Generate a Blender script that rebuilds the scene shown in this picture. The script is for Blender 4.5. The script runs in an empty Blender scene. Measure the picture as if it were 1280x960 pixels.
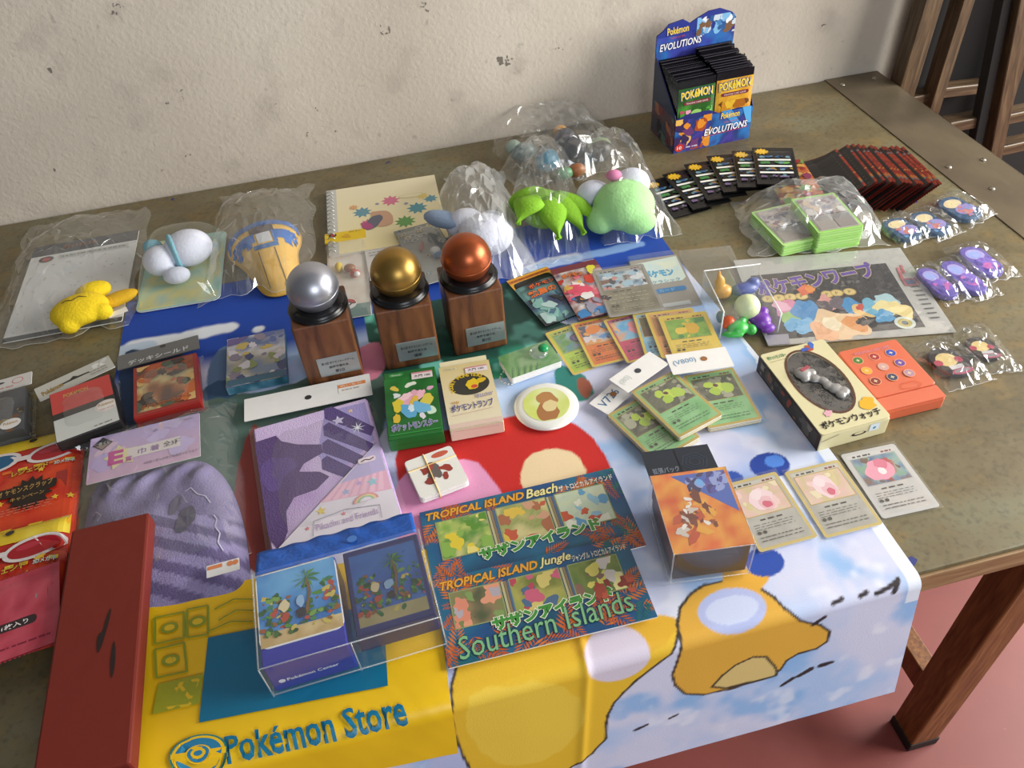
import bpy, bmesh, math, random
import numpy as np
from mathutils import Vector, Matrix, noise, Euler

# ------------------------------------------------------------------ camera, world, lamps, exposure
SC = bpy.context.scene
COL = SC.collection
TZ = 0.70                                   # height of the bench top above the floor
CAM_F, CAM_PITCH, CAM_ROLL, CAM_YAW, CAM_H = 1008.17, 0.7726963, -0.0888766, 0.1750567, 0.6942132
_cy, _sy = math.cos(CAM_YAW), math.sin(CAM_YAW)
_fw = Vector((_sy*math.cos(CAM_PITCH), _cy*math.cos(CAM_PITCH), -math.sin(CAM_PITCH)))
_r0 = Vector((_cy, -_sy, 0)); _u0 = _r0.cross(_fw)
_rt = math.cos(CAM_ROLL)*_r0 + math.sin(CAM_ROLL)*_u0
_up = -math.sin(CAM_ROLL)*_r0 + math.cos(CAM_ROLL)*_u0
CPOS = Vector((0, 0, TZ+CAM_H))
cam = bpy.data.cameras.new('camera'); cam.sensor_width = 36; cam.lens = CAM_F/1280*36
cam.clip_start = 0.02
camo = bpy.data.objects.new('camera', cam); COL.objects.link(camo)
_m = Matrix((_rt, _up, -_fw)).transposed().to_4x4(); _m.translation = CPOS
camo.matrix_world = _m
SC.camera = camo

SC.view_settings.view_transform = 'Standard'
SC.view_settings.look = 'None'
SC.view_settings.gamma = 1.0
SC.view_settings.exposure = 0.08
SC.view_settings.use_curve_mapping = False
SC.cycles.transparent_max_bounces = 32
SC.cycles.max_bounces = 10

W = bpy.data.worlds.new('room_light'); SC.world = W; W.use_nodes = True
W.node_tree.nodes['Background'].inputs[0].default_value = (0.93, 0.97, 1.0, 1)
W.node_tree.nodes['Background'].inputs[1].default_value = 0.125

def area(name, loc, target, sx, sy, power, col):
    l = bpy.data.lights.new(name, 'AREA'); l.shape = 'RECTANGLE'; l.size = sx; l.size_y = sy
    l.energy = power; l.color = col
    o = bpy.data.objects.new(name, l); COL.objects.link(o); o.location = loc
    o.rotation_euler = (Vector(target)-Vector(loc)).to_track_quat('-Z', 'Y').to_euler()
    return o
area('window_light_side', (2.5, 0.35, 1.55), (0.3, 0.75, 0.7), 1.7, 1.2, 122, (1.0, 0.97, 0.92))
area('window_light_behind', (0.5, -1.9, 1.9), (0.25, 0.8, 0.7), 1.2, 1.0, 27, (0.90, 0.95, 1.0))

# ------------------------------------------------------------------ helpers
def ray(px, py):
    return _fw*CAM_F + _rt*(px-640) - _up*(py-480)
def P(px, py, h=0.0):                        # photograph point -> world point at height h above the bench
    d = ray(px, py); t = (TZ+h-CPOS.z)/d.z
    return CPOS + d*t
def PY(px, py, y):                           # ... on the upright plane y
    d = ray(px, py); t = (y-CPOS.y)/d.y
    return CPOS + d*t
def hexc(c):
    if not isinstance(c, str): return tuple(c)
    v = [int(c[i:i+2], 16)/255 for i in (0, 2, 4)]
    return tuple(x/12.92 if x <= .04045 else ((x+.055)/1.055)**2.4 for x in v)
def sm(x): 
    x = min(1, max(0, x)); return x*x*(3-2*x)
def rect(tl, tr, br, bl, h=0.0, w=None, l=None):
    a, b, c, d = (P(*q, h) for q in (tl, tr, br, bl))
    ctr = (a+b+c+d)/4
    ux = (b-a)+(c-d); uy = (a-d)+(b-c)
    ang = math.atan2(ux.y, ux.x); ang2 = math.atan2(uy.y, uy.x)-math.pi/2
    dd = (ang2-ang+math.pi) % (2*math.pi)-math.pi
    ang = ang+dd/2
    return dict(c=Vector((ctr.x, ctr.y, TZ)), r=ang, w=w or ux.length/2, l=l or uy.length/2)
def spot(px, py, h=0.0):
    p = P(px, py, h); return Vector((p.x, p.y, TZ))

MATS = {}
def M(name, col, rough=.5, metal=0.0, var=.06, bump=0.0, scale=60.0, coat=0.0, spec=.5):
    if name in MATS: return MATS[name]
    m = bpy.data.materials.new(name); m.use_nodes = True; nt = m.node_tree; b = nt.nodes['Principled BSDF']
    c = hexc(col)
    tc = nt.nodes.new('ShaderNodeTexCoord'); nz = nt.nodes.new('ShaderNodeTexNoise')
    nz.inputs['Scale'].default_value = scale; nz.inputs['Detail'].default_value = 4
    nt.links.new(tc.outputs['Object'], nz.inputs['Vector'])
    mx = nt.nodes.new('ShaderNodeMix'); mx.data_type = 'RGBA'
    mx.inputs['A'].default_value = (*[x*(1-var) for x in c], 1); mx.inputs['B'].default_value = (*[min(1, x*(1+var)) for x in c], 1)
    nt.links.new(nz.outputs['Fac'], mx.inputs['Factor']); nt.links.new(mx.outputs['Result'], b.inputs['Base Color'])
    b.inputs['Roughness'].default_value = rough; b.inputs['Metallic'].default_value = metal
    b.inputs['Coat Weight'].default_value = coat; b.inputs['Specular IOR Level'].default_value = spec
    if bump:
        bp = nt.nodes.new('ShaderNodeBump'); bp.inputs['Strength'].default_value = bump; bp.inputs['Distance'].default_value = .002
        nt.links.new(nz.outputs['Fac'], bp.inputs['Height']); nt.links.new(bp.outputs['Normal'], b.inputs['Normal'])
    MATS[name] = m; return m
def PM(rough=.4, metal=0.0, bump=0.0, scale=120.0, coat=0.0):   # printed surface, colours from the mesh
    k = 'print_%g_%g_%g_%g' % (rough, metal, bump, coat)
    if k in MATS: return MATS[k]
    m = bpy.data.materials.new(k); m.use_nodes = True; nt = m.node_tree; b = nt.nodes['Principled BSDF']
    at = nt.nodes.new('ShaderNodeVertexColor'); at.layer_name = 'Col'
    nt.links.new(at.outputs['Color'], b.inputs['Base Color'])
    tc = nt.nodes.new('ShaderNodeTexCoord'); nz = nt.nodes.new('ShaderNodeTexNoise'); nz.inputs['Scale'].default_value = scale
    nt.links.new(tc.outputs['Object'], nz.inputs['Vector'])
    mr = nt.nodes.new('ShaderNodeMapRange'); mr.inputs['To Min'].default_value = max(.02, rough-.06); mr.inputs['To Max'].default_value = rough+.06
    nt.links.new(nz.outputs['Fac'], mr.inputs['Value']); nt.links.new(mr.outputs['Result'], b.inputs['Roughness'])
    b.inputs['Metallic'].default_value = metal; b.inputs['Coat Weight'].default_value = coat; b.inputs['Coat Roughness'].default_value = .08
    if bump:
        bp = nt.nodes.new('ShaderNodeBump'); bp.inputs['Strength'].default_value = bump; bp.inputs['Distance'].default_value = .002
        nt.links.new(nz.outputs['Fac'], bp.inputs['Height']); nt.links.new(bp.outputs['Normal'], b.inputs['Normal'])
    MATS[k] = m; return m
def FILM(name='clear_film', haze=.05, rough=.12, tint=(.985, .99, .99), bump=.25, scale=28.0, refl=1.0, graze=.5):
    if name in MATS: return MATS[name]
    m = bpy.data.materials.new(name); m.use_nodes = True; nt = m.node_tree; nt.nodes.clear()
    out = nt.nodes.new('ShaderNodeOutputMaterial')
    tr = nt.nodes.new('ShaderNodeBsdfTransparent'); tr.inputs[0].default_value = (*tint, 1)
    gl = nt.nodes.new('ShaderNodeBsdfGlossy'); gl.inputs['Roughness'].default_value = rough; gl.inputs[0].default_value = (1, 1, 1, 1)
    df = nt.nodes.new('ShaderNodeBsdfDiffuse'); df.inputs[0].default_value = (.9, .92, .92, 1)
    fr = nt.nodes.new('ShaderNodeLayerWeight'); fr.inputs['Blend'].default_value = .5      # same from both sides of the sheet
    pw = nt.nodes.new('ShaderNodeMath'); pw.operation = 'POWER'; pw.inputs[1].default_value = 4.0
    nt.links.new(fr.outputs['Facing'], pw.inputs[0])
    mu = nt.nodes.new('ShaderNodeMath'); mu.operation = 'MULTIPLY_ADD'; mu.inputs[1].default_value = graze; mu.inputs[2].default_value = .05*refl; mu.use_clamp = True
    nt.links.new(pw.outputs[0], mu.inputs[0])
    m1 = nt.nodes.new('ShaderNodeMixShader'); m1.inputs[0].default_value = haze
    m2 = nt.nodes.new('ShaderNodeMixShader')
    nt.links.new(tr.outputs[0], m1.inputs[1]); nt.links.new(df.outputs[0], m1.inputs[2])
    nt.links.new(mu.outputs[0], m2.inputs[0]); nt.links.new(m1.outputs[0], m2.inputs[1]); nt.links.new(gl.outputs[0], m2.inputs[2])
    if bump:
        tc = nt.nodes.new('ShaderNodeTexCoord'); nz = nt.nodes.new('ShaderNodeTexNoise'); nz.inputs['Scale'].default_value = scale; nz.inputs['Detail'].default_value = 3
        nt.links.new(tc.outputs['Object'], nz.inputs['Vector'])
        bp = nt.nodes.new('ShaderNodeBump'); bp.inputs['Strength'].default_value = bump; bp.inputs['Distance'].default_value = .01
        nt.links.new(nz.outputs['Fac'], bp.inputs['Height'])
        for n in (fr, gl): nt.links.new(bp.outputs['Normal'], n.inputs['Normal'])
    nt.links.new(m2.outputs[0], out.inputs[0])
    MATS[name] = m; return m

def tag(o, label=None, cat=None, group=None, kind=None):
    if label: o['label'] = label
    if cat: o['category'] = cat
    if group: o['group'] = group
    if kind: o['kind'] = kind
    return o
def thing(name, label, cat, loc, rz=0.0, group=None):
    o = bpy.data.objects.new(name, None); COL.objects.link(o); o.empty_display_size = .02
    o.location = loc; o.rotation_euler = (0, 0, rz)
    return tag(o, label, cat, group)
def link(name, me, mat, parent=None, loc=None, rot=None):
    if mat is not None:
        me.materials.clear(); me.materials.append(mat)
    o = bpy.data.objects.new(name, me); COL.objects.link(o)
    if parent: o.parent = parent
    if loc is not None: o.location = loc
    if rot is not None: o.rotation_euler = rot
    return o
def mesh(name, V, F, mat, parent=None, smooth=False, loc=None, rot=None, cols=None):
    me = bpy.data.meshes.new(name); me.from_pydata([tuple(v) for v in V], [], F); me.update()
    if smooth: me.polygons.foreach_set('use_smooth', [True]*len(me.polygons))
    if cols is not None:
        at = me.color_attributes.new('Col', 'FLOAT_COLOR', 'POINT')
        a = np.ones((len(V), 4), 'f'); a[:, :3] = cols; at.data.foreach_set('color', a.ravel())
    return link(name, me, mat, parent, loc, rot)
def bmo(name, bm, mat, parent=None, smooth=False, loc=None, rot=None):
    me = bpy.data.meshes.new(name); bm.to_mesh(me); bm.free()
    if smooth: me.polygons.foreach_set('use_smooth', [True]*len(me.polygons))
    return link(name, me, mat, parent, loc, rot)
def box(name, w, l, h, mat, parent=None, z0=0.0, bev=.0008, x=0.0, y=0.0, rot=None, seg=2):
    bm = bmesh.new(); bmesh.ops.create_cube(bm, size=1)
    bmesh.ops.scale(bm, verts=bm.verts, vec=(w, l, h))
    if bev: bmesh.ops.bevel(bm, geom=bm.edges[:], offset=min(bev, .45*min(w, l, h)), segments=seg, affect='EDGES', profile=.5)
    return bmo(name, bm, mat, parent, False, (x, y, z0+h/2), rot)
def rr(w, l, r, n=5):
    pts = []
    for cx, cy, a0 in ((w/2-r, l/2-r, 0), (-w/2+r, l/2-r, 90), (-w/2+r, -l/2+r, 180), (w/2-r, -l/2+r, 270)):
        for i in range(n+1):
            a = math.radians(a0+90*i/n); pts.append((cx+r*math.cos(a), cy+r*math.sin(a)))
    return pts
def prism(name, pts, t, mat, parent=None, z0=0.0, loc=None, rot=None, bev=0):
    bm = bmesh.new(); vs = [bm.verts.new((x, y, z0)) for x, y in pts]; f = bm.faces.new(vs); f.normal_update()
    if f.normal.z < 0: f.normal_flip()
    r = bmesh.ops.extrude_face_region(bm, geom=[f])
    top = [v for v in r['geom'] if isinstance(v, bmesh.types.BMVert)]
    bmesh.ops.translate(bm, verts=top, vec=(0, 0, t))
    if f.is_valid: f.normal_flip()
    bmesh.ops.recalc_face_normals(bm, faces=bm.faces[:])
    if bev:
        tf = [e for e in bm.edges if all(abs(v.co.z-z0-t) < 1e-7 for v in e.verts)]
        bmesh.ops.bevel(bm, geom=tf, offset=bev, segments=2, affect='EDGES', profile=.5)
    return bmo(name, bm, mat, parent, False, loc, rot)
def slab(name, w, l, t, mat, parent=None, z0=0.0, r=.003, x=0, y=0, bev=0, rot=None):
    return prism(name, rr(w, l, r), t, mat, parent, z0, (x, y, 0), rot, bev)
def lathe(name, prof, mat, parent=None, n=40, loc=None, rot=None, smooth=True):
    V, F = [], []
    for r, z in prof:
        for i in range(n):
            a = 2*math.pi*i/n; V.append((r*math.cos(a), r*math.sin(a), z))
    for k in range(len(prof)-1):
        for i in range(n):
            j = (i+1) % n; F.append((k*n+i, k*n+j, (k+1)*n+j, (k+1)*n+i))
    F.append(tuple(range(n))[::-1]); F.append(tuple((len(prof)-1)*n+i for i in range(n)))
    o = mesh(name, V, F, mat, parent, smooth, loc, rot)
    return o
def ball(name, r, mat, parent=None, loc=None, sc=(1, 1, 1), rot=None, u=28, v=18):
    bm = bmesh.new(); bmesh.ops.create_uvsphere(bm, u_segments=u, v_segments=v, radius=r)
    bmesh.ops.scale(bm, verts=bm.verts, vec=sc)
    return bmo(name, bm, mat, parent, True, loc, rot)
def tube(name, pts, r, mat, parent=None, n=8, closed=False, loc=None):
    V, F = [], []; pts = [Vector(p) for p in pts]; m = len(pts)
    for i, p in enumerate(pts):
        t = (pts[(i+1) % m]-pts[i-1]) if closed else (pts[min(i+1, m-1)]-pts[max(i-1, 0)])
        t.normalize(); a = t.orthogonal() if abs(t.z) > .9 else t.cross(Vector((0, 0, 1))); a.normalize(); b = t.cross(a)
        for k in range(n):
            an = 2*math.pi*k/n; V.append(p+(a*math.cos(an)+b*math.sin(an))*r)
    for i in range(m if closed else m-1):
        j = (i+1) % m
        for k in range(n): F.append((i*n+k, i*n+(k+1) % n, j*n+(k+1) % n, j*n+k))
    if not closed: F += [tuple(range(n))[::-1], tuple((m-1)*n+k for k in range(n))]
    return mesh(name, V, F, mat, parent, True, loc)
def lobes(name, L, vox, mat, parent=None, loc=None, rot=None, smooth_it=3, puff=0.0, seed=0):   # soft stuffed body: merged rounded lobes
    bm = bmesh.new()
    for (cx, cy, cz, rx, ry, rz, *ang) in L:
        mt = Matrix.Translation((cx, cy, cz)) @ Euler([math.radians(a) for a in (ang+[0, 0, 0])[:3]]).to_matrix().to_4x4() @ Matrix.Diagonal((rx, ry, rz, 1))
        bmesh.ops.create_uvsphere(bm, u_segments=20, v_segments=14, radius=1, matrix=mt)
    me = bpy.data.meshes.new('tmp'); bm.to_mesh(me); bm.free()
    o = bpy.data.objects.new('tmp', me); COL.objects.link(o)
    md = o.modifiers.new('r', 'REMESH'); md.mode = 'VOXEL'; md.voxel_size = vox
    ms = o.modifiers.new('s', 'SMOOTH'); ms.iterations = smooth_it; ms.factor = .5
    dg = bpy.context.evaluated_depsgraph_get(); ev = o.evaluated_get(dg)
    nm = bpy.data.meshes.new_from_object(ev); nm.name = name
    bpy.data.objects.remove(o); bpy.data.meshes.remove(me)
    for v in nm.vertices:
        if puff: v.co += v.normal*puff*noise.noise(v.co*60+Vector((seed, 0, 0)))
        if v.co.z < 0: v.co.z = 0
    nm.polygons.foreach_set('use_smooth', [True]*len(nm.polygons))
    return link(name, nm, mat, parent, loc, rot)

ORD = 'first second third fourth fifth sixth seventh eighth ninth tenth eleventh twelfth thirteenth fourteenth fifteenth sixteenth seventeenth eighteenth nineteenth twentieth twenty-first twenty-second twenty-third twenty-fourth'.split()
_TXT = {}
def text_mesh(s, bold=0.0):
    k = (s, bold)
    if k in _TXT: return _TXT[k]
    cu = bpy.data.curves.new('t', 'FONT'); cu.body = s; cu.size = 1; cu.offset = bold; cu.resolution_u = 2
    o = bpy.data.objects.new('t', cu); COL.objects.link(o)
    dg = bpy.context.evaluated_depsgraph_get(); me = bpy.data.meshes.new_from_object(o.evaluated_get(dg))
    V = [(v.co.x, v.co.y) for v in me.vertices]; F = [tuple(p.vertices) for p in me.polygons]
    bpy.data.objects.remove(o); bpy.data.curves.remove(cu); bpy.data.meshes.remove(me)
    if not V: V = [(0, 0), (1, 0), (1, 1)]
    x0, x1 = min(v[0] for v in V), max(v[0] for v in V); y0, y1 = min(v[1] for v in V), max(v[1] for v in V)
    _TXT[k] = (V, F, x0, x1, y0, y1); return _TXT[k]

def smooth_loop(pts, k=3):
    for _ in range(k):
        pts = [(a[0]*f+b[0]*(1-f), a[1]*f+b[1]*(1-f)) for a, b in zip(pts[-1:]+pts[:-1], pts) for f in (.75, .25)]
    return pts
class Art:                                    # flat print: coloured shapes laid on a face, u to the right, v up
    def __init__(s, clip=None, dz=4e-5): s.V, s.F, s.C, s.z, s.clip, s.dz = [], [], [], 2e-4, clip, dz
    def _clip(s, pts):
        if not s.clip: return pts
        x0, y0, x1, y1 = s.clip
        for ax, lim, sg in ((0, x0, 1), (0, x1, -1), (1, y0, 1), (1, y1, -1)):
            out = []
            for i in range(len(pts)):
                a, b = pts[i-1], pts[i]; da, db = (a[ax]-lim)*sg, (b[ax]-lim)*sg
                if (da >= 0) != (db >= 0):
                    t = da/(da-db); out.append((a[0]+(b[0]-a[0])*t, a[1]+(b[1]-a[1])*t))
                if db >= 0: out.append(b)
            pts = out
            if len(pts) < 3: return []
        return pts
    def poly(s, pts, col, up=True):
        pts = s._clip(pts)
        if len(pts) < 3: return s
        A = sum(pts[i-1][0]*pts[i][1]-pts[i][0]*pts[i-1][1] for i in range(len(pts)))
        if A < 0: pts = pts[::-1]
        if up: s.z += s.dz
        n = len(s.V); s.V += [(x, y, s.z) for x, y in pts]; s.F.append(tuple(range(n, n+len(pts)))); s.C += [hexc(col)]*len(pts); return s
    def rect(s, x0, y0, x1, y1, col): return s.poly([(x0, y0), (x1, y0), (x1, y1), (x0, y1)], col)
    def rrect(s, x0, y0, x1, y1, r, col): return s.poly([((x0+x1)/2+a, (y0+y1)/2+b) for a, b in rr(abs(x1-x0), abs(y1-y0), r)], col)
    def ell(s, x, y, rx, ry, col, rot=0, n=28):
        c, q = math.cos(rot), math.sin(rot); pts = []
        for i in range(n):
            a = 2*math.pi*i/n; u, v = rx*math.cos(a), ry*math.sin(a); pts.append((x+u*c-v*q, y+u*q+v*c))
        return s.poly(pts, col)
    def star(s, x, y, r, col, k=5, inner=.45, rot=0):
        return s.poly([(x+(r if i % 2 == 0 else r*inner)*math.cos(math.pi/2+rot+math.pi*i/k), y+(r if i % 2 == 0 else r*inner)*math.sin(math.pi/2+rot+math.pi*i/k)) for i in range(2*k)], col)
    def line(s, pts, wd, col):
        for i in range(len(pts)-1):
            (x0, y0), (x1, y1) = pts[i], pts[i+1]; d = math.hypot(x1-x0, y1-y0) or 1e-9; nx, ny = -(y1-y0)/d*wd/2, (x1-x0)/d*wd/2
            s.poly([(x0-nx, y0-ny), (x1-nx, y1-ny), (x1+nx, y1+ny), (x0+nx, y0+ny)], col, up=(i == 0))
        return s
    def blob(s, x, y, r, col, rnd, asp=1.0, n=14, rough=.35):
        k = [1+rnd.uniform(-rough, rough) for _ in range(n)]; a0 = rnd.uniform(0, 6)
        c, q = math.cos(a0), math.sin(a0); pts = []
        for i in range(n):
            a = 2*math.pi*i/n; u, v = r*k[i]*math.cos(a), r*k[i]*asp*math.sin(a); pts.append((x+u*c-v*q, y+u*q+v*c))
        pts = [(a[0]*f+b[0]*(1-f), a[1]*f+b[1]*(1-f)) for a, b in zip(pts[-1:]+pts[:-1], pts) for f in (.75, .25)]
        return s.poly(pts, col)
    def blobs(s, x0, y0, x1, y1, cols, n, seed, r0, r1):
        rnd = random.Random(seed); oc = s.clip; s.clip = (x0, y0, x1, y1)
        for i in range(n): s.blob(rnd.uniform(x0, x1), rnd.uniform(y0, y1), rnd.uniform(r0, r1), cols[i % len(cols)], rnd, rnd.uniform(.5, 1))
        s.clip = oc; return s
    def paint(s, x0, y0, x1, y1, pal, seed, sc=40.0, nx=14, ny=14, contrast=1.6):   # soft painted ground blended from a palette
        s.z += s.dz; n = len(s.V); pal = [hexc(c) for c in pal]
        for j in range(ny+1):
            for i in range(nx+1):
                x, y = x0+(x1-x0)*i/nx, y0+(y1-y0)*j/ny
                t = noise.fractal(Vector((x*sc+seed*7.3, y*sc, seed*3.1)), 1, 2, 3)*contrast*.5+.5
                t = min(.999, max(0, t))*(len(pal)-1); k = int(t); f = t-k
                s.V.append((x, y, s.z)); s.C.append(tuple(pal[k][q]*(1-f)+pal[k+1][q]*f for q in range(3)))
        for j in range(ny):
            for i in range(nx):
                a = n+j*(nx+1)+i; s.F.append((a, a+1, a+nx+2, a+nx+1))
        return s
    def grad(s, x0, y0, x1, y1, c0, c1, vert=True):
        s.z += s.dz; n = len(s.V); s.V += [(x0, y0, s.z), (x1, y0, s.z), (x1, y1, s.z), (x0, y1, s.z)]
        a, b = hexc(c0), hexc(c1); s.C += [a, a, b, b] if vert else [a, b, b, a]; s.F.append((n, n+1, n+2, n+3)); return s
    def text(s, t, x, y, h, col, w=None, bold=.0, out=None, ow=.05, rot=0.0, shear=0.0, arc=0.0, align='L'):
        V, F, a0, a1, b0, b1 = text_mesh(t, bold)
        ky = h/max(b1-b0, .01); kx = ky if w is None else w/max(a1-a0, .01)
        W_ = kx*(a1-a0); offx = {'L': 0, 'C': -W_/2, 'R': -W_}[align]
        c, q = math.cos(rot), math.sin(rot)
        for (bb, cc) in (([(bold+ow, out)] if out else [])+[(bold, col)]):
            V2, F2, *_ = text_mesh(t, bb); s.z += s.dz; n = len(s.V); cl = hexc(cc)
            for (vx, vy) in V2:
                u, v = (vx-a0)*kx+offx, (vy-b0)*ky; u += shear*v
                if arc: v += arc*h*(1-((u-offx)/W_*2-1)**2)
                s.V.append((x+u*c-v*q, y+u*q+v*c, s.z)); s.C.append(cl)
            s.F += [tuple(n+i for i in f) for f in F2]
        return s
    def lines(s, x0, y0, x1, y1, rows, col, seed=1, hh=.5):     # rows of small dashes: print too fine to read
        rnd = random.Random(seed); dy = (y1-y0)/rows
        for k in range(rows):
            y = y1-dy*(k+.5); x = x0
            while x < x1-.001:
                L = min(rnd.uniform(.002, .008), x1-x); s.rect(x, y-dy*hh/2, x+L, y+dy*hh/2, col); x += L+rnd.uniform(.0008, .003)
        return s
    def build(s, name, parent, mat=None, loc=(0, 0, 0), rot=None, warp=None):
        k = min(1.0, (.0009 if warp is None else .003)/max(s.z, 1e-6)); s.V = [(x, y, z*k) for x, y, z in s.V]      # keep the print thin
        V = s.V if warp is None else [(x, y, z+warp(x, y)) for x, y, z in s.V]
        return mesh(name, V, s.F, mat or PM(), parent, False, loc, rot, cols=np.array(s.C, 'f').reshape(-1, 3))
FRONT = (math.pi/2, 0, 0); LEFT = (math.pi/2, 0, -math.pi/2); RIGHT = (math.pi/2, 0, math.pi/2); BACK = (math.pi/2, 0, math.pi)

# ------------------------------------------------------------------ the setting: floor, walls
def tex_mat(name, build):
    m = bpy.data.materials.new(name); m.use_nodes = True; nt = m.node_tree
    build(nt, nt.nodes['Principled BSDF']); MATS[name] = m; return m
def N(nt, t, **kw):
    n = nt.nodes.new(t)
    for k, v in kw.items():
        if k in n.inputs: n.inputs[k].default_value = v
        else: setattr(n, k, v)
    return n
def ramp(nt, fac, stops):
    r = nt.nodes.new('ShaderNodeValToRGB'); e = r.color_ramp.elements
    while len(e) < len(stops): e.new(.5)
    for i, (p, c) in enumerate(stops):
        e[i].position = p; e[i].color = (*hexc(c), 1) if not isinstance(c, float) else (c, c, c, 1)
    nt.links.new(fac, r.inputs[0]); return r.outputs[0]
def mixc(nt, f, a, b, mode='MIX'):
    m = nt.nodes.new('ShaderNodeMix'); m.data_type = 'RGBA'; m.blend_type = mode
    for sock, v in (('Factor', f), ('A', a), ('B', b)):
        if isinstance(v, (int, float)): m.inputs[sock].default_value = v if sock == 'Factor' else (v, v, v, 1)
        elif isinstance(v, str): m.inputs[sock].default_value = (*hexc(v), 1)
        else: nt.links.new(v, m.inputs[sock])
    return m.outputs['Result']
def wall_b(nt, b):
    tc = N(nt, 'ShaderNodeTexCoord')
    n1 = N(nt, 'ShaderNodeTexNoise', Scale=3.0, Detail=5.0); n2 = N(nt, 'ShaderNodeTexNoise', Scale=170.0, Detail=4.0)
    n3 = N(nt, 'ShaderNodeTexNoise', Scale=55.0, Detail=2.0); n4 = N(nt, 'ShaderNodeTexNoise', Scale=14.0, Detail=6.0)
    for n in (n1, n2, n3, n4): nt.links.new(tc.outputs['Object'], n.inputs['Vector'])
    c = ramp(nt, n1.outputs['Fac'], [(.3, 'c0b4a6'), (.55, 'cfc4b5'), (.75, 'd5ccbe')])
    c = mixc(nt, ramp(nt, n4.outputs['Fac'], [(.55, 0.0), (.75, .5)]), c, 'a1978c')
    c = mixc(nt, ramp(nt, n3.outputs['Fac'], [(.70, 0.0), (.78, .45)]), c, '948b80')
    nt.links.new(c, b.inputs['Base Color']); b.inputs['Roughness'].default_value = .85
    bp = N(nt, 'ShaderNodeBump', Strength=.55, Distance=.0015); nt.links.new(n2.outputs['Fac'], bp.inputs['Height']); nt.links.new(bp.outputs['Normal'], b.inputs['Normal'])
def floor_b(nt, b):
    tc = N(nt, 'ShaderNodeTexCoord')
    n1 = N(nt, 'ShaderNodeTexNoise', Scale=4.0, Detail=6.0); n2 = N(nt, 'ShaderNodeTexNoise', Scale=60.0, Detail=3.0)
    for n in (n1, n2): nt.links.new(tc.outputs['Object'], n.inputs['Vector'])
    c = ramp(nt, n1.outputs['Fac'], [(.3, '773834'), (.6, '84423c'), (.8, '93504a')])
    c = mixc(nt, ramp(nt, n2.outputs['Fac'], [(.7, 0.0), (.85, .3)]), c, 'd0a39b')
    nt.links.new(c, b.inputs['Base Color']); b.inputs['Roughness'].default_value = .45
    bp = N(nt, 'ShaderNodeBump', Strength=.12, Distance=.002); nt.links.new(n1.outputs['Fac'], bp.inputs['Height']); nt.links.new(bp.outputs['Normal'], b.inputs['Normal'])
def bench_b(nt, b):
    tc = N(nt, 'ShaderNodeTexCoord')
    n1 = N(nt, 'ShaderNodeTexNoise', Scale=5.0, Detail=7.0, Roughness=.65); n2 = N(nt, 'ShaderNodeTexNoise', Scale=16.0, Detail=7.0, Roughness=.7)
    n3 = N(nt, 'ShaderNodeTexNoise', Scale=160.0, Detail=5.0); mp = N(nt, 'ShaderNodeMapping'); mp.inputs['Scale'].default_value = (1, 1.5, 1)
    nt.links.new(tc.outputs['Object'], mp.inputs['Vector'])
    for n in (n1, n2): nt.links.new(mp.outputs[0], n.inputs['Vector'])
    nt.links.new(tc.outputs['Object'], n3.inputs['Vector'])
    c = ramp(nt, n1.outputs['Fac'], [(.3, '5a4f35'), (.5, '71664a'), (.66, '78745a'), (.8, '737866')])
    c = mixc(nt, ramp(nt, n2.outputs['Fac'], [(.52, 0.0), (.70, .7)]), c, '8a6f3c')
    c = mixc(nt, ramp(nt, n3.outputs['Fac'], [(.5, 0.0), (.75, .55)]), c, '453d2c')
    nt.links.new(c, b.inputs['Base Color']); b.inputs['Roughness'].default_value = .42
    bp = N(nt, 'ShaderNodeBump', Strength=.25, Distance=.001); nt.links.new(n2.outputs['Fac'], bp.inputs['Height']); nt.links.new(bp.outputs['Normal'], b.inputs['Normal'])
def wood_b(c0, c1, c2, sc=(1, 12, 12), rough=.45):
    def f(nt, b):
        tc = N(nt, 'ShaderNodeTexCoord'); mp = N(nt, 'ShaderNodeMapping'); mp.inputs['Scale'].default_value = sc
        n1 = N(nt, 'ShaderNodeTexNoise', Scale=14.0, Detail=6.0, Distortion=.6)
        nt.links.new(tc.outputs['Object'], mp.inputs['Vector']); nt.links.new(mp.outputs[0], n1.inputs['Vector'])
        c = ramp(nt, n1.outputs['Fac'], [(.3, c0), (.5, c1), (.7, c2)])
        nt.links.new(c, b.inputs['Base Color']); b.inputs['Roughness'].default_value = rough
        bp = N(nt, 'ShaderNodeBump', Strength=.15, Distance=.001); nt.links.new(n1.outputs['Fac'], bp.inputs['Height']); nt.links.new(bp.outputs['Normal'], b.inputs['Normal'])
    return f
def steel_b(nt, b):
    tc = N(nt, 'ShaderNodeTexCoord'); mp = N(nt, 'ShaderNodeMapping'); mp.inputs['Scale'].default_value = (60, 2, 1)
    n1 = N(nt, 'ShaderNodeTexNoise', Scale=10.0, Detail=4.0); n2 = N(nt, 'ShaderNodeTexNoise', Scale=7.0, Detail=5.0)
    nt.links.new(tc.outputs['Object'], mp.inputs['Vector']); nt.links.new(mp.outputs[0], n1.inputs['Vector']); nt.links.new(tc.outputs['Object'], n2.inputs['Vector'])
    c = ramp(nt, n2.outputs['Fac'], [(.35, '6d6151'), (.6, '83765f'), (.75, '8d826d')])
    nt.links.new(c, b.inputs['Base Color']); b.inputs['Metallic'].default_value = .55
    nt.links.new(ramp(nt, n1.outputs['Fac'], [(.3, .38), (.7, .52)]), b.inputs['Roughness'])
WALL = tex_mat('plaster_wall', wall_b); FLOOR = tex_mat('red_floor_paint', floor_b); BENCH = tex_mat('worn_bench_paint', bench_b)
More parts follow.
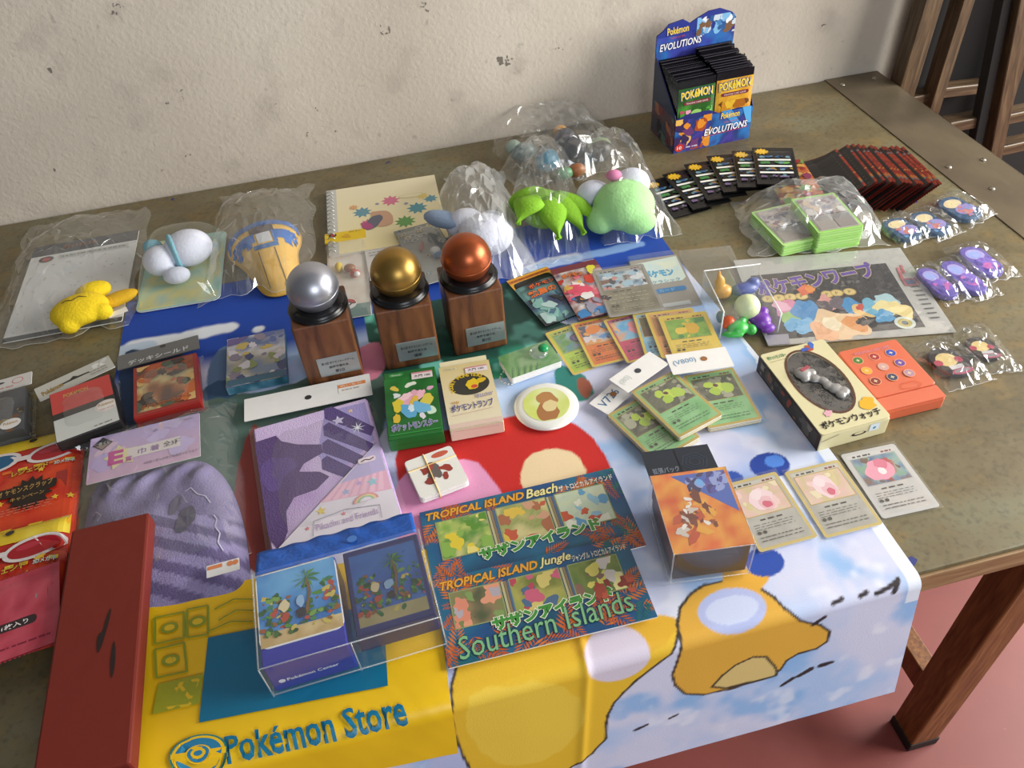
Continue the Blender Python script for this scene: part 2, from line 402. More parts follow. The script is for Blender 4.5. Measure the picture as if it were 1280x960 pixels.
LEGW = tex_mat('bench_leg_wood', wood_b('633818', '7d4e24', '966434', (12, 12, 1)))
EDGEW = tex_mat('bench_edge_wood', wood_b('7a5c3c', '93744f', 'a98a63', (1, 10, 10)))
RACKW = tex_mat('rack_wood', wood_b('3d2e20', '54422f', '6b563f', (10, 10, 1)))
WALNUT = tex_mat('walnut', wood_b('4a2a18', '6b4026', '80522f', (5, 5, 1), .4))
STEEL = tex_mat('brown_steel', steel_b)

def flat(name, x0, y0, x1, y1, z, t, mat):
    o = box(name, x1-x0, y1-y0, t, mat, None, z, 0, (x0+x1)/2, (y0+y1)/2); return tag(o, kind='structure')
flat('floor', -3.2, -3.0, 4.2, 1.36, -.1, .1, FLOOR)
wl = flat('wall_back', -3.2, 1.326, 4.2, 1.45, 0, 3.0, WALL)
# dark scuffs and chips on the plaster
rnd = random.Random(5)
def on_wall(px, py): p = PY(px, py, 1.326); return (p.x, p.z)
SCUFF = M('dark_scuff', '5d554c', .9); 
def scuff(px, py, dx, dy, wd, seed, n=7):
    r = random.Random(seed); a = Art(dz=2e-5)
    for i in range(n):
        x, z = on_wall(px+dx*r.uniform(-.5, .5), py+dy*r.uniform(-.5, .5))
        a.blob(x, z, wd*r.uniform(.25, .8), '7b7268', r, r.uniform(.25, .8), 9, .5)
    o = a.build('scuff_mark', wl, PM(.9)); 
    wc = wl.location; o.location = (-wc.x, 1.326-wc.y, -wc.z); o.rotation_euler = FRONT
for a in ((634, 76, 22, 10, .008, 1, 12), (480, 37, 16, 10, .004, 2, 8), (530, 8, 14, 12, .003, 3, 8), (148, 10, 24, 14, .004, 4, 8), (63, 88, 3, 3, .004, 5, 3),
          (228, 118, 4, 16, .003, 6, 6), (69, 213, 3, 4, .004, 7, 3), (234, 194, 10, 4, .003, 8, 4), (202, 215, 3, 7, .003, 9, 4), (396, 138, 3, 8, .0025, 10, 3),
          (384, 168, 3, 5, .0025, 11, 3), (345, 129, 3, 4, .0025, 12, 2), (420, 163, 4, 5, .003, 13, 3), (1029, 31, 3, 4, .004, 14, 3), (209, 130, 3, 3, .003, 15, 2), (700, 60, 12, 4, .003, 16, 4)):
    scuff(*a)

# ------------------------------------------------------------------ the bench
YF, YB, XL, XR = .333, 1.322, -1.35, .992
bench = thing('workbench', 'large wooden workbench with worn green-brown top and brown steel strip at one end', 'table', (0, 0, 0))
tt = box('tabletop', XR-XL, YB-YF, .033, BENCH, bench, TZ-.033, .002, (XL+XR)/2, (YF+YB)/2)
box('edge_board', XR-XL-.004, .004, .029, EDGEW, bench, TZ-.034, .001, (XL+XR)/2, YF-.0015)
st = box('steel_strip', .107, YB-YF+.002, .0015, STEEL, bench, TZ, .0004, XR-.0535, (YF+YB)/2)
box('steel_lip', .0015, YB-YF+.002, .03, STEEL, bench, TZ-.0285, .0004, XR+.0008, (YF+YB)/2)
SCREW = M('screw_steel', 'b9b2a4', .3, .9)
for sx, sy in [(1053, 106), (1093, 98), (1186, 209), (1229, 200), (1240, 236), (1010, 0)][:5]:
    p = P(sx, sy, .0015)
    lathe('screw', [(.0045, 0), (.0045, .0008), (.003, .0022), (.0002, .0026)], SCREW, bench, 16, (p.x, p.y, TZ+.0015))
for lx in (-1.25, .694):
    for ly in (.403, 1.25):
        lg = box('leg', .05, .05, TZ-.034-.02, LEGW, bench, .02, .003, lx, ly)
        box('foot_cap', .053, .053, .022, M('black_rubber', '241d1a', .7), lg, -(TZ-.054)/2-.02, .002)
for lx in (-1.25, .694):
    box('stretcher', .03, .80, .05, LEGW, bench, .115, .002, lx, .826)
box('apron', 1.9, .022, .06, LEGW, bench, TZ-.094, .002, -.28, 1.25)
# blue paint flecks on the bench
for i, (px, py, s) in enumerate([(1139, 703, .008), (1143, 251, .008), (485, 203, .004), (216, 249, .004), (1127, 710, .004)]):
    p = P(px, py); a = Art(dz=2e-5); a.blob(0, 0, s, '26307a', random.Random(i), .6, 9, .5)
    a.build('paint_fleck', bench, PM(.6), (p.x, p.y, TZ))

# ------------------------------------------------------------------ racks beyond the bench
DARK = M('near_black', '0c0908', .9)
def bar(name, a, b, wd, dp, mat, parent):
    a, b = Vector(a), Vector(b); d = (b-a); L = d.length; d.normalize()
    side = Vector((0, 1, 0)).cross(d).normalized(); bm = bmesh.new(); bmesh.ops.create_cube(bm, size=1)
    bmesh.ops.scale(bm, verts=bm.verts, vec=(wd, dp, L)); bmesh.ops.bevel(bm, geom=bm.edges[:], offset=.0015, segments=1, affect='EDGES')
    o = bmo(name, bm, mat, parent); R = Matrix((side, Vector((0, 1, 0)), d)).transposed().to_4x4(); R.translation = (a+b)/2
    o.matrix_local = R; return o
def upright(p_top, p_bot, y, ztop, zbot):
    a, b = PY(*p_top, y), PY(*p_bot, y); d = a-b; 
    return b+d*((ztop-b.z)/d.z), b+d*((zbot-b.z)/d.z)
far = thing('drying_rack', 'dark wooden slatted rack against the wall beyond the bench end', 'rack', (0, 0, 0))
for pt, pb, wd in (((1160, 0), (1128, 109), .036), ((1203, 0), (1166, 120), .024), ((1290, 0), (1245, 150), .026)):
    a, b = upright(pt, pb, 1.27, 1.45, 0.0); bar('post', a, b, wd, .035, RACKW, far)
for pa, pb, wd in (((1128, 126), (1166, 118), .022), ((1172, 113), (1226, 107), .02)):
    a, b = PY(*pa, 1.28), PY(*pb, 1.28); bar('rail', a, b, wd, .03, RACKW, far)
box('dark_panel', 1.6, .012, 1.5, DARK, far, .02, .001, 1.86, 1.312)  # near-black sheet filling the background behind the posts
near = thing('drying_rack', 'brown wooden rack leaning beside the steel bench end, with two rails', 'rack', (0, 0, 0))
for pt, pb, wd in (((1273, 0), (1238, 183), .027), ((1254, 0), (1222, 160), .018)):
    a, b = upright(pt, pb, 1.13, 1.5, 0.0); bar('post', a, b, wd, .04 if wd > .02 else .02, RACKW if wd > .02 else DARK, near)
for pa, pb in (((1180, 156), (1228, 147)), ((1246, 185), (1330, 166)), ((1252, 146), (1330, 129))):
    a, b = PY(*pa, 1.14), PY(*pb, 1.14); bar('rail', a, b, .02, .03, RACKW, near)

# ------------------------------------------------------------------ the printed cloth, draped over the front edge
RE = .012                                     # radius of the fold over the bench edge
def drape(x, s, lift=.0, flare=.12):          # sheet coordinates (x, s) -> world; s runs to the front, past s0 it bends over the edge
    s0 = YF+.002; arc = math.pi/2*RE
    k = lift
    if s >= s0: return Vector((x, s, TZ+k))
    d = s0-s
    if d < arc:
        a = d/RE; return Vector((x, s0-(RE+k)*math.sin(a), TZ-RE+(RE+k)*math.cos(a)))
    d -= arc; return Vector((x+d*flare*(x+.1), s0-RE-k-d*flare, TZ-RE-d*(1-flare*.05)))
def sheet(px, py):                            # photograph point on the cloth -> (x, s)
    p = P(px, py, .001); s0 = YF+.002; arc = math.pi/2*RE
    if p.y >= s0: return (p.x, p.y)
    best = None
    for i in range(400):                      # walk down the hanging part
        s = s0-i*.001; q = drape(p.x, s); r = PY(px, py, q.y)
        e = abs(r.z-q.z)
        if best is None or e < best[0]: best = (e, r.x, s)
    return (best[1], best[2])
def inpoly(X, Y, pts):
    r = np.zeros(X.shape, bool); n = len(pts)
    for i in range(n):
        (x0, y0), (x1, y1) = pts[i-1], pts[i]
        c = ((y0 > Y) != (y1 > Y)); xx = (x1-x0)*(Y-y0)/((y1-y0) or 1e-9)+x0; r ^= c & (X < xx)
    return r
_rs = np.random.RandomState(3)
def fbm(X, Y, sc, oct=4, seed=0):
    rs = np.random.RandomState(seed); T = rs.rand(64, 64); r = np.zeros(X.shape); a, t = 1.0, 0.0
    for o in range(oct):
        x, y = X*sc+17.3*o+50, Y*sc+9.1*o+50; i, j = np.floor(x).astype(int), np.floor(y).astype(int); f, g = x-i, y-j; f, g = f*f*(3-2*f), g*g*(3-2*g)
        v = (T[i % 64, j % 64]*(1-f)+T[(i+1) % 64, j % 64]*f)*(1-g)+(T[i % 64, (j+1) % 64]*(1-f)+T[(i+1) % 64, (j+1) % 64]*f)*g
        r += a*v; t += a; a *= .5; sc *= 2
    return r/t
def cloth():
    xl, xr = -.368, .424; sb, stp = .135, 1.03; st = .0018
    nx, ny = int((xr-xl)/st), int((stp-sb)/st)
    X, S = np.meshgrid(np.linspace(xl, xr, nx+1), np.linspace(sb, stp, ny+1))
    tl = (X-xl)/(xr-xl); S = S-(S-S.min())*0 
    Xe = X.copy(); Xe += np.where(tl > .5, (tl-.5)*2*.012*np.clip((.95-S)/.5, -.2, 1), 0)-np.where(tl > .5, (tl-.5)*.03*np.clip((S-.6)/.3, 0, 1), 0)
    C = np.zeros(X.shape+(3,))
    def lay(mask, col, soft=None):
        m = mask.astype(float) if mask.dtype == bool else mask
        C[:] = C*(1-m[..., None])+np.array(hexc(col))*m[..., None]
    def step(v, a, b): t = np.clip((v-a)/(b-a), 0, 1); return t*t*(3-2*t)
    n1 = fbm(Xe, S, 7, 5, 1); n2 = fbm(Xe, S, 16, 4, 2); n3 = fbm(Xe, S, 30, 3, 4)
    # pale watercolour sky ground, blue patches
    C[:] = hexc('d3d5ec'); lay(step(n1, .42, .62), 'a9c6ee'); lay(step(n2, .55, .75)*.8, '7fb2e6'); lay(step(n1, .58, .7)*.6, 'c4bfe4'); lay(step(n3, .62, .8)*.5, 'f2f3fb')
    w = step(Xe, .10, .30)*step(S, .60, .45)*step(S, .36, .42); lay(w*.75*step(n1, .35, .5), '7a9fdd'); lay(w*step(n2, .5, .62)*.8, 'eef0fb')
    # upper part: deep blue sky with a white streak, slate peaks, forest
    up = step(S, .835, .875); lay(up, '1244a8'); lay(up*step(n2, .5, .75)*.5, '0c3690')
    def stroke(pts, wd, col, k=1.0, nz=.006):
        q = [sheet(*p) for p in pts]; D = np.full(X.shape, 9.0)
        for (x0, y0), (x1, y1) in zip(q, q[1:]):
            dx, dy = x1-x0, y1-y0; t = np.clip(((Xe-x0)*dx+(S-y0)*dy)/(dx*dx+dy*dy), 0, 1); D = np.minimum(D, np.hypot(Xe-x0-t*dx, S-y0-t*dy))
        D = D+(n3-.5)*nz*2; lay(step(D, wd, wd*.55)*k, col)
    stroke([(165, 434), (215, 425), (290, 408)], .015, 'e8edf3'); stroke([(150, 440), (185, 434)], .014, 'c5d6ea'); stroke([(322, 412), (326, 411)], .010, 'e8edf3')
    stroke([(650, 340), (690, 328), (720, 322)], .014, 'c9cfe2'); stroke([(655, 338), (800, 305)], .010, '93b7e6', .7)
    OFF = [(a_, b_) for a_ in (-.33, 0, .33) for b_ in (-.33, 0, .33)]
    def region(pts, col, k=1.0, rough=.012, line=False):
        q = smooth_loop([sheet(*p) for p in pts], 1); m = sum(inpoly(Xe+(n2-.5)*rough+ox*st, S+(n3-.5)*rough+oy*st, q).astype(float) for ox, oy in OFF)/len(OFF); lay(m*k, col)
        if line:
            for (x0, y0), (x1, y1) in zip(q, q[1:]+q[:1]):
                dx, dy = x1-x0, y1-y0; X_, S_ = Xe+(n2-.5)*rough, S+(n3-.5)*rough; t = np.clip(((X_-x0)*dx+(S_-y0)*dy)/(dx*dx+dy*dy+1e-12), 0, 1); D = np.hypot(X_-x0-t*dx, S_-y0-t*dy); lay(step(D, .0021, .0008), '3a2f26')
    region([(150, 445), (168, 437), (240, 436), (265, 520), (250, 545), (150, 560)], '263f63')
    region([(258, 470), (270, 440), (285, 432), (300, 470), (290, 492), (262, 492)], '5c789f'); region([(252, 488), (280, 470), (300, 492), (290, 520), (255, 510)], '2f5478')
    region([(240, 505), (370, 480), (480, 430), (490, 560), (352, 640), (350, 720), (120, 700), (118, 560), (200, 540)], '526c62', 1, .02)
    m = inpoly(Xe, S, [sheet(*p) for p in [(455, 395), (560, 372), (640, 352), (690, 400), (760, 420), (700, 440), (660, 470), (560, 480), (470, 470)]])
    lay(m, '155446'); lay(m*step(n2, .45, .62), '2f9a7c'); lay(m*step(n3, .55, .72), '7fd8c6'); lay(m*step(n1, .5, .36)*.8, '0a2b26')
    region([(428, 465), (440, 440), (470, 425), (484, 440), (478, 470), (450, 480)], 'e288a2', 1, .004)
    region([(300, 560), (322, 520), (342, 600), (356, 705), (306, 720), (292, 640)], '8c3a34', 1, .006)
    region([(690, 455), (725, 465), (745, 490), (730, 505), (700, 490)], '2f8378', 1, .01); region([(722, 470), (742, 480), (735, 502), (722, 490)], 'a05a44', 1, .004)
    # broad plain colour fields in the lower half
    region([(492, 560), (520, 545), (600, 530), (680, 512), (735, 538), (765, 580), (775, 630), (540, 680), (500, 620)], 'c9241f', 1, .003)
    region([(488, 640), (500, 592), (545, 580), (590, 572), (615, 600), (640, 640), (560, 670), (500, 690)], 'e59cc4', 1, .006)
    region([(648, 600), (660, 570), (690, 560), (722, 566), (738, 596), (720, 610), (660, 622)], 'ecd3a8', 1, .006)
    region([(563, 870), (575, 815), (625, 790), (700, 775), (770, 790), (842, 765), (848, 800), (800, 845), (770, 870), (755, 900), (750, 930), (690, 975), (600, 985), (570, 930)], 'e9bd2d', 1, .008, True)
    region([(575, 880), (640, 850), (720, 860), (735, 905), (690, 950), (610, 955)], 'f1cf4c', .7, .02)
    region([(700, 800), (768, 786), (842, 762), (845, 795), (780, 828), (740, 838)], 'e3b02c', 1, .006)
    region([(842, 766), (870, 735), (920, 722), (962, 742), (985, 770), (1036, 783), (1028, 808), (985, 820), (968, 842), (925, 858), (860, 872), (835, 850), (848, 820)], 'e0aa3c', 1, .005, True)
    region([(905, 700), (955, 695), (965, 722), (945, 745), (905, 740)], 'e3a935', 1, .005)
    region([(905, 836), (950, 816), (968, 836), (965, 846), (880, 866)], 'd9c07a', 1, .004, True)
    def oval(px, py, rx, ry, col, rot=0.0, k=1.0):
        x, s = sheet(px, py); c, q = math.cos(rot), math.sin(rot); u, v = (Xe-x)*c+(S-s)*q, -(Xe-x)*q+(S-s)*c; lay(step((u/rx)**2+(v/ry)**2, 1.06, .94)*k, col)
    oval(915, 762, .033, .022, 'b6bfe8', .0); oval(915, 762, .026, .014, 'cdd6f2')
    oval(772, 820, .03, .03, 'd9d2ea', .5, .9)
    for px, py, r, c in ((962, 582, .022, '1a3f9c'), (968, 577, .011, '4f86de'), (955, 703, .020, '1f48a6'), (912, 600, .015, '2a4fa8')): oval(px, py, r, r*.8, c)
    rnd = random.Random(8)
    for pts in ([(1040, 755), (1052, 748)], [(1075, 745), (1083, 740)], [(1095, 741), (1108, 735), (1120, 728)], [(1116, 740), (1122, 724)], [(1015, 780), (1030, 770)], [(992, 845), (1008, 836)], [(1020, 832), (1034, 828)], [(970, 858), (985, 848)], [(790, 912), (805, 905)], [(832, 898), (842, 893)]):
        stroke(pts, .0032, '2d2327', 1, .002)
    lay(((Xe > .4215+.0*S) & (S > .3)).astype(float)*.8, 'eef0f7')
    # wrinkles
    Z = .0012+.0016*(fbm(Xe, S, 9, 3, 7)-.4)+.0016*np.exp(-((Xe-.10-.1*(S-.3))/.004)**2)*(S < .5)
    V, B = [], np.empty(X.shape, int)
    lo = sb+(1-tl)*-.012+.012*0
    for j in range(ny+1):
        for i in range(nx+1):
            s = S[j, i]
            V.append(drape(Xe[j, i], s, max(.0006, Z[j, i])))
    F = []
    for j in range(ny):
        a = j*(nx+1)
        for i in range(nx): F.append((a+i, a+i+1, a+i+nx+2, a+i+nx+1))
    o = mesh('printed_cloth', V, F, PM(.75, 0, .12, 900), None, True, cols=C.reshape(-1, 3))
    tag(o, 'large printed cloth in sky blue, red and yellow hanging over the bench edge', 'cloth')
cloth()

# ------------------------------------------------------------------ yellow shop bag under the blue boxes
def yellow_bag():
    c = [sheet(188, 748), sheet(541, 687), sheet(571, 936), sheet(196, 1012)]
    n = 60
    A = Art(dz=0)
    U, Wd, Hh = None, .255, .355
    def at(u, v, lift):                        # u 0..1 right, v 0..1 up
        x = (c[3][0]*(1-u)+c[2][0]*u)*(1-v)+(c[0][0]*(1-u)+c[1][0]*u)*v; s = (c[3][1]*(1-u)+c[2][1]*u)*(1-v)+(c[0][1]*(1-u)+c[1][1]*u)*v
        wr = .0007*noise.noise(Vector((u*7, v*5, 2)))+.0004*abs(noise.noise(Vector((u*15+v*9, v*3, 5))))
        return drape(x, s, max(.003+lift*.5, .0042+wr+lift))
    root = thing('shopping_bag', 'yellow plastic shop bag with a blue panel and store lettering under the blue boxes', 'bag', (0, 0, 0))
    V = [at(i/n, j/n, 0) for j in range(n+1) for i in range(n+1)]; F = [(j*(n+1)+i, j*(n+1)+i+1, (j+1)*(n+1)+i+1, (j+1)*(n+1)+i) for j in range(n) for i in range(n)]
    mesh('bag_sheet', V, F, M('yellow_plastic', 'f0c21c', .38, 0, .05, .15, 14), root, True)
    a = Art()                                   # in bag units: x 0..1, y 0..1
    def uv(px, py):
        x, s = sheet(px, py); u, v = .5, .5
        for _ in range(30):                     # invert the bilinear patch
            X = (c[3][0]*(1-u)+c[2][0]*u)*(1-v)+(c[0][0]*(1-u)+c[1][0]*u)*v; Y = (c[3][1]*(1-u)+c[2][1]*u)*(1-v)+(c[0][1]*(1-u)+c[1][1]*u)*v
            xu = (c[2][0]-c[3][0])*(1-v)+(c[1][0]-c[0][0])*v; yu = (c[2][1]-c[3][1])*(1-v)+(c[1][1]-c[0][1])*v
            xv = (c[0][0]-c[3][0])*(1-u)+(c[1][0]-c[2][0])*u; yv = (c[0][1]-c[3][1])*(1-u)+(c[1][1]-c[2][1])*u
            d = xu*yv-xv*yu; ex, ey = x-X, s-Y; u += (ex*yv-xv*ey)/d; v += (xu*ey-ex*yu)/d
        return u, v
    OL = '8d9b2f'; TEAL = '0f6f93'
    def grid(pts, col, k=14):                   # a four-cornered field, cut fine enough to follow the fold
        for j in range(k):
            for i in range(k):
                q = [(i/k, j/k), ((i+1)/k, j/k), ((i+1)/k, (j+1)/k), (i/k, (j+1)/k)]
                a.poly([tuple((pts[3][m]*(1-s)+pts[2][m]*s)*(1-t)+(pts[0][m]*(1-s)+pts[1][m]*s)*t for m in (0, 1)) for s, t in q], col, up=(i+j == 0))
    grid([uv(262, 800), uv(480, 757), uv(486, 860), uv(251, 906)], TEAL)
    grid([uv(200, 858), uv(256, 845), uv(252, 882), uv(193, 896)], 'a3a72c', 6)
    for q in ([(212, 888), (224, 862), (240, 884)], [(226, 858), (250, 852), (240, 876)]):
        u = [uv(*p) for p in q]; a.line(u+[u[0]], .012, 'e6c22b')
    # plain geometric border motifs instead of the pictured animal
    for q in ([(196, 775), (232, 768), (232, 800), (196, 808)], [(196, 815), (232, 806), (236, 842), (198, 850)], [(236, 765), (262, 760), (262, 796), (236, 800)]):
        u = [uv(*p) for p in q]; a.line(u+[u[0]], .008, OL)
        cx, cy = sum(p[0] for p in u)/4, sum(p[1] for p in u)/4; a.ell(cx, cy, .03, .026, OL); a.ell(cx, cy, .018, .015, 'e6c22b')
    for px0, px1, dy in ((270, 318, 0), (275, 318, 14), (262, 318, 28)):
        a.line([uv(px0, 765+dy), uv((px0+px1)/2, 752+dy), uv(px1, 752+dy)], .006, OL)
    # round store emblem and lettering
    u0 = uv(250, 944); rx, ry = .094/1.0*.98, .072
    def EL(k, col): a.ell(u0[0], u0[1], rx*k, ry*k, col, 0, 40)
    EL(1.0, '2f7f7a'); EL(.92, 'f0c21c'); EL(.80, '2a7fa8')
    a.rect(u0[0]-rx*.95, u0[1]-ry*.13, u0[0]+rx*.95, u0[1]+ry*.13, 'f0c21c')
    a.poly([(u0[0]+rx*.82*math.cos(t), u0[1]+ry*.82*math.sin(t)-ry*.13) for t in [math.pi+math.pi*i/20 for i in range(21)]], 'f0c21c')
    EL(.44, 'f0c21c'); EL(.38, '2a7fa8'); EL(.26, 'f0c21c'); EL(.15, '2a7fa8')
    b0, b1 = uv(287, 953), uv(511, 900)
    bw = math.hypot(b1[0]-b0[0], b1[1]-b0[1])
    a.text('Pokémon Store', b0[0], b0[1], .088, TEAL, bw, .022, rot=math.atan2(b1[1]-b0[1], b1[0]-b0[0]))
    V = [at(x, y, z*.6+.0012) for x, y, z in a.V]
    mesh('bag_print', V, a.F, PM(.4), root, False, cols=np.array(a.C, 'f').reshape(-1, 3))
yellow_bag()

# ------------------------------------------------------------------ builders shared by the small goods
CARDSTOCK = M('card_stock', 'e9e7df', .6); WHITEP = M('white_paper', 'eceae6', .55); BLACKP = M('black_plastic', '1a1a1c', .35)
CLEARP = FILM('clear_sleeve', .03, .06, bump=.06, scale=40); CLEARB = FILM('clear_box', .03, .05, (.985, .99, .99), bump=.03, scale=30, refl=.8, graze=.22); BAGF = FILM('bag_film', .055, .10, bump=.12, scale=26, refl=1.8); MILK = FILM('milky_film', .24, .2, bump=.12, scale=22, refl=1.6)
def card(q, h, style, label, group=None, sleeve=True, tagq=None, thick=.0006, name='trading_card', cat='card', w=.063, l=.088):
    r = rect(*q, h); t = thing(name, label, cat, r['c']+Vector((0, 0, h)), r['r'], group)
    slab('card_body', w, l, thick, CARDSTOCK, t, 0, .003)
    a = Art((-w/2, -l/2, w/2, l/2)); st = dict(style); x0, x1, y0, y1 = -w/2, w/2, -l/2, l/2; bd = .0035
    a.poly(rr(w, l, .003), st['border']); a.rect(x0+bd, y0+bd, x1-bd, y1-bd, st['ground'])
    if 'ground2' in st: a.paint(x0+bd, y0+bd, x1-bd, y1-bd, [st['ground'], st['ground2'], st['ground']], st.get('seed', 1), 40)
    a.rect(x0+bd+.001, y1-bd-.0062, x1-bd-.001, y1-bd-.001, st.get('head', st['ground'])); a.lines(x0+.010, y1-bd-.006, x0+.034, y1-bd-.0015, 1, '2b2a26', 3, .5); a.lines(x1-.02, y1-bd-.006, x1-.008, y1-bd-.0015, 1, '7d2a26', 4, .5)
    ix0, ix1, iy0, iy1 = x0+.0065, x1-.0065, y1-.047, y1-.0105
    a.rect(ix0-.001, iy0-.001, ix1+.001, iy1+.001, st.get('frame', 'b79b4a')); a.paint(ix0, iy0, ix1, iy1, st['art'], st.get('seed', 1), 60)
    a.blobs(ix0, iy0, ix1, iy1, st['blobs'], st.get('n', 14), st.get('seed', 1)+20, .002, .0075)
    if 'main' in st:
        rn = random.Random(st.get('seed', 1)); oc = a.clip; a.clip = (ix0, iy0, ix1, iy1)
        for i, (mx, my, mr, mc) in enumerate(st['main']): a.blob(ix0+(ix1-ix0)*mx, iy0+(iy1-iy0)*my, mr, mc, rn, .85, 16, .14)
        a.clip = oc
    a.lines(x0+.018, iy0-.008, x0+.045, iy0-.005, 1, '3a362e', 5, .6); a.lines(x0+.008, y0+.022, x1-.012, iy0-.010, 3, st.get('ink', '4a463c'), 6, .22)
    for i in range(2): a.ell(x0+.010+.006*i, y0+.020, .002, .002, '3a3a2e')
    a.lines(x0+.008, y0+.008, x1-.010, y0+.016, 2, st.get('ink', '4a463c'), 7, .25)
    a.build('card_face', t, PM(.32, coat=.4), (0, 0, thick))
    if sleeve:
        bm = bmesh.new(); bmesh.ops.create_grid(bm, x_segments=8, y_segments=10, size=.5); bmesh.ops.scale(bm, verts=bm.verts, vec=(w+.004, l+.006, 1))
        for v in bm.verts: v.co.z = thick+.0011+.0004*noise.noise(Vector((v.co.x*60, v.co.y*60, h*900)))
        bmo('sleeve', bm, CLEARP, t, True)
    return t
def pack(parent_or_none, name, w, l, t, artf, label=None, cat='booster pack', loc=(0, 0, 0), rot=None, group=None, seed=0, gloss=.25, metal=.25, crimp=.009, back='17151a'):
    """a foil pouch with saw-toothed crimped ends; artf(art) prints the front"""
    nx, ny = 12, 26; V, F = [], []
    def zt(x, y):
        u, v = abs(x)/(w/2), max(0, (abs(y)-0)/(l/2-crimp)); v = min(1, v)
        return t/2*(1-min(1, u)**4)**.6*(1-v**5)**.7+.00015*noise.noise(Vector((x*180, y*180, seed)))
    ys = [-l/2+l*j/ny for j in range(ny+1)]; teeth = 18
    def ring(sg):
        for j, y in enumerate(ys):
            for i in range(nx+1):
                x = -w/2+w*i/nx; V.append((x, y, t/2+sg*max(.0002, zt(x, y))))
    ring(1); ring(-1); n1 = (nx+1)*(ny+1)
    for j in range(ny):
        for i in range(nx):
            a = j*(nx+1)+i; F.append((a, a+1, a+nx+2, a+nx+1)); F.append((n1+a, n1+a+nx+1, n1+a+nx+2, n1+a+1))
    for j in range(ny):
        for i in (0, nx): a = j*(nx+1)+i; F.append((a, a+nx+1, n1+a+nx+1, n1+a) if i == 0 else (a, n1+a, n1+a+nx+1, a+nx+1))
    for yy, sg in ((-l/2, -1), (l/2, 1)):
        for k in range(teeth):
            b = len(V); x0 = -w/2+w*k/teeth; V += [(x0, yy, t/2), (x0+w/teeth, yy, t/2), (x0+w/teeth/2, yy+sg*.0022, t/2)]; F.append((b, b+1, b+2) if sg < 0 else (b+1, b, b+2))
    if parent_or_none is None:
        root = thing(name, label, cat, loc, 0, group)
        if rot is not None: root.rotation_euler = rot
    else: root = parent_or_none
    mesh('wrapper', V, F, M('foil_'+back, back, gloss, metal), root, True)
    a = Art((-w/2, -l/2, w/2, l/2), 3e-5); artf(a)
    a.build('pack_print', root, PM(gloss, metal*.6), (0, 0, t/2+.0003), None, lambda x, y: max(.0002, zt(x, y)))
    return root
def film(q, h, prof, label, name='plastic_bag', cat='bag', mat=None, seed=0, n=34, amp=.004, pad=0.0, group=None, wob=.004, base=.0012, parent=None, edge=True):
    """clear film lying over something: prof(u, v) in -1..1 gives its height"""
    r = rect(*q, 0); w, l = r['w'], r['l']
    rt = thing(name, label, cat, r['c'], r['r'], group) if parent is None else parent
    V, F = [], []; rn = random.Random(seed*7+1); n = max(14, int(n*.62))
    for j in range(n+1):                       # crumpled facets: a jittered net with random folds
        for i in range(n+1):
            inn = 0 < i < n and 0 < j < n; ju, jv = ((rn.uniform(-.62, .62), rn.uniform(-.62, .62)) if inn else (0, 0))
            u, v = -1+2*(i+ju)/n, -1+2*(j+jv)/n; x, y = u*w/2, v*l/2
            k = Vector((x*16+seed*9, y*16, seed*3.7)); cr = abs(noise.noise(k))*1.5+rn.random()*.75
            e = (1-abs(u)**6)*(1-abs(v)**6)
            z = base+max(0, prof(u, v))+amp*cr*(.22+.78*e)+h
            ex = wob*noise.noise(Vector((v*3+seed, u*1.5, 1)))*abs(u)**3; ey = wob*noise.noise(Vector((u*3, seed+v, 4)))*abs(v)**3
            V.append((x+ex, y+ey, z))
    for j in range(n):
        for i in range(n):
            a, b, c, d = j*(n+1)+i, j*(n+1)+i+1, (j+1)*(n+1)+i+1, (j+1)*(n+1)+i
            F += [(a, b, c), (a, c, d)] if rn.random() < .5 else [(a, b, d), (b, c, d)]
    mesh('film', V, F, mat or BAGF, rt, False)
    if edge:                                   # welded seam along the mouth
        pts = [Vector(V[i]) for i in range(n+1)]
        tube('seam', [p+Vector((0, 0, .0004)) for p in pts], 0.0004, FILM('seam_film', .30, .2, bump=0), rt, 5)
    return rt
def dome(k=1.0, a=4, b=4): return lambda u, v: k*max(0, (1-abs(u)**a))*max(0, (1-abs(v)**b))

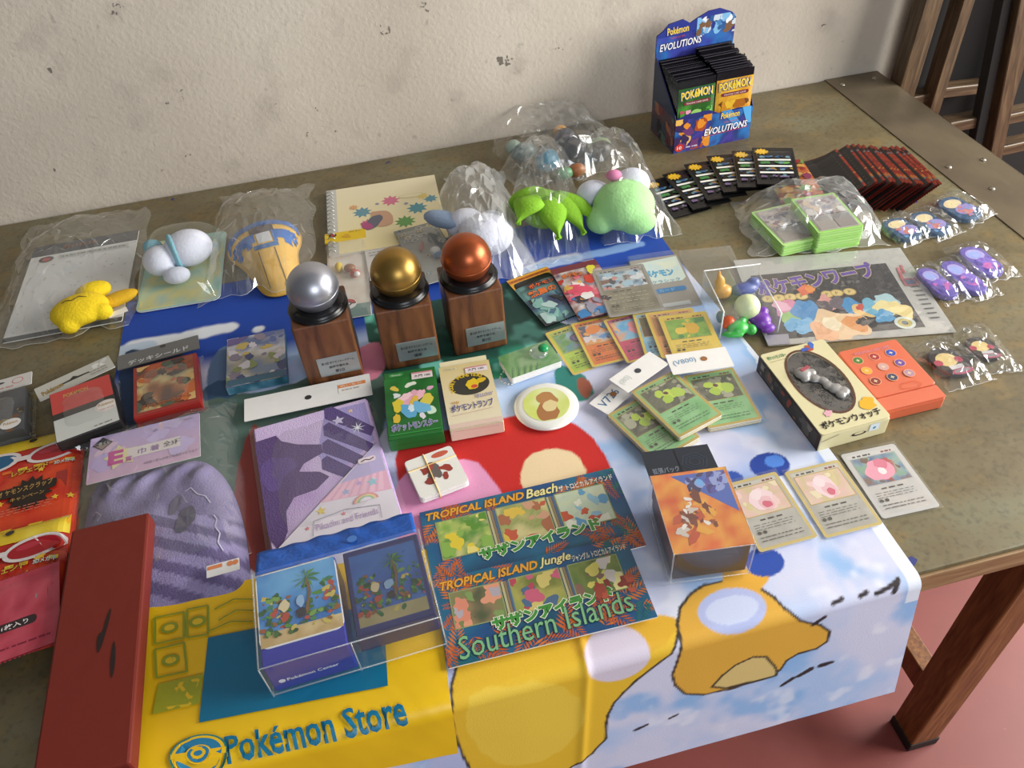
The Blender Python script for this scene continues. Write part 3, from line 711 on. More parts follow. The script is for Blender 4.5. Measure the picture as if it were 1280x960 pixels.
# ------------------------------------------------------------------ three trophies
def trophy(bl, br, ang, ballc, ballm, label, plate_txt, h=.094, label_cat='trophy'):
    a, b = P(*bl), P(*br); c = (a+b)/2; n = Vector((-math.sin(ang), math.cos(ang), 0)); c = c+n*.0345+Vector((.003, 0, 0))
    t = thing('trophy', label, 'trophy', (c.x, c.y, TZ+.002), ang, 'trophies in a row')
    box('wood_block', .069, .069, h, WALNUT, t, 0, .0025)
    d = lathe('base_disc', [(.036, 0), (.0365, .002), (.035, .0045), (.0335, .0052), (.034, .0065), (.030, .0075), (.012, .008)], M('black_gloss', '141416', .28), t, 48, (0, 0, h))
    for sx, sy in ((-.028, -.014), (.028, -.014)): lathe('rivet_hole', [(.0032, 0), (.0032, .0012), (.001, .0014)], M('hole_black', '050505', .6), d, 14, (sx*.95, sy, .0066))
    prof = []
    R = .0305
    for k in range(49):
        th = -math.pi/2+math.pi*k/48; r, z = R*math.cos(th), R*math.sin(th)
        prof.append((max(r, .0003), z))
    o = lathe('ball', prof, ballm, t, 56, (0, .002, h+.0075+R-.0105), (math.radians(12), 0, 0))
    lathe('ball_band', [(R+.0001, -.0016), (R+.0006, -.0009), (R+.0006, .0009), (R+.0001, .0016)], ballm, o, 56)
    pl = box('name_plate', .050, .0012, .030, M('brushed_plate', 'a9aeb0', .35, .7), t, .012, .0004, .0075, -.0350)
    ar = Art(); 
    for i, (s, y, hh, w) in enumerate(plate_txt): ar.text(s, 0, y, hh, '30343a', w, .01, align='C')
    ar.build('plate_text', pl, PM(.5), (0, -.0006, 0), FRONT)
    return t
SILV = M('silver_paint', 'b4b6c0', .36, .85, .02); GOLD = M('gold_paint', 'a07f40', .36, .85, .02); BRON = M('copper_paint', 'a3532f', .33, .7, .02)
L1 = '第10回 ポケモンカードゲーム'; L2 = '静岡予選大会'
trophy((384.5, 486), (453.7, 471), .01, None, SILV, 'wooden trophy topped by a silver ball, leftmost of three', [(L1, .004, .0042, .040), (L2, -.003, .0038, .024), ('第2位', -.011, .005, .012)])
trophy((482, 466), (548.5, 453), -.03, None, GOLD, 'wooden trophy topped by a gold ball, between the other two', [(L1, .004, .0042, .040), (L2, -.003, .0038, .024), ('優勝', -.011, .005, .010)])
trophy((567, 448.5), (632, 433), .02, None, BRON, 'wooden trophy topped by a copper ball, rightmost of three', [(L1, .004, .0042, .040), (L2, -.003, .0038, .024), ('第3位', -.011, .005, .012)])

# ------------------------------------------------------------------ back row, left to right
# yellow soft toy on a card, in a clear bag
q = [(36, 309), (168, 291), (158, 403), (14, 424)]
r = rect(*q, .004); t = thing('backing_card', 'white dotted display card with a dark top band under the yellow soft toy', 'card', r['c'], r['r'])
slab('card_sheet', r['w'], r['l'], .0015, CARDSTOCK, t, .003, .003)
w, l = r['w'], r['l']; a = Art(); a.rect(-w/2, -l/2, w/2, l/2, 'dcdcda'); a.rect(-w/2, l/2-.030, w/2, l/2, '33373f'); a.rect(-w/2, -l/2, w/2, -l/2+.010, '4a4f52')
rn = random.Random(2)
for i in range(60): a.ell(rn.uniform(-w/2+.006, w/2-.006), rn.uniform(-l/2+.014, l/2-.038), .0016, .0016, 'b9bbb8', 0, 6)
a.text('ポケットモンスター', -.035, l/2-.020, .011, 'b9713a', .055, .01); a.ell(-w/2+.025, l/2-.042, .011, .008, '4a3a3c'); a.ell(-w/2+.025, l/2-.042, .006, .005, 'b9494a'); a.rect(-w/2+.045, l/2-.046, w/2-.012, l/2-.036, 'c2c4c0'); a.lines(-w/2+.048, l/2-.045, w/2-.016, l/2-.037, 1, '8c8f8a', 3)
a.build('card_print', t, PM(.45), (0, 0, .0045))
p = spot(100, 388, .02); YP = M('yellow_plush', 'f0cf18', .85, 0, .08, .5, 300)
t = thing('soft_toy', 'small rounded yellow plush lying on a white dotted card, leftmost of the toys', 'soft toy', p+Vector((0, 0, .005)), .25)
lobes('body', [(0, 0, .016, .040, .032, .017), (-.018, -.022, .012, .014, .013, .012), (.028, -.018, .013, .013, .012, .012), (.022, .040, .013, .026, .018, .013)], .003, YP, t, puff=.0006)
lobes('side_flap', [(.050, .008, .009, .030, .013, .009, 0, 0, 8)], .003, M('amber_plush', 'dfae1c', .85, 0, .08, .5, 300), t)
tube('stitching', [(-.016+.004*i, .004+.003*math.sin(i*1.4), .0335-.0004*abs(i-4)) for i in range(9)], .0005, M('brown_thread', '4a3a18', .8), t)
box('sewn_label', .026, .011, .0006, WHITEP, t, .006, 0, .045, -.021, (0, 0, .1))
film([(22, 288), (178, 262), (170, 410), (-4, 436)], 0, lambda u, v: .034*max(0, 1-(u*1.0)**2-(v-.05)**2*1.0)+.006*(1-abs(u)**6)*(1-abs(v)**6), 'crumpled clear plastic bag around the yellow soft toy on its card', seed=1, amp=.008, wob=.02)

# white and pale blue toy in a blister
q = [(184, 302), (279, 296), (281, 374), (178, 393)]
r = rect(*q, .001); t = thing('blister_pack', 'clear domed blister on a pale teal card holding a white soft toy', 'blister pack', r['c']+Vector((0, 0, .003)), r['r'])
slab('backing', r['w'], r['l'], .0014, CARDSTOCK, t, 0, .010)
w, l = r['w'], r['l']; a = Art((-w/2, -l/2, w/2, l/2)); a.poly(rr(w, l, .010), '9fc6bd'); a.clip = (-w/2+.003, -l/2+.003, w/2-.003, l/2-.003)
a.paint(-w/2+.003, -l/2+.003, w/2-.003, l/2-.003, ['84bdb8', 'a7cbb6', 'd9cf86', '9cc6c4'], 4, 20); a.build('backing_print', t, PM(.4), (0, 0, .0014))
V, F = [], []; n = 26
for j in range(n+1):
    for i in range(n+1):
        u, v = -1+2*i/n, -1+2*j/n; z = .052*max(0, (1-abs(u)**3.2))**.45*max(0, (1-abs(v)**3.2))**.45
        V.append((u*w/2*.93, v*l/2*.94, .0018+z))
F = [(j*(n+1)+i, j*(n+1)+i+1, (j+1)*(n+1)+i+1, (j+1)*(n+1)+i) for j in range(n) for i in range(n)]
mesh('clear_dome', V, F, FILM('blister_dome', .015, .05, bump=.08, scale=18), t, True)
t2 = thing('soft_toy', 'white plush with pale blue collar inside the clear blister', 'soft toy', r['c']+Vector((0, 0, .0052)), r['r'])
WPL = M('white_plush', 'd9dcea', .85, 0, .04, .3, 250); BPL = M('pale_blue_plush', '7fb9c9', .8, 0, .05, .3, 250)
lobes('body', [(.014, .014, .026, .036, .034, .025)], .003, WPL, t2); lobes('head_end', [(-.026, -.002, .022, .025, .027, .021), (-.002, -.034, .013, .020, .015, .012)], .003, WPL, t2)
lobes('collar', [(-.005, .010, .024, .009, .033, .027, 0, 0, 18)], .0025, BPL, t2); lobes('cap', [(-.036, .022, .030, .015, .011, .014)], .0025, BPL, t2)

# striped blue and yellow cushion in a bag
YC = M('yellow_cushion', 'e4b651', .6, 0, .04, .2, 150)
p1_, p2_ = P(338, 255, .0), P(330, 382, 0); cx = spot(335, 314, .018)
t = thing('cushion_toy', 'flat yellow cushion toy with blue bands across its upper half', 'cushion', cx+Vector((0, 0, .004)), .16)
outline = [(-.006, .066), (.006, .066), (.030, .060), (.050, .046), (.056, .028), (.050, .010), (.040, -.004), (.036, -.024), (.032, -.046), (.026, -.062), (.012, -.070), (-.010, -.070), (-.024, -.062), (-.030, -.046), (-.035, -.024), (-.042, -.006), (-.054, .012), (-.058, .030), (-.050, .048), (-.030, .060)]
outline = [(x_*1.0, y_*1.42) for x_, y_ in outline]; ol = smooth_loop(outline, 2); V = []; F = []; rings = 10; m = len(ol)
hmx = .034
for k in range(rings+1):
    f = k/rings; z = hmx*math.sqrt(max(0, 1-f**2.6))
    V += [(x*f, y*f, z) for x, y in ol]
for k in range(rings):
    for i in range(m): F.append((k*m+i, (k+1)*m+i, (k+1)*m+(i+1) % m, k*m+(i+1) % m))
nv = len(V); V += [(x, y, 0) for x, y in ol]
F.append(tuple(nv+i for i in range(m))[::-1])
mesh('body', V, F, YC, t, True)
def czf(x, y):                                  # height of the cushion skin over (x, y)
    an = math.atan2(y, x); best = min(ol, key=lambda p_: abs((math.atan2(p_[1], p_[0])-an+math.pi) % (2*math.pi)-math.pi)); f = min(.985, math.hypot(x, y)/math.hypot(*best))
    return hmx*math.sqrt(max(0, 1-f**2.6))
def inside(x, y, k=.97):
    an = math.atan2(y, x); best = min(ol, key=lambda p_: abs((math.atan2(p_[1], p_[0])-an+math.pi) % (2*math.pi)-math.pi)); return math.hypot(x, y) < k*math.hypot(*best)
a = Art(dz=1e-5)
def band(f0, f1, col, x0=-.058, x1=.058, st=.003):
    x = x0
    while x < x1:
        lo_, hi_ = f0(x), f1(x); k = max(1, int((hi_-lo_)/.003)+1)
        for j in range(k):
            y0, y1 = lo_+(hi_-lo_)*j/k, lo_+(hi_-lo_)*(j+1)/k
            if inside(x+st/2, (y0+y1)/2): a.poly([(x, y0), (x+st, y0), (x+st, y1), (x, y1)], col, up=False)
        x += st
band(lambda x: .046-8*x*x, lambda x: .072-7*x*x, '2468b8'); band(lambda x: -.008+(.009 if int((x+.1)/.009) % 2 else 0)-1*x*x, lambda x: .026-4*x*x, '2468b8', -.058, -.013); band(lambda x: -.008+(.009 if int((x+.1)/.009) % 2 else 0)-1*x*x, lambda x: .026-4*x*x, '2468b8', .013, .058)
band(lambda x: -.022+10*x*x, lambda x: -.010+6*x*x, '2f6fae', -.018, .018); band(lambda x: -.006, lambda x: .022, 'cfd3d8', -.010, .010); band(lambda x: .022, lambda x: .046, '4a3f44', -.018, .018)
for sx in (-.014, .010):
    band(lambda x: -.094, lambda x: -.024, '4d3d22', sx, sx+.0012, .0012)
a.build('blue_bands', t, PM(.6), (0, 0, .0004), None, czf)
tube('seam', [(x, y, .001) for x, y in ol], .0012, M('seam_thread', 'cfa445', .7), t, 6, True)
film([(262, 250), (387, 238), (388, 372), (268, 384)], 0, lambda u, v: .043*max(0, 1-abs(u)**3)*max(0, 1-abs(v+.1)**4)+.004, 'crumpled clear bag around the blue and yellow cushion toy', seed=2, amp=.007, wob=.02)

# spiral notebook
q = [(402, 240), (543, 221), (562, 300), (418, 318)]
r = rect(*q, .006); w, l = r['w'], r['l']; t = thing('notebook', 'spiral notebook with a cream cover of coloured stars, behind the trophies', 'notebook', r['c'], r['r'])
slab('pages', w, l-.002, .007, WHITEP, t, 0, .003); slab('cover', w, l, .0008, CARDSTOCK, t, .007, .004)
a = Art((-w/2, -l/2, w/2, l/2)); a.poly(rr(w, l, .004), 'eadcaa'); a.rect(-w/2, -l/2, -w/2+.016, l/2, 'c9c7be'); a.grad(-w/2+.016, -l/2, w/2, l/2, 'efe0a8', 'ece0bd')
for x, y, s_, c, k in ((-.035, .012, .012, '5f93a4', 9), (-.028, -.022, .009, 'd16a86', 8), (.012, .034, .012, 'd7708e', 9), (.052, .0, .013, '4f94a0', 9), (.076, .022, .009, '5a96a8', 8), (.030, -.034, .013, '5f9a4c', 10), (.064, .034, .008, 'e2c868', 8), (-.010, .030, .003, '8d8aa0', 6), (.036, .018, .003, '8d8aa0', 6), (-.048, .030, .006, 'e0a870', 8)): a.star(x, y, s_*1.35, c, k, .6)
a.ell(.046, .040, .020, .0065, 'cdbf90'); a.ell(.046, .040, .019, .0057, 'ecdfb4')
a.blob(-.005, -.014, .028, 'c99b7c', random.Random(3), .6, 12, .18); a.blob(-.018, -.020, .022, '5b5f70', random.Random(4), .55, 12, .2); a.blob(-.030, -.030, .012, 'b0467a', random.Random(5), .6, 10, .2)
a.build('cover_print', t, PM(.35, coat=.3), (0, 0, .0078))
for i in range(16):
    y = -l/2+.010+(l-.020)*i/15; tube('ring', [(-w/2+.005+.0065*math.cos(k), y, .004+.0075*math.sin(k)) for k in [j*2*math.pi/12 for j in range(12)]], .0009, M('ring_wire', 'bfc2c4', .3, .9), t, 5, True)

# hang packs behind the trophies
q = [(398, 298), (453, 291), (472, 392), (420, 404)]
r = rect(*q, .002); w, l = r['w'], r['l']; t = thing('charm_pack', 'hanging charm pack with a yellow header card, between the silver and gold trophies', 'hang pack', r['c']+Vector((0, 0, .003)), r['r']-.05)
slab('backing', w-.004, l-.022, .0008, CARDSTOCK, t, 0, .002, 0, -.010); a = Art(); a.paint(-w/2+.003, -l/2+.002, w/2-.003, l/2-.022, ['d8d2c6', 'cfc0b0', 'e4ded6'], 5, 30); a.rect(-w/2+.003, -l/2+.002, w/2-.003, -l/2+.030, '6f8f8a')
a.ell(-.002, -l/2+.033, .012, .012, 'e6e4e0'); a.poly([(-.002+.011*math.cos(k), -l/2+.033+.011*math.sin(k)) for k in [j*math.pi/14 for j in range(15)]], 'b23434'); a.rect(-.013, -l/2+.032, .009, -l/2+.034, '3a3433'); a.ell(-.002, -l/2+.033, .005, .005, '3a3433'); a.ell(-.002, -l/2+.033, .0028, .0028, 'e6e4e0'); a.build('backing_print', t, PM(.5), (0, 0, .0008))
hc = slab('header_card', w, .026, .0022, M('yellow_card', 'eac51d', .4), t, .003, .001, 0, l/2-.013); a = Art(); a.ell(-.019, .006, .006, .005, '3b3327'); a.ell(-.019, .006, .003, .003, 'c9494a'); a.blob(.002, -.001, .007, 'd9a51d', random.Random(1), .7); a.text('ポケモン', .006, .007, .004, '3b3327', .018); a.build('header_print', hc, PM(.4), (0, 0, .0053))
lobes('charm', [(-.012, .012, .006, .006, .010, .006)], .0015, M('charm_yellow', 'e3c23a', .4), t); lobes('charm', [(.004, .004, .007, .009, .007, .006)], .0015, M('charm_brown', '8c5a3a', .4), t); lobes('charm', [(.011, -.010, .006, .008, .006, .006)], .0015, M('charm_red', 'b9453f', .4), t); lobes('charm', [(.014, -.015, .008, .005, .005, .004)], .0015, M('charm_white', 'dedcd6', .4), t)
film([(400, 310), (456, 303), (472, 392), (420, 404)], 0, dome(.016, 3, 3), '', parent=t, seed=3, amp=.002, wob=.002, edge=False, base=.002) if False else None
def pouch_over(t, w, l, hh, y=0, seed=1, mat=None, amp=.0015, x=0, z=.002):      # clear pouch as a part of a pack
    V = []; n = 18
    for j in range(n+1):
        for i in range(n+1):
            u, v = -1+2*i/n, -1+2*j/n; k = Vector((u*3+seed*5, v*3, seed))
            V.append((x+u*w/2, y+v*l/2, z+hh*(1-u**4)*(1-v**4)+amp*abs(noise.noise(k*1.7))*(1-u**8)*(1-v**8)))
    F = [(j*(n+1)+i, j*(n+1)+i+1, (j+1)*(n+1)+i+1, (j+1)*(n+1)+i) for j in range(n) for i in range(n)]
    return mesh('clear_pouch', V, F, mat or BAGF, t, False)
pouch_over(t, w, l-.020, .016, -.010, 3)
q = [(457, 306), (505, 296), (514, 372), (466, 384)]
r = rect(*q, .002); w, l = r['w'], r['l']; t = thing('strap_pack', 'small white card with vertical coloured stripes along its top, behind the gold trophy', 'hang pack', r['c']+Vector((0, 0, .006)), r['r'])
slab('backing', w, l, .0008, CARDSTOCK, t, 0, .002); a = Art(); a.rect(-w/2, -l/2, w/2, l/2, 'cfccc8')
for i, c in enumerate(['6f9ac0', 'd9d7d3', '9c4a5c', 'c98aa0', 'b9b6b2', '7a5c64', 'e0ddd8', '8a3a4c', '4a4a58', 'c9a0b0', '9fb4c4', 'b05a70', '6a6a74']): a.rect(-w/2+w*i/13, l/2-.020, -w/2+w*(i+.62)/13, l/2-.001, c)
a.ell(.002, l/2-.020, .005, .003, '7a2a38'); a.lines(-w/2+.006, l/2-.044, w/2-.006, l/2-.030, 2, '9a9894', 3, .3); a.build('backing_print', t, PM(.45), (0, 0, .0008))
q = [(503, 298), (553, 276), (572, 350), (520, 366)]
r = rect(*q, .002); w, l = r['w'], r['l']; t = thing('charm_pack', 'grey patterned charm pack with a tiny white and blue figure, left of the copper trophy', 'hang pack', r['c']+Vector((0, 0, .010)), r['r'])
slab('backing', w, l, .0008, CARDSTOCK, t, 0, .003); a = Art((-w/2, -l/2, w/2, l/2)); a.rect(-w/2, -l/2, w/2, l/2, '8f918c'); rn = random.Random(4)
for i in range(22):
    x, y = rn.uniform(-w/2+.004, w/2-.004), rn.choice([rn.uniform(l/4, l/2-.004), rn.uniform(-l/2+.004, l/2-.004)]); a.ell(x, y, .0055, .0045, rn.choice(['5d625f', 'c3c4c0', '6f8a94'])); a.ell(x, y, .0042, .0032, rn.choice(['b0b1ac', '8f918c', 'c9b070'])); a.star(x, y, .0028, '4d5250', 4)
a.build('backing_print', t, PM(.5), (0, 0, .0008)); lobes('figure', [(.008, -.010, .006, .008, .009, .006)], .0015, M('figure_white', 'd6d8da', .4), t); lobes('figure', [(.010, -.020, .005, .009, .006, .005)], .0015, M('figure_blue', '2f6f9c', .4), t); lobes('strap', [(-.006, .014, .003, .003, .014, .003, 0, 0, -20)], .0012, M('strap_red', '9c4a44', .5), t)
pouch_over(t, w-.004, l-.010, .012, -.003, 5)

# ------------------------------------------------------------------ plush toys in bags at the back
t = thing('soft_toy', 'white plush with a blue-grey flap in the cloudy bag behind the copper trophy', 'soft toy', spot(602, 290, .03)+Vector((0, 0, .006)), .2)
lobes('body', [(.002, -.012, .026, .040, .042, .026), (-.014, .032, .026, .030, .022, .022), (.028, .026, .018, .020, .022, .016)], .0035, WPL, t, puff=.0008); lobes('blue_flap', [(-.042, .046, .034, .018, .034, .010, 0, 0, 35)], .003, M('grey_blue_plush', '8fa3bf', .85, 0, .05, .3, 250), t)
film([(548, 226), (632, 214), (660, 346), (572, 360)], 0, lambda u, v: .062*max(0, 1-abs(u)**2.6)*max(0, 1-abs(v)**3), 'cloudy crumpled bag around the white plush behind the copper trophy', mat=MILK, seed=4, amp=.010, wob=.018)
LIME = M('lime_plush', '7db324', .85, 0, .08, .5, 260)
t = thing('soft_toy', 'lime green plush with long pointed leaf flaps, left of the two green toys', 'soft toy', spot(684, 268, .03)+Vector((0, 0, .006)), .15)
lobes('body', [(0, .01, .028, .036, .038, .026), (-.012, .040, .030, .034, .020, .020)], .0035, LIME, t, puff=.0008)
def leafpetal(par, loc, L, wd, rz, rx, mat, nm='leaf_flap'):
    V, F = [], []; n = 10
    for i in range(n+1):
        s = i/n; ww = wd*(math.sin(math.pi*min(1, s*.85+.15))**.8)*(1-s**4); 
        for k, x in enumerate((-1, -.5, 0, .5, 1)): V.append((x*ww, s*L, .006*(1-x*x)+.012*math.sin(s*3)))
    for i in range(n):
        for k in range(4): F.append((i*5+k, i*5+k+1, i*5+k+6, i*5+k+5))
    o = mesh(nm, V, F, mat, par, True, loc, (rx, 0, rz)); md = o.modifiers.new('thick', 'SOLIDIFY'); md.thickness = .005; return o
for loc, L, wd, rz, rx in (((-.01, .01, .050), .060, .024, 2.2, -.25), ((.0, .0, .052), .070, .022, 3.0, -.55), ((.014, .008, .050), .080, .020, 3.4, -.5), ((.020, .012, .048), .090, .016, 3.7, -.42)): leafpetal(t, loc, L, wd, rz, rx, LIME)
film([(636, 196), (700, 200), (748, 322), (658, 336)], 0, lambda u, v: .074*max(0, 1-abs(u)**2.6)*max(0, 1-abs(v-.1)**3), 'crumpled clear bag around the lime green plush', seed=5, amp=.010, wob=.018)
PALEG = M('pale_green_plush', 'a6dd95', .85, 0, .06, .4, 260)
t = thing('soft_toy', 'pale green plush with a white dome and pink dot, right of the two green toys', 'soft toy', spot(774, 262, .03)+Vector((0, 0, .006)), -.2)
lobes('body', [(.006, -.004, .034, .046, .046, .034), (-.030, -.020, .022, .022, .024, .020), (.022, -.034, .024, .028, .020, .020)], .0035, PALEG, t, puff=.0008)
lobes('white_dome', [(-.036, .024, .038, .026, .022, .022)], .003, WPL, t); lobes('white_dome', [(.024, .040, .042, .028, .024, .024)], .003, WPL, t); ball('pink_dot', .010, M('pink_plush', 'd27fa6', .8), t, (-.006, .024, .068), (1.2, .9, .8))
film([(716, 196), (792, 190), (838, 288), (744, 318)], 0, lambda u, v: .084*max(0, 1-abs(u)**2.6)*max(0, 1-abs(v)**3), 'crumpled clear bag around the pale green plush', seed=6, amp=.011, wob=.02)
# bag of capsule toys at the very back
def capsule(px, py, parts, label, rz=0):
    t = thing('capsule_toy', label, 'capsule', spot(px, py, .02)+Vector((0, 0, .004)), rz, 'capsule toys in the back bag')
    for nm, loc, r_, sc, c in parts: ball(nm, r_, M('plastic_'+c, c, .35), t, loc, sc, None, 22, 14)
capsule(720, 188, [('shell', (0, 0, .020), .020, (1, 1, 1), '46444a'), ('lid', (-.010, .028, .024), .019, (1, 1, 1), '4f4c52'), ('cap', (-.014, .046, .032), .011, (1.1, .8, .9), 'c58a2e')], 'dark double capsule toy with an amber cap in the back bag')
capsule(684, 203, [('shell', (0, 0, .020), .020, (1, 1, 1), '2f7f9c'), ('lid', (-.002, .004, .030), .0155, (1, 1, .7), '4a5a60')], 'teal blue ball capsule in the back bag')
capsule(750, 190, [('shell', (0, 0, .018), .021, (1.05, .8, .9), '4a4742'), ('lid', (0, .006, .026), .019, (1.05, .8, .6), '8fa37a')], 'dark capsule with a pale green lid in the back bag')
capsule(654, 190, [('shell', (0, 0, .016), .018, (1.3, .8, .9), '6d7f80'), ('lid', (-.014, .010, .022), .014, (1, 1, .9), '9fb0a4')], 'grey-green lumpy capsule toy in the back bag')
capsule(721, 210, [('shell', (0, 0, .012), .013, (1.2, .8, .9), '9c6440')], 'small brown capsule toy at the front of the back bag')
capsule(706, 214, [('shell', (0, 0, .012), .012, (1.2, .8, .9), '5f9c70')], 'small green capsule toy at the front of the back bag')
film([(604, 166), (742, 146), (794, 214), (640, 236)], 0, lambda u, v: .052*max(0, 1-abs(u)**3)*max(0, 1-abs(v)**4)+.012*(1-abs(u)**8)*max(0, v), 'large crumpled clear bag of capsule toys at the back by the wall', seed=7, amp=.012, wob=.02, n=40)

# ------------------------------------------------------------------ display box of booster packs
def evo_box():
    a0, b0 = P(841, 192), P(935, 172); cbk = P(817, 162)
    ang = math.atan2(b0.y-a0.y, b0.x-a0.x); w = (b0-a0).length; dpt = .092
    n = Vector((-math.sin(ang), math.cos(ang), 0)); c = (a0+b0)/2
    t = thing('display_box', 'blue display box of trading card packs standing open by the wall', 'display box', (c.x, c.y, TZ), ang)
    # local: x along the front, y to the back
    NAV = M('box_navy', '2a2f6e', .35); INN = M('box_inner', '6c675f', .7)
    H = .122; fh = [(-w/2, .060), (-w/2+.02, .066), (-.01, .066), (.01, .056), (w/2-.03, .060), (w/2, .058)]
    pts = [(-w/2, 0)]+[(w/2, 0)]+fh[::-1]
    prism('face_panel', pts, .0012, NAV, t, -.0006, (0, 0, 0), FRONT)
    a = Art((-w/2, 0, w/2, .066)); a.paint(-w/2, 0, w/2, .058, ['2b2a6b', '4a3f98', '23376f', '2f74b8', '3b2d78'], 3, 22, 24, 10); a.blobs(-w/2, .002, -.005, .060, ['d98a2e', 'a34a2a', '3a2a55', 'e0b05a', '6a3a6e'], 26, 3, .004, .013)
    a.poly([(.012, .060), (.040, .028), (.052, .030), (.03, .06)], '3f8fd0'); a.poly([(.05, .06), (.062, .03), (.07, .03), (.066, .06)], '5aa6de')
    a.text('Pokémon', .012, .046, .011, 'f0cf2e', .034, .02, '2a3f9c', .05); a.text('TRADING CARD GAME', .018, .038, .0028, 'd05a6a', .026); a.text('EVOLUTIONS', -.016, .0215, .012, 'f2f2f4', .078, .015, '3a2a62', .05, rot=.03, shear=.15); a.line([(-.016, .020), (.064, .0235)], .0012, 'b03a5a')
    a.ell(-w/2+.010, .009, .008, .007, 'c0342e'); a.text('10', -w/2+.006, .006, .006, 'f2f2f2', .008); a.lines(-w/2+.022, .006, -w/2+.045, .010, 1, 'c8c4d8', 2)
    a.build('face_print', t, PM(.3), (0, -.0014, 0), FRONT)
    Hl = .150
    sp = [(0, 0), (dpt, 0), (dpt, Hl-.025), (dpt-.004, Hl-.02), (.004, .066), (0, .060)]
    for sx, nm in ((-w/2, 'side_panel'), (w/2-.0012, 'side_panel')):
        prism(nm, sp, .0012, NAV, t, 0, (sx, 0, 0), (math.pi/2, 0, math.pi/2))
    a = Art(); a.poly([(-y, z) for y, z in sp], '33415a'); a.clip = (-dpt, 0, 0, .06); a.paint(-dpt, 0, 0, .06, ['39546a', '4d4a58', '6a4a55', '2e3c60'], 6, 24); a.blobs(-dpt, .0, 0, .06, ['7a3f48', 'a06a52', '56706e', '30343f', '8f6a7a'], 22, 8, .004, .014); a.build('side_print', t, PM(.4), (-w/2-.0002, 0, 0), LEFT)
    box('base_panel', w-.003, dpt, .0012, INN, t, 0, 0, 0, dpt/2)
    bp = [(-w/2, 0), (w/2, 0)]+[(x_, z_+.010) for x_, z_ in [(w/2, .163), (w/2-.008, .172), (w/2-.03, .181), (.02, .180), (.0, .172), (-.012, .166), (-.025, .174), (-.050, .170), (-.06, .160), (-w/2, .154)]]
    prism('header_panel', bp, .0012, NAV, t, -.0006, (0, dpt, 0), FRONT)
    a = Art((-w/2, .118, w/2, .20)); a.poly(bp, '2d3a8c'); a.paint(-w/2, .12, w/2, .160, ['2b2a6b', '3f4aa4', '2f74b8', '3b2d78'], 4, 22, 24, 8)
    oc = a.clip; a.clip = (.0, .150, w/2, .186); a.blobs(.0, .150, w/2, .182, ['7fb6e0', '4a7fb4', 'c9d4de', '7a5a40', '2f5a94', 'e6e9ee'], 28, 5, .004, .011); a.clip = oc
    a.text('Pokémon', -.052, .162, .012, 'f0cf2e', .038, .02, '2a3f9c', .05, rot=.05); a.text('TRADING CARD GAME', -.046, .1555, .0028, 'd05a6a', .026, rot=.05); a.text('EVOLUTIONS', -.064, .1375, .012, 'f2f2f4', .074, .015, '3a2a62', .05, rot=.05, shear=.15)
    a.build('header_print', t, PM(.3), (0, dpt-.0016, 0), FRONT)
    # two rows of standing packs
    kinds = [('1f2a18', ['4f9a3a', '2a5a24', 'e0a0b4', 'c0506a', '8fc06a'], '2f5f2a'), ('c08a2a', ['e0b43a', 'c98a2a', '6a3f1f', 'f0d070', 'a8641f'], 'e0ad35')]
    PWm = w/2-.005
    for side in (0, 1):
        for i in range(18):
            first = i == 0
            yy = .0065+i*.0047+(.0004*(i % 2)); hz = random.Random(i*3+side).uniform(-.003, .003)
            def art(a, side=side, first=first):
                W_, L_ = PWm, .113
                if not first: a.rect(-W_/2, L_/2-.0012, W_/2, L_/2, '4a464e'); return  # lighter line painted along the crimp stands in for its gloss
                _, cc, g = kinds[side]; a.rect(-W_/2, -L_/2, W_/2, L_/2, '15141a'); a.paint(-W_/2, -L_/2, W_/2, L_/2-.012, [cc[0], g, cc[1], g], 3+side, 30, 10, 14)
                a.blobs(-W_/2+.004, -L_/2, W_/2-.004, L_/2-.048, cc, 26, 7+side, .004, .012)
                a.text('POKéMON', 0, L_/2-.030, .014, 'f2d12e', W_*.86, .03, '2c4a9a', .05, rot=.04, arc=.12, align='C'); a.rrect(-W_*.36, L_/2-.0395, W_*.38, L_/2-.0335, .003, '7a2f3c'); a.text('TRADING CARD GAME', 0, L_/2-.038, .0028, 'e8d8d0', W_*.6, align='C')
            pk = pack(None, 'booster_pack', PWm, .113, .0052, art, ('frontmost green booster pack standing in the display box' if side == 0 else 'frontmost gold booster pack standing in the display box') if first else ('black-topped booster pack in the left row of the display box' if side == 0 else 'black-topped booster pack in the right row of the display box'), 'booster pack', group='packs in the display box left row' if side == 0 else 'packs in the display box right row', seed=i+side*30, metal=.15) if i < 2 else None
            if pk is None: pk = dup_tree(protos[side])
            else: protos[side] = pk
            if not first: pk['label'] = '%s black-topped pack from the front in the %s row of the display box' % (ORD[i], ['left', 'right'][side])
            loc = Vector(((-1 if side == 0 else 1)*(PWm/2+.0012), yy, .062+(.006 if side else .0)+hz+i*.0004))
            R = Matrix.Rotation(ang, 4, 'Z'); wp = R @ loc; pk.location = (c.x+wp.x, c.y+wp.y, TZ+wp.z)
            pk.rotation_euler = (math.radians(90-3.0), 0, ang+.05*(random.Random(i*5+side).random()-.5))
protos = {}
def dup_tree(o, label=None, group=None):
    c = o.copy(); COL.objects.link(c)
    for ch in list(o.children):
        d = ch.copy(); COL.objects.link(d); d.parent = c
        for g in list(ch.children):
            e = g.copy(); COL.objects.link(e); e.parent = d
    if label: c['label'] = label
    if group: c['group'] = group
    return c
evo_box()

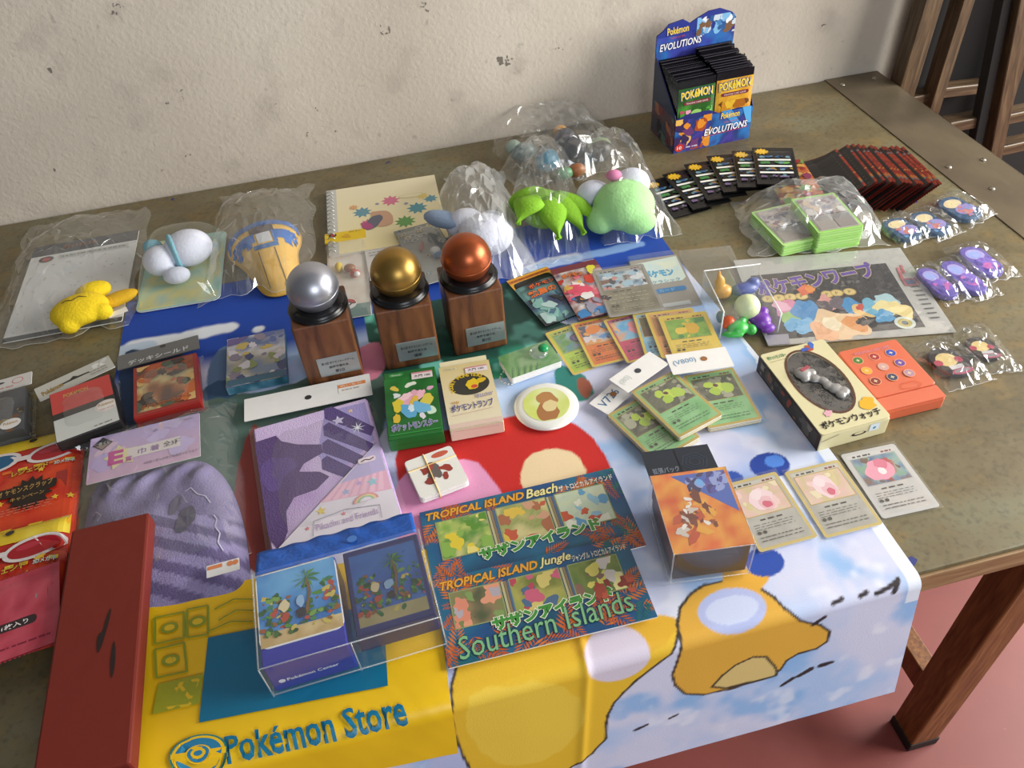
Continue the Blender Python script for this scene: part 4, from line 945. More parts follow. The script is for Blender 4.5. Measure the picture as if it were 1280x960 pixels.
# ------------------------------------------------------------------ fan of black packs
def black_art(a):
    W_, L_ = .064, .112; a.rect(-W_/2, -L_/2, W_/2, L_/2, '121214')
    a.star(-W_/2+.014, L_/2-.014, .012, 'e2b320', 11, .68); a.rect(-W_/2+.006, L_/2-.018, -W_/2+.024, L_/2-.010, 'e8c23a')
    y = L_/2-.028
    for k, (c1, c2, wl) in enumerate((('2f5a86', '254668', 0), ('e8e8e4', 'e8e8e4', 1), ('3f7a44', '5a9a4a', 0), ('e8e8e4', 'e8e8e4', 1), ('2f4a7a', 'a07a2a', 0), ('e8e8e4', 'e8e8e4', 1), ('6f5a80', '2c2630', 0))):
        hh = .0050 if wl else .008
        if wl: a.rect(-W_/2+.006, y-hh, W_/2-.008, y, c1)
        else: a.blobs(-W_/2+.007, y-hh, W_/2-.008, y, [c1, c2, '6a8f9a', c1], 12, k+3, .002, .005)
        y -= hh+.0035
BP = [((804, 228), (842, 219), (908, 282), (862, 298)), ((834, 222), (866, 212), (905, 268), (868, 280)), ((862, 212), (893, 207), (923, 262), (886, 272)), ((890, 206), (922, 202), (942, 262), (906, 268)), ((922, 203), (953, 203), (957, 262), (922, 265)), ((945, 203), (979, 203), (978, 252), (943, 255))]
order = ['leftmost', 'second from the left', 'third from the left', 'fourth from the left', 'fifth from the left', 'rightmost']
proto = None
for i, q in enumerate(BP):
    r = rect(*q, .004)
    if proto is None: proto = pk = pack(None, 'booster_pack', .064, .112, .005, black_art, '', 'booster pack', group='fan of black packs', metal=.1, gloss=.3)
    else: pk = dup_tree(proto)
    pk['label'] = '%s black booster pack of the fan on the bare bench' % order[i]
    tl_, tr_ = P(*q[0], .004), P(*q[1], .004); d = (tr_-tl_).normalized(); up_ = Vector((-d.y, d.x, 0)); 
    pr = r['r']; ctr = (tl_+tr_)/2-Vector((-math.sin(pr), math.cos(pr), 0))*.056
    pk.location = (ctr.x, ctr.y, TZ+.0008+.0052*i); pk.rotation_euler = (0, 0, pr)

# ------------------------------------------------------------------ shingled stack of red packs
def red_art(a):
    W_, L_ = .064, .112
    a.paint(-W_/2, -L_/2, W_/2, L_/2, ['8a1f1c', 'c2452a', 'd98a3a', '7a2230', 'b0302a', '9a8f5a'], 5, 30, 12, 20); a.blobs(-W_/2, -L_/2, W_/2, L_/2-.03, ['c9401f', 'e0a04a', '7f9a4a', 'a02a2a', 'd06a3a', '5a2030'], 40, 4, .003, .011)
    zz = [(-W_/2, L_/2)]; k = 16
    for j in range(k+1): zz.append((-W_/2+W_*j/k, L_/2-.030-(.003 if j % 2 else 0)))
    zz.append((W_/2, L_/2)); a.poly(zz, '1b1a1c')
    for j in range(9): a.ell(-W_/2+.006+.0065*j, L_/2-.017, .0008, .0008, '5a4a3a', 0, 6)
E0, E1 = P(1018, 197, .016), P(1131, 182, .044)          # far ends of the packs' raised right-hand edges
def red_back(a):
    W_, L_ = .064, .112; a.paint(-W_/2, -L_/2, W_/2, L_/2, ['1c1b1d', '242225'], 3, 30, 12, 26); rn = random.Random(4)
    k = 30; x = W_/2-.0022
    for j in range(k): y0 = -L_/2+L_*j/k; a.poly([(x, y0), (W_/2, y0), (W_/2, y0+L_/k), (x, y0+L_/k), (x-.0020, y0+L_/k/2)], rn.choice(['a8321f', 'c2452a', 'b5432a', 'd9823a', '9a2f22', '7f8a90']), up=(j == 0))
    for j in range(13): a.ell(W_/2-.011, -L_/2+.008+.008*j, .0007, .0007, '8a6a4a', 0, 6)
def red_face(a): a.paint(-.032, -.056, .032, .056, ['b0402a', 'd07a3a', '8a2a2c', '7f8a4a', 'c95a3a'], 9, 34, 12, 20); a.blobs(-.032, -.056, .032, .056, ['c9401f', 'e0a04a', '6f9a4a', 'a02a2a', 'd9b05a', '8f3a5a'], 50, 9, .003, .010); a.rect(.004, -.050, .016, -.040, 'b0305a')
nn = 24; proto = None
for i in range(nn):
    f = i/(nn-1); th = math.radians(9+29*sm(f*2.4)); yaw = -.17+.11*f+.02*math.sin(i*1.3)
    if i == 0: pk = pack(None, 'booster_pack', .064, .112, .0036, red_face, 'red booster pack lying picture side up at the low left end of the stack', 'booster pack', metal=.1, back='a3301f')
    elif i == 1: proto = pk = pack(None, 'booster_pack', .064, .112, .0030, red_back, '', 'booster pack', group='shingled red packs', metal=.1, gloss=.35, back='8f2a1c')
    else: pk = dup_tree(proto)
    Rm = Matrix.Rotation(yaw, 3, 'Z') @ Matrix.Rotation(-th, 3, 'Y')
    g = f+.030*math.sin(i*1.9)*(0 < i < nn-1)
    edge = Vector((E0.x+(E1.x-E0.x)*g, E0.y+(E1.y-E0.y)*f+.006*noise.noise(Vector((i*.55, .3, 0))), 0))
    loc = edge-Rm @ Vector((.032, .056, 0)); loc.z = TZ+.0010+.032*math.sin(th)
    if i == 0: loc.x -= .022; loc.z += .004
    else: pk['label'] = '%s dark-backed red pack from the low left end of the shingled stack' % ORD[i-1]
    pk.location = loc; pk.rotation_euler = Rm.to_euler()

# ------------------------------------------------------------------ right end: card bundles, charms, poster
def stack(q, h, n, label, base=.001, col='a9d77a', seed=1):
    r = rect(*q, h+base); t = thing('card_stack', label, 'card stack', r['c']+Vector((0, 0, base)), r['r'])
    w, l = .067, .092; rn = random.Random(seed)
    GS = [M('green_sleeve', '9fd36e', .3, 0, .05), M('green_sleeve_pale', 'b4dd8c', .3, 0, .05)]
    for i in range(n):
        o = slab('card', w, l, h/n*.86, GS[i % 2], t, h/n*i, .003, rn.uniform(-.0008, .0008), rn.uniform(-.0008, .0008))
    a = Art(); a.rect(-w/2+.004, -l/2+.004, w/2-.004, l/2-.004, 'b9b3ac'); a.paint(-w/2+.006, -.004, w/2-.006, l/2-.008, ['a9888f', 'c9c0b4', '8f8a9c', 'd6cfc4'], seed, 50); a.blobs(-w/2+.006, -.004, w/2-.006, l/2-.008, ['c9b39c', '9a7f86', 'dcd8d2', '7f7a86'], 14, seed, .003, .009); a.rect(-w/2+.006, -l/2+.006, -.001, -.008, '9a948e'); a.rect(.001, -l/2+.006, w/2-.006, -.008, '918b88'); a.lines(-w/2+.006, -.007, w/2-.008, -.004, 1, '5a544e', 3)
    a.build('card_face', t, PM(.25, coat=.3), (0, 0, h)); return t
stack(((951, 269), (986, 260), (1021, 291), (981, 298)), .020, 10, 'lower stack of green sleeved cards in the milky bag', seed=2)
stack(((1001, 252), (1040, 245), (1067, 279), (1027, 287)), .034, 17, 'taller stack of green sleeved cards in the milky bag', seed=3)
film([(928, 258), (1062, 238), (1104, 302), (928, 330)], 0, lambda u, v: .044*max(0, 1-abs(u-.1)**3.4)*max(0, 1-abs(v-.15)**4)-.006*(u < -.2), 'milky plastic bag around the two green card stacks', mat=FILM('milky_film2', .14, .16, bump=.4, scale=20, refl=1.6), seed=8, amp=.008, wob=.012)

def charm(q, bagl, label, cols, group, seed, kind):
    r = rect(*q, .004); w, l = r['w'], r['l']
    t = thing('rubber_charm', label, 'charm', r['c']+Vector((0, 0, .0015)), r['r'], group)
    if kind == 'black':
        s = min(w, l)*.42
        prism('charm_base', smooth_loop([(x*s, y*s) for x, y in ((-.7, .9), (.2, 1.1), (.8, .6), (.95, -.1), (.7, -.9), (.0, -1.05), (-.6, -.8), (-.95, 0))], 2), .005, M('charm_black', '2c282c', .4), t, 0, None, None, .001)
        a = Art(); a.ell(-.1*s, .15*s, .52*s, .46*s, 'e0c886'); a.ell(-.6*s, .05*s, .22*s, .20*s, 'b0405a'); a.ell(.45*s, .0*s, .20*s, .20*s, 'b0405a'); a.rect(-.3*s, -.55*s, .4*s, -.30*s, 'c9c6c8'); a.ell(.15*s, -.75*s, .55*s, .20*s, 'b9536f'); a.ell(.15*s, -.72*s, .42*s, .12*s, '8f8a90')
        a.build('charm_print', t, PM(.35), (0, 0, .005))
    else:
        wd, ln = w*.36, l*.36
        prism('charm_base', smooth_loop([(x*wd, y*ln) for x, y in ((-.8, 1), (.3, 1.12), (.95, .8), (.85, .1), (1, -.6), (.5, -1.05), (-.5, -1), (-1, -.6), (-.85, 0))], 2), .007, M('charm_'+cols[0], cols[0], .4), t, 0, None, None, .0015)
        a = Art(); a.ell(0, .45*ln, .62*wd, .36*ln, cols[1]); a.ell(-.05*wd, .45*ln, .48*wd, .26*ln, cols[2]); a.ell(.15*wd, -.25*ln, .7*wd, .42*ln, cols[3]); a.ell(.05*wd, -.42*ln, .38*wd, .22*ln, cols[4]); a.blobs(-.6*wd, -.8*ln, .7*wd, .1*ln, [cols[4], cols[3], cols[5]], 9, seed, .002, .006)
        a.build('charm_print', t, PM(.35), (0, 0, .007))
    tube('ring', [(.004*math.cos(k)-w*.1, l*.36+.004*math.sin(k), .006) for k in [j*2*math.pi/12 for j in range(12)]], .0008, M('ring_wire', 'bfc2c4', .3, .9), t, 5, True)
    film(q, 0, dome(.013 if kind != 'black' else .011, 4, 4), bagl, name='plastic_pouch', cat='pouch', seed=seed, amp=.0045, wob=.006, n=22, group=None, mat=FILM('glossy_pouch', .05, .06, bump=.5, scale=36, refl=1.9))
BC = ['31567a', 'e6d3b0', 'ead9a6', '9a8fd0', 'cf7f78', '6fa0cf']; VC = ['6a5ab4', 'b8a9e6', '9fb0ee', '8a6fd0', 'd06fc0', '5a4aa4']
charm(((1093, 284), (1124, 262), (1165, 296), (1128, 314)), 'left pouch of the three blue charms', 'blue charm with a tan oval, left of three near the red packs', BC, 'blue charms', 11, 'blue')
charm(((1128, 274), (1154, 255), (1203, 290), (1166, 308)), 'middle pouch of the three blue charms', 'blue charm with a tan oval, middle of the three', BC, 'blue charms', 12, 'blue')
charm(((1160, 256), (1188, 238), (1238, 266), (1210, 294)), 'right pouch of the three blue charms', 'blue charm with a tan oval, nearest the steel strip', BC, 'blue charms', 13, 'blue')
charm(((1142, 338), (1165, 326), (1206, 372), (1172, 390)), 'left pouch of the three violet charms', 'violet charm beside the poster sleeve, left of three', VC, 'violet charms', 14, 'violet')
charm(((1160, 328), (1190, 320), (1256, 368), (1212, 382)), 'middle pouch of the three violet charms', 'violet charm in the middle of its three', VC, 'violet charms', 15, 'violet')
charm(((1180, 312), (1222, 302), (1276, 346), (1226, 358)), 'right pouch of the three violet charms', 'violet charm nearest the bench end, right of three', VC, 'violet charms', 16, 'violet')
charm(((1138, 432), (1186, 418), (1240, 474), (1186, 494)), 'clear pouch of the lower black charm by the orange case', 'black charm with tan and pink face print beside the orange case', BC, 'black charms', 17, 'black')
charm(((1192, 412), (1236, 402), (1264, 462), (1222, 474)), 'clear pouch of the farther black charm', 'black charm with tan print, farther from the orange case', BC, 'black charms', 18, 'black')

# poster in a sleeve
q = [(922, 330), (1128, 305), (1186, 412), (958, 436)]
r = rect(*q, .002); w, l = r['w'], r['l']; t = thing('poster_sleeve', 'flat dark poster with violet lettering in a clear sleeve', 'poster', r['c']+Vector((0, 0, .001)), r['r'])
slab('sheet', w, l, .0012, CARDSTOCK, t, 0, .001)
def loc_of(px, py, r, h=.002):
    p = P(px, py, h)-r['c']; c, s = math.cos(-r['r']), math.sin(-r['r']); return (p.x*c-p.y*s, p.x*s+p.y*c)
a = Art((-w/2, -l/2, w/2, l/2)); a.rect(-w/2, -l/2, w/2, l/2, 'b5b3ae'); L = lambda px, py: loc_of(px, py, r)
a.poly([L(938, 345), L(1107, 329), L(1157, 409), L(961, 426)], '2e2c2f')
p0, p1 = L(952, 372), L(1100, 345)
ra = math.atan2(p1[1]-p0[1], p1[0]-p0[0])
a.text('ポケモンワープ', p0[0], p0[1], .035, '5b3f9e', math.hypot(p1[0]-p0[0], p1[1]-p0[1]), .045, 'cbb58c', .035, rot=ra)
for px, py in ((960, 374), (974, 372.5), (988, 371.5), (1002, 370.5), (1034, 368), (1046, 366.5), (1062, 365)): x, y = L(px, py); a.ell(x, y, .0085, .0075, 'b89b54'); a.ell(x, y, .0070, .006, 'dcc37e'); a.text('P', x-.002, y-.003, .006, '7a6230')
def B(px, py, rad, c, s=1, asp=.8): x, y = L(px, py); a.blob(x, y, rad, c, random.Random(s), asp, 16, .28)
for px, py, rad, c in ((984, 386, .018, 'd88aa8'), (976, 383, .012, 'e4b0c4'), (990, 398, .016, '9cc07a'), (992, 405, .014, '6aa9d2'), (1006, 363, .012, 'd9643a'), (1012, 362, .008, 'e8903a'), (1010, 390, .024, '4f8fc4'), (1008, 408, .016, '7fb6dc'), (1034, 380, .018, 'd99a92'), (1030, 384, .012, '5a5054'), (1048, 380, .016, '6a5f68'), (1068, 384, .018, '3f8fc4'), (1084, 388, .018, 'e6c07a'), (1078, 384, .009, 'c94a3a'), (1050, 405, .034, 'e9c9a0'), (1030, 416, .020, 'eab48a'), (1070, 404, .018, 'e09a5a'), (1078, 402, .009, '3a3434'), (1092, 384, .018, '6fb0cc'), (1108, 378, .018, 'a9cad0'), (1112, 386, .020, 'ead99a'), (1106, 396, .014, '4f9ac8'), (1126, 388, .018, 'e6d28f'), (1040, 406, .014, 'f0e0c0')): B(px, py, rad, c, int(px))
x, y = L(1131, 404); a.ell(x, y, .013, .012, 'cdd6cf'); a.ell(x, y, .009, .008, 'b9a95a'); a.ell(x, y, .004, .004, '4a5a6a')
c0, c1 = L(1118, 332), L(1166, 410); ra2 = math.atan2(c1[1]-c0[1], c1[0]-c0[0])
for i in range(9):
    f = .30+.07*i; x, y = c0[0]+(c1[0]-c0[0])*f, c0[1]+(c1[1]-c0[1])*f; a.rect(x+.004, y-.0012, x+.016, y+.0012, '5f5a58')
x, y = L(1138, 353); a.rect(x-.010, y-.008, x+.010, y+.008, 'a05a62'); a.rect(x-.006, y-.005, x+.006, y+.005, '4f5a7a'); a.line([L(1122, 335), L(1128, 350)], .004, 'c0656a'); a.line([L(1126, 332), L(1130, 342)], .003, 'c0656a')
a.poly([L(955, 420), L(985, 418), L(988, 432), L(958, 435)], '9a97a4')
a.build('poster_print', t, PM(.3, coat=.5), (0, 0, .0012))
pouch_over(t, w, l, .003, 0, 9, FILM('sleeve_film', .06, .05, bump=.5, scale=16, refl=1.6), .0022, 0, .002)

# watch box with an oval window
q = [(948, 444.5), (1031, 424.6), (1111, 521), (1029, 546)]
H = .026; r = rect(*q, H); w, l = r['w'], r['l']; t = thing('watch_box', 'cream boxed watch with a dark oval window beside the orange case', 'box', r['c'], r['r'])
CRM = M('cream_card', 'd8cfa4', .5); BRN = M('brown_card', '3f2a22', .5)
box('carton', w, l, H-.0012, CRM, t, 0, .0015)
ow, olh = w*.345, l*.375; cy = l*.05
bm = bmesh.new(); outer = rr(w, l, .004, 4); inner = [(ow*math.cos(k)*1.0, cy+olh*math.sin(k)) for k in [j*2*math.pi/40 for j in range(40)]]
vo = [bm.verts.new((x, y, 0)) for x, y in outer]; vi = [bm.verts.new((x, y, 0)) for x, y in inner]
eo = [bm.edges.new((vo[i-1], vo[i])) for i in range(len(vo))]; ei = [bm.edges.new((vi[i-1], vi[i])) for i in range(len(vi))]
bmesh.ops.triangle_fill(bm, edges=eo+ei, use_beauty=True); bmesh.ops.recalc_face_normals(bm, faces=bm.faces[:])
for f in bm.faces:
    if f.normal.z < 0: f.normal_flip()
o = bmo('face_card', bm, CRM, t, False, (0, 0, H+.0012)); md = o.modifiers.new('t', 'SOLIDIFY'); md.thickness = .0012
prism('oval_tray', inner, .0006, M('tray_dark', '1f1b1a', .6), t, H-.0010)
wt = lobes('watch', [(-.007, cy+.018, .004, .010, .009, .004), (.002, cy+.014, .003, .007, .006, .003), (-.010, cy+.010, .003, .006, .005, .003), (-.001, cy+.004, .003, .007, .006, .003), (.004, cy-.004, .003, .006, .007, .003), (.003, cy-.012, .003, .0065, .006, .003), (.006, cy-.020, .003, .0085, .007, .0035), (.010, cy-.028, .003, .008, .007, .003), (.004, cy-.030, .003, .006, .006, .003)], .0011, M('watch_grey', '9a9896', .3, .1), t, (0, 0, H-.0008), (0, 0, .25)); box('watch_face', .013, .005, .001, M('watch_red', 'a4525a', .4), t, H+.0065, .0004, -.009, cy+.018, (0, 0, .3))
prism('oval_window', inner, .0003, FILM('window_film', .02, .05, bump=.3, scale=50, refl=1.0), t, H+.0007)
a = Art((-w/2, -l/2, w/2, l/2))
for k0 in range(40):
    k1, k2 = 2*math.pi*k0/40, 2*math.pi*(k0+1)/40; a.poly([(ow*math.cos(k1), cy+olh*math.sin(k1)), (ow*math.cos(k2), cy+olh*math.sin(k2)), (ow*1.09*math.cos(k2), cy+olh*1.06*math.sin(k2)), (ow*1.09*math.cos(k1), cy+olh*1.06*math.sin(k1))], '5a382c', up=False)
a.text('ポケットモンスター', -w/2+.005, l/2-.013, .007, '2f7f4a', .024, .03); a.line([(-w/2+.005, l/2-.016), (-w/2+.03, l/2-.016)], .0005, '8a8460')
a.blob(.018, l/2-.009, .007, 'b0503a', random.Random(3), .7); a.blob(.023, l/2-.004, .006, '3a6ac0', random.Random(4), .6); a.blob(.012, l/2-.010, .005, '3a5ab0', random.Random(6), .6)
a.blob(w/2-.013, -l/2+.026, .010, 'e3ae26', random.Random(5), .8, 14, .3); a.blob(-.019, -l/2+.026, .006, 'dfa9b4', random.Random(7), .8)
a.text('ポケモンウォッチ', -w/2+.006, -l/2+.006, .011, '241b18', w-.012, .03); a.build('lid_print', t, PM(.5), (0, 0, H+.0013))
a = Art(); a.line([(-w/2+.002, .016), (-w/2+.022, .021)], .0006, '4a3a2a'); a.ell(.006, .013, .009, .0028, '2a2422'); a.ell(.006, .014, .006, .0018, 'd8cfa4'); a.rect(.018, .012, .030, .023, 'd7e3ea'); a.ell(.024, .0165, .002, .002, '5a8aa8'); a.build('end_print', t, PM(.5), (0, -l/2-.0002, 0), FRONT)
a = Art((-l/2, 0, l/2, H)); a.rect(-l/2, 0, l/2, H, '40291f'); a.rect(-l/2+.006, .003, l/2-.006, H-.003, '4b4640'); a.blobs(-l/2+.008, .004, l/2-.008, H-.004, ['8f8c84', '5f5c58', 'a8553f', '6a6762', '96705a'], 18, 4, .003, .008); a.build('side_print', t, PM(.5), (-w/2-.0002, 0, 0), LEFT)
# orange plastic case
q = [(1043.4, 440), (1122.6, 423.4), (1181, 494), (1111, 513)]
H = .021; r = rect(*q, H); w, l = r['w'], r['l']; t = thing('card_case', 'translucent orange plastic card case with nine coloured dots', 'case', r['c'], r['r'])
ORG = M('orange_plastic', 'cf6444', .32, 0, .04); ORG2 = M('orange_plastic_lid', 'd66e50', .3, 0, .04)
box('case_body', w, l, H-.003, ORG, t, 0, .003); slab('lid', w, l*.80, .003, ORG2, t, H-.003, .004, 0, l*.10, .001); box('lid_step', w-.001, l*.19, .0016, ORG2, t, H-.003, .0007, 0, -l*.40)
a = Art()
for i in range(3):
    for j in range(3):
        c = [['4a7a3a', 'a8323a', '2f4fb0'], ['e0a83a', 'c9a0a0', '6a4a9c'], ['8a3a34', '3a4560', 'b08aa0']][i][j]; x, y = -.024+.0215*j+.006*0, .030-.0185*i; a.ell(x, y, .0065, .0065, 'e0a078'); a.ell(x, y, .0055, .0055, c); a.star(x, y, .003, 'd8c8a0', 4, .4)
a.text('POKéMON CARD GAME', -.022, l/2-.013, .0045, 'c98fa8', .045); a.line([(.0, -.020), (-.004, -.027), (.016, -.031), (.022, -.026), (.017, -.020), (.0, -.020)], .0006, 'c9531f')
a.build('dot_print', t, PM(.4), (0, 0, H+.0001))

# three pink-pictured cards at the right
GB = dict(border='c9b36a', ground='b9b6ae', ground2='a8a49c', head='c4c0b4', art=['d9c9a4', 'e0b9b0', 'cdbd8a'], main=[(.5, .48, .015, 'efd2d6'), (.56, .35, .009, 'e6b9c0'), (.45, .68, .007, 'f2dde0'), (.56, .28, .005, 'd25a74')], blobs=['e6d8b4', 'ecc9c4', 'd6c490'], n=10, ink='55524c')
MB = dict(border='c2c1c0', ground='bcbab8', ground2='c9c2bc', head='c9c8c6', frame='aaa8a6', art=['7a5a4c', '5f7fa0', '8fb0a0', 'b04a44'], main=[(.45, .45, .016, 'e79ab0'), (.55, .68, .008, 'd9708c'), (.5, .42, .005, 'f4e4e6')], blobs=['3f5f90', 'b03a34', '7aa08a', '6a4a3a'], n=16, ink='55524c')
card(((901, 608), (970, 589), (1025, 671), (947, 691)), .0025, dict(GB, seed=3), 'gold-edged pink-pictured card partly behind the clear deck box', 'gold-edged cards')
card(((978.5, 590.5), (1048, 572.5), (1107.5, 656), (1029, 676)), .0025, dict(GB, seed=4), 'gold-edged pink-pictured card between the other two right-hand cards', 'gold-edged cards')
card(((1049, 567.6), (1116, 552.8), (1178.6, 634.8), (1103, 651)), .0015, dict(MB, seed=5), 'grey-edged pink-pictured card nearest the bench corner')

# ------------------------------------------------------------------ fan of five yellow-edged cards and one behind
YB_ = 'd9bc3f'
FAN = [(((677.5, 412.5), (732, 396), (776, 456), (722.5, 474)), dict(border=YB_, ground='9fc23a', ground2='b8d050', head='a8b85a', art=['5f8fb0', '7aa05a', '9ab8c4'], main=[(.6, .55, .012, '6a5a80'), (.55, .6, .006, '8f80a4')], blobs=['6a9a5a', '8a8fb0'], n=8), 'yellow-edged card with a green lower half, leftmost of the fan'),
       (((711, 400), (766, 388), (802, 452), (746, 465)), dict(border=YB_, ground='d9622f', ground2='e0843a', head='c96a3a', art=['4f5a80', 'e0923a', 'c9c4c4', '4f90c8'], main=[(.35, .72, .010, 'e0843a'), (.75, .8, .008, '3f8fd0')], blobs=['d9d0d0', '5a5a70', 'e2a05a'], n=16), 'yellow-edged card with an orange lower half, second of the fan'),
       (((751, 396), (806, 384), (845, 446), (790, 459)), dict(border=YB_, ground='b8347a', ground2='c94a6a', head='a85a7a', art=['4fa0d0', '7fb8d8', 'e0a070'], main=[(.68, .5, .016, 'e8909a'), (.55, .7, .008, 'e08a90')], blobs=['5fa8d8', 'e2b080'], n=8), 'yellow-edged card with a magenta lower half, third of the fan'),
       (((791, 390), (852, 381), (868, 446), (807, 455)), dict(border=YB_, ground='6fa8c8', ground2='9cc6d8', head='8fb0b8', art=['5a3f2c', '6a5230', '4a5a3a'], main=[(.5, .6, .012, 'c24a34'), (.55, .3, .007, 'd8b88a')], blobs=['a08a5a', '7a3a2c'], n=10), 'yellow-edged card with a pale blue lower half, fourth of the fan'),
       (((806, 392), (866, 384), (890, 440), (826, 450)), dict(border=YB_, ground='d98a4a', ground2='e0a060', head='d09a5a', art=['c98a5a', 'a8703a'], blobs=['e0b080'], n=6), 'yellow-edged card mostly hidden under the top card of the fan'),
       (((822.5, 393.8), (881, 387.5), (907, 447), (846, 457)), dict(border='dcc044', ground='dcb73a', ground2='e2c65a', head='d8b848', art=['6a9a3a', '8fb84a', '4f8a3c'], main=[(.6, .45, .011, 'e0b030'), (.3, .4, .008, 'e8c84a')], blobs=['7fae3f', 'd8c040', '4f8a4a'], n=12), 'yellow-edged card with a golden lower half on top of the fan')]
for i, (q, st, lb) in enumerate(FAN): card(q, .0022+.0026*i, dict(st, seed=i+11), lb, 'fan of yellow-edged cards')

# three bagged bundles of green cards with white tags
GR = dict(border='b9a04a', ground='6fae6a', ground2='8fc48a', head='7fb072', frame='8f7a3a', art=['4a4a3c', '6a6a58', '3c4436', '77755f'], main=[(.35, .68, .006, 'b6cf3f'), (.55, .5, .008, 'c4d84a'), (.75, .42, .009, 'b0cc48'), (.42, .35, .007, 'a8c83c'), (.5, .6, .003, '5a2f2c')], blobs=['8f8f78', '55584a', 'a8a890'], n=16, ink='3f6a4a')
def bundle(q, base, tq, label, seed, tagtxt, hole, tz):
    r = rect(*q, base+.006); t = thing('card_bundle', label, 'card bundle', r['c']+Vector((0, 0, base)), r['r'], 'bagged green card bundles')
    for i in range(6): slab('card', .063, .088, .0009, CARDSTOCK if i % 2 else M('card_edge_gold', 'b9a45a', .5), t, .0010*i, .003)
    w, l = .063, .088; tmp = card(q, base+.006, dict(GR, seed=seed), label, sleeve=True)
    for ch in list(tmp.children):
        ch.parent = t; ch.location = (ch.location.x, ch.location.y, ch.location.z+.006)
    bpy.data.objects.remove(tmp)
    tr = rect(*tq, base+tz); c, s = math.cos(-r['r']), math.sin(-r['r']); d = tr['c']-r['c']; lx, ly = d.x*c-d.y*s, d.x*s+d.y*c
    tg = slab('paper_tag', tr['w'], tr['l'], .0006, WHITEP, t, 0, .0008, 0, 0); tg.location = (lx, ly, tz); tg.rotation_euler = (0, 0, tr['r']-r['r'])
    a = Art(); 
    for tx, x, hh, c_ in tagtxt: a.text(tx, tr['w']*x, -.005, hh, c_, rot=.1)
    a.ell(hole*tr['w'], .002, .0042, .0040, '3f4148' if hole < .05 else '9a6a3f')
    a.build('tag_writing', tg, PM(.6), (0, 0, .0006)); return t
bundle(((771, 519), (812, 494), (863, 545), (820, 576)), .0020, ((740, 504.5), (763, 478.7), (787, 493), (760, 521)), 'bagged green card bundle whose tag reads V726, lowest of three', 21, [('V726', -.36, .011, '3f6f9c')], .2, .006)
bundle(((794, 490), (842, 463), (897, 519), (849, 548)), .0095, ((759, 474.4), (814, 440), (834, 455), (787, 491.6)), 'bagged green card bundle with a blank-looking tag, middle of three', 22, [('(80)', -.42, .010, 'd2d6d2')], .0, .010)
bundle(((851.7, 470), (913.6, 461.5), (954, 524), (889.5, 534)), .0030, ((831, 445), (907, 433), (917, 458), (842, 469)), 'bagged green card bundle nearest the watch box, tag with blue writing', 23, [('(V800)', -.42, .010, '6f9cc0')], .08, .017)

# ------------------------------------------------------------------ packs and jumbo cards behind the fan
q = [(634, 349), (677, 334), (734, 392), (690, 408)]
r = rect(*q, .004)
def art_a(a):
    W_, L_ = .065, .115; a.rect(-W_/2, -L_/2, W_/2, L_/2, '2c3350'); a.paint(-W_/2, -L_/2, W_/2, L_/2-.025, ['2f3858', '5a7f94', '6fa09c', '23262f'], 5, 26, 12, 16); a.rect(-W_/2, L_/2-.026, W_/2, L_/2, 'd9a02a'); a.rect(-W_/2, L_/2-.010, W_/2, L_/2-.004, 'b5641f'); a.lines(-W_/2+.004, L_/2-.009, W_/2-.004, L_/2-.005, 1, '7a3a1a', 3)
    a.text('ポケモン', -.014, L_/2-.037, .009, 'd9602a', .040, .03, '3a2030', .03); a.text('熱風の', -.022, L_/2-.056, .014, 'e0702a', .042, .04, '2a1a20', .03); a.blobs(-W_/2+.004, -L_/2, W_/2-.004, .0, ['7fb0a8', '2a2c34', 'a8c4c0', '4a6a80'], 16, 3, .004, .012)
pk = pack(None, 'booster_pack', .065, .115, .005, art_a, 'booster pack with an orange top band and Japanese lettering beside the copper trophy', 'booster pack', seed=3, gloss=.3, metal=.1)
pk.location = r['c']+Vector((0, 0, .0015)); pk.rotation_euler = (0, 0, r['r'])
pk.location.x, pk.location.y = r['c'].x, r['c'].y
def art_b(a):
    W_, L_ = .068, .118; a.rect(-W_/2, -L_/2, W_/2, L_/2, '8a3a4a'); a.paint(-W_/2, -L_/2, W_/2, L_/2-.014, ['c2505a', 'e2a8a8', '5a5068', 'd8d2d0', '8f5a50'], 5, 26, 12, 18); a.rect(-W_/2, L_/2-.014, W_/2, L_/2, '6e2733')
    a.blobs(-W_/2, -.02, W_/2, L_/2-.03, ['d9506a', 'e06a80', 'e6d8d2', 'c9402f', 'd8b050'], 22, 7, .005, .013); a.blobs(-W_/2, -L_/2, W_/2, -.015, ['e2e2e0', '2f3040', '3f7fb8', '8f8fa0', 'd8924a'], 24, 8, .004, .011); a.text('ポケモン', -W_/2+.008, L_/2-.032, .011, 'd9702a', .030, .04, '5a2a20', .03); a.blob(.018, L_/2-.022, .010, 'd9d23a', random.Random(2), .6)
r = rect((684, 338), (744, 326), (790, 386), (722, 402), .008)
pk = pack(None, 'booster_pack', .068, .118, .005, art_b, 'large pink-pictured booster pack between the orange-topped pack and the silver card', 'booster pack', seed=4, gloss=.3, metal=.1, back='7a2f3c')
pk.location = r['c']+Vector((0, 0, .0068)); pk.rotation_euler = (0, 0, r['r'])
card(((744, 341), (803, 331), (826, 384), (762, 396)), .0125, dict(border='8f8c86', ground='6f6a58', ground2='8a8470', head='9a9a9a', frame='8a8a88', art=['5a6474', '8fb0c4', 'c9c4c0', '4a3a38'], blobs=['d0d4d8', '3a4454', '7a5a4c', '9fc0d0', 'c98a80'], n=26, seed=31, ink='a8a48a'), 'large silver-grey jumbo card behind the fan of cards', cat='card', name='jumbo_card', w=.074, l=.103)

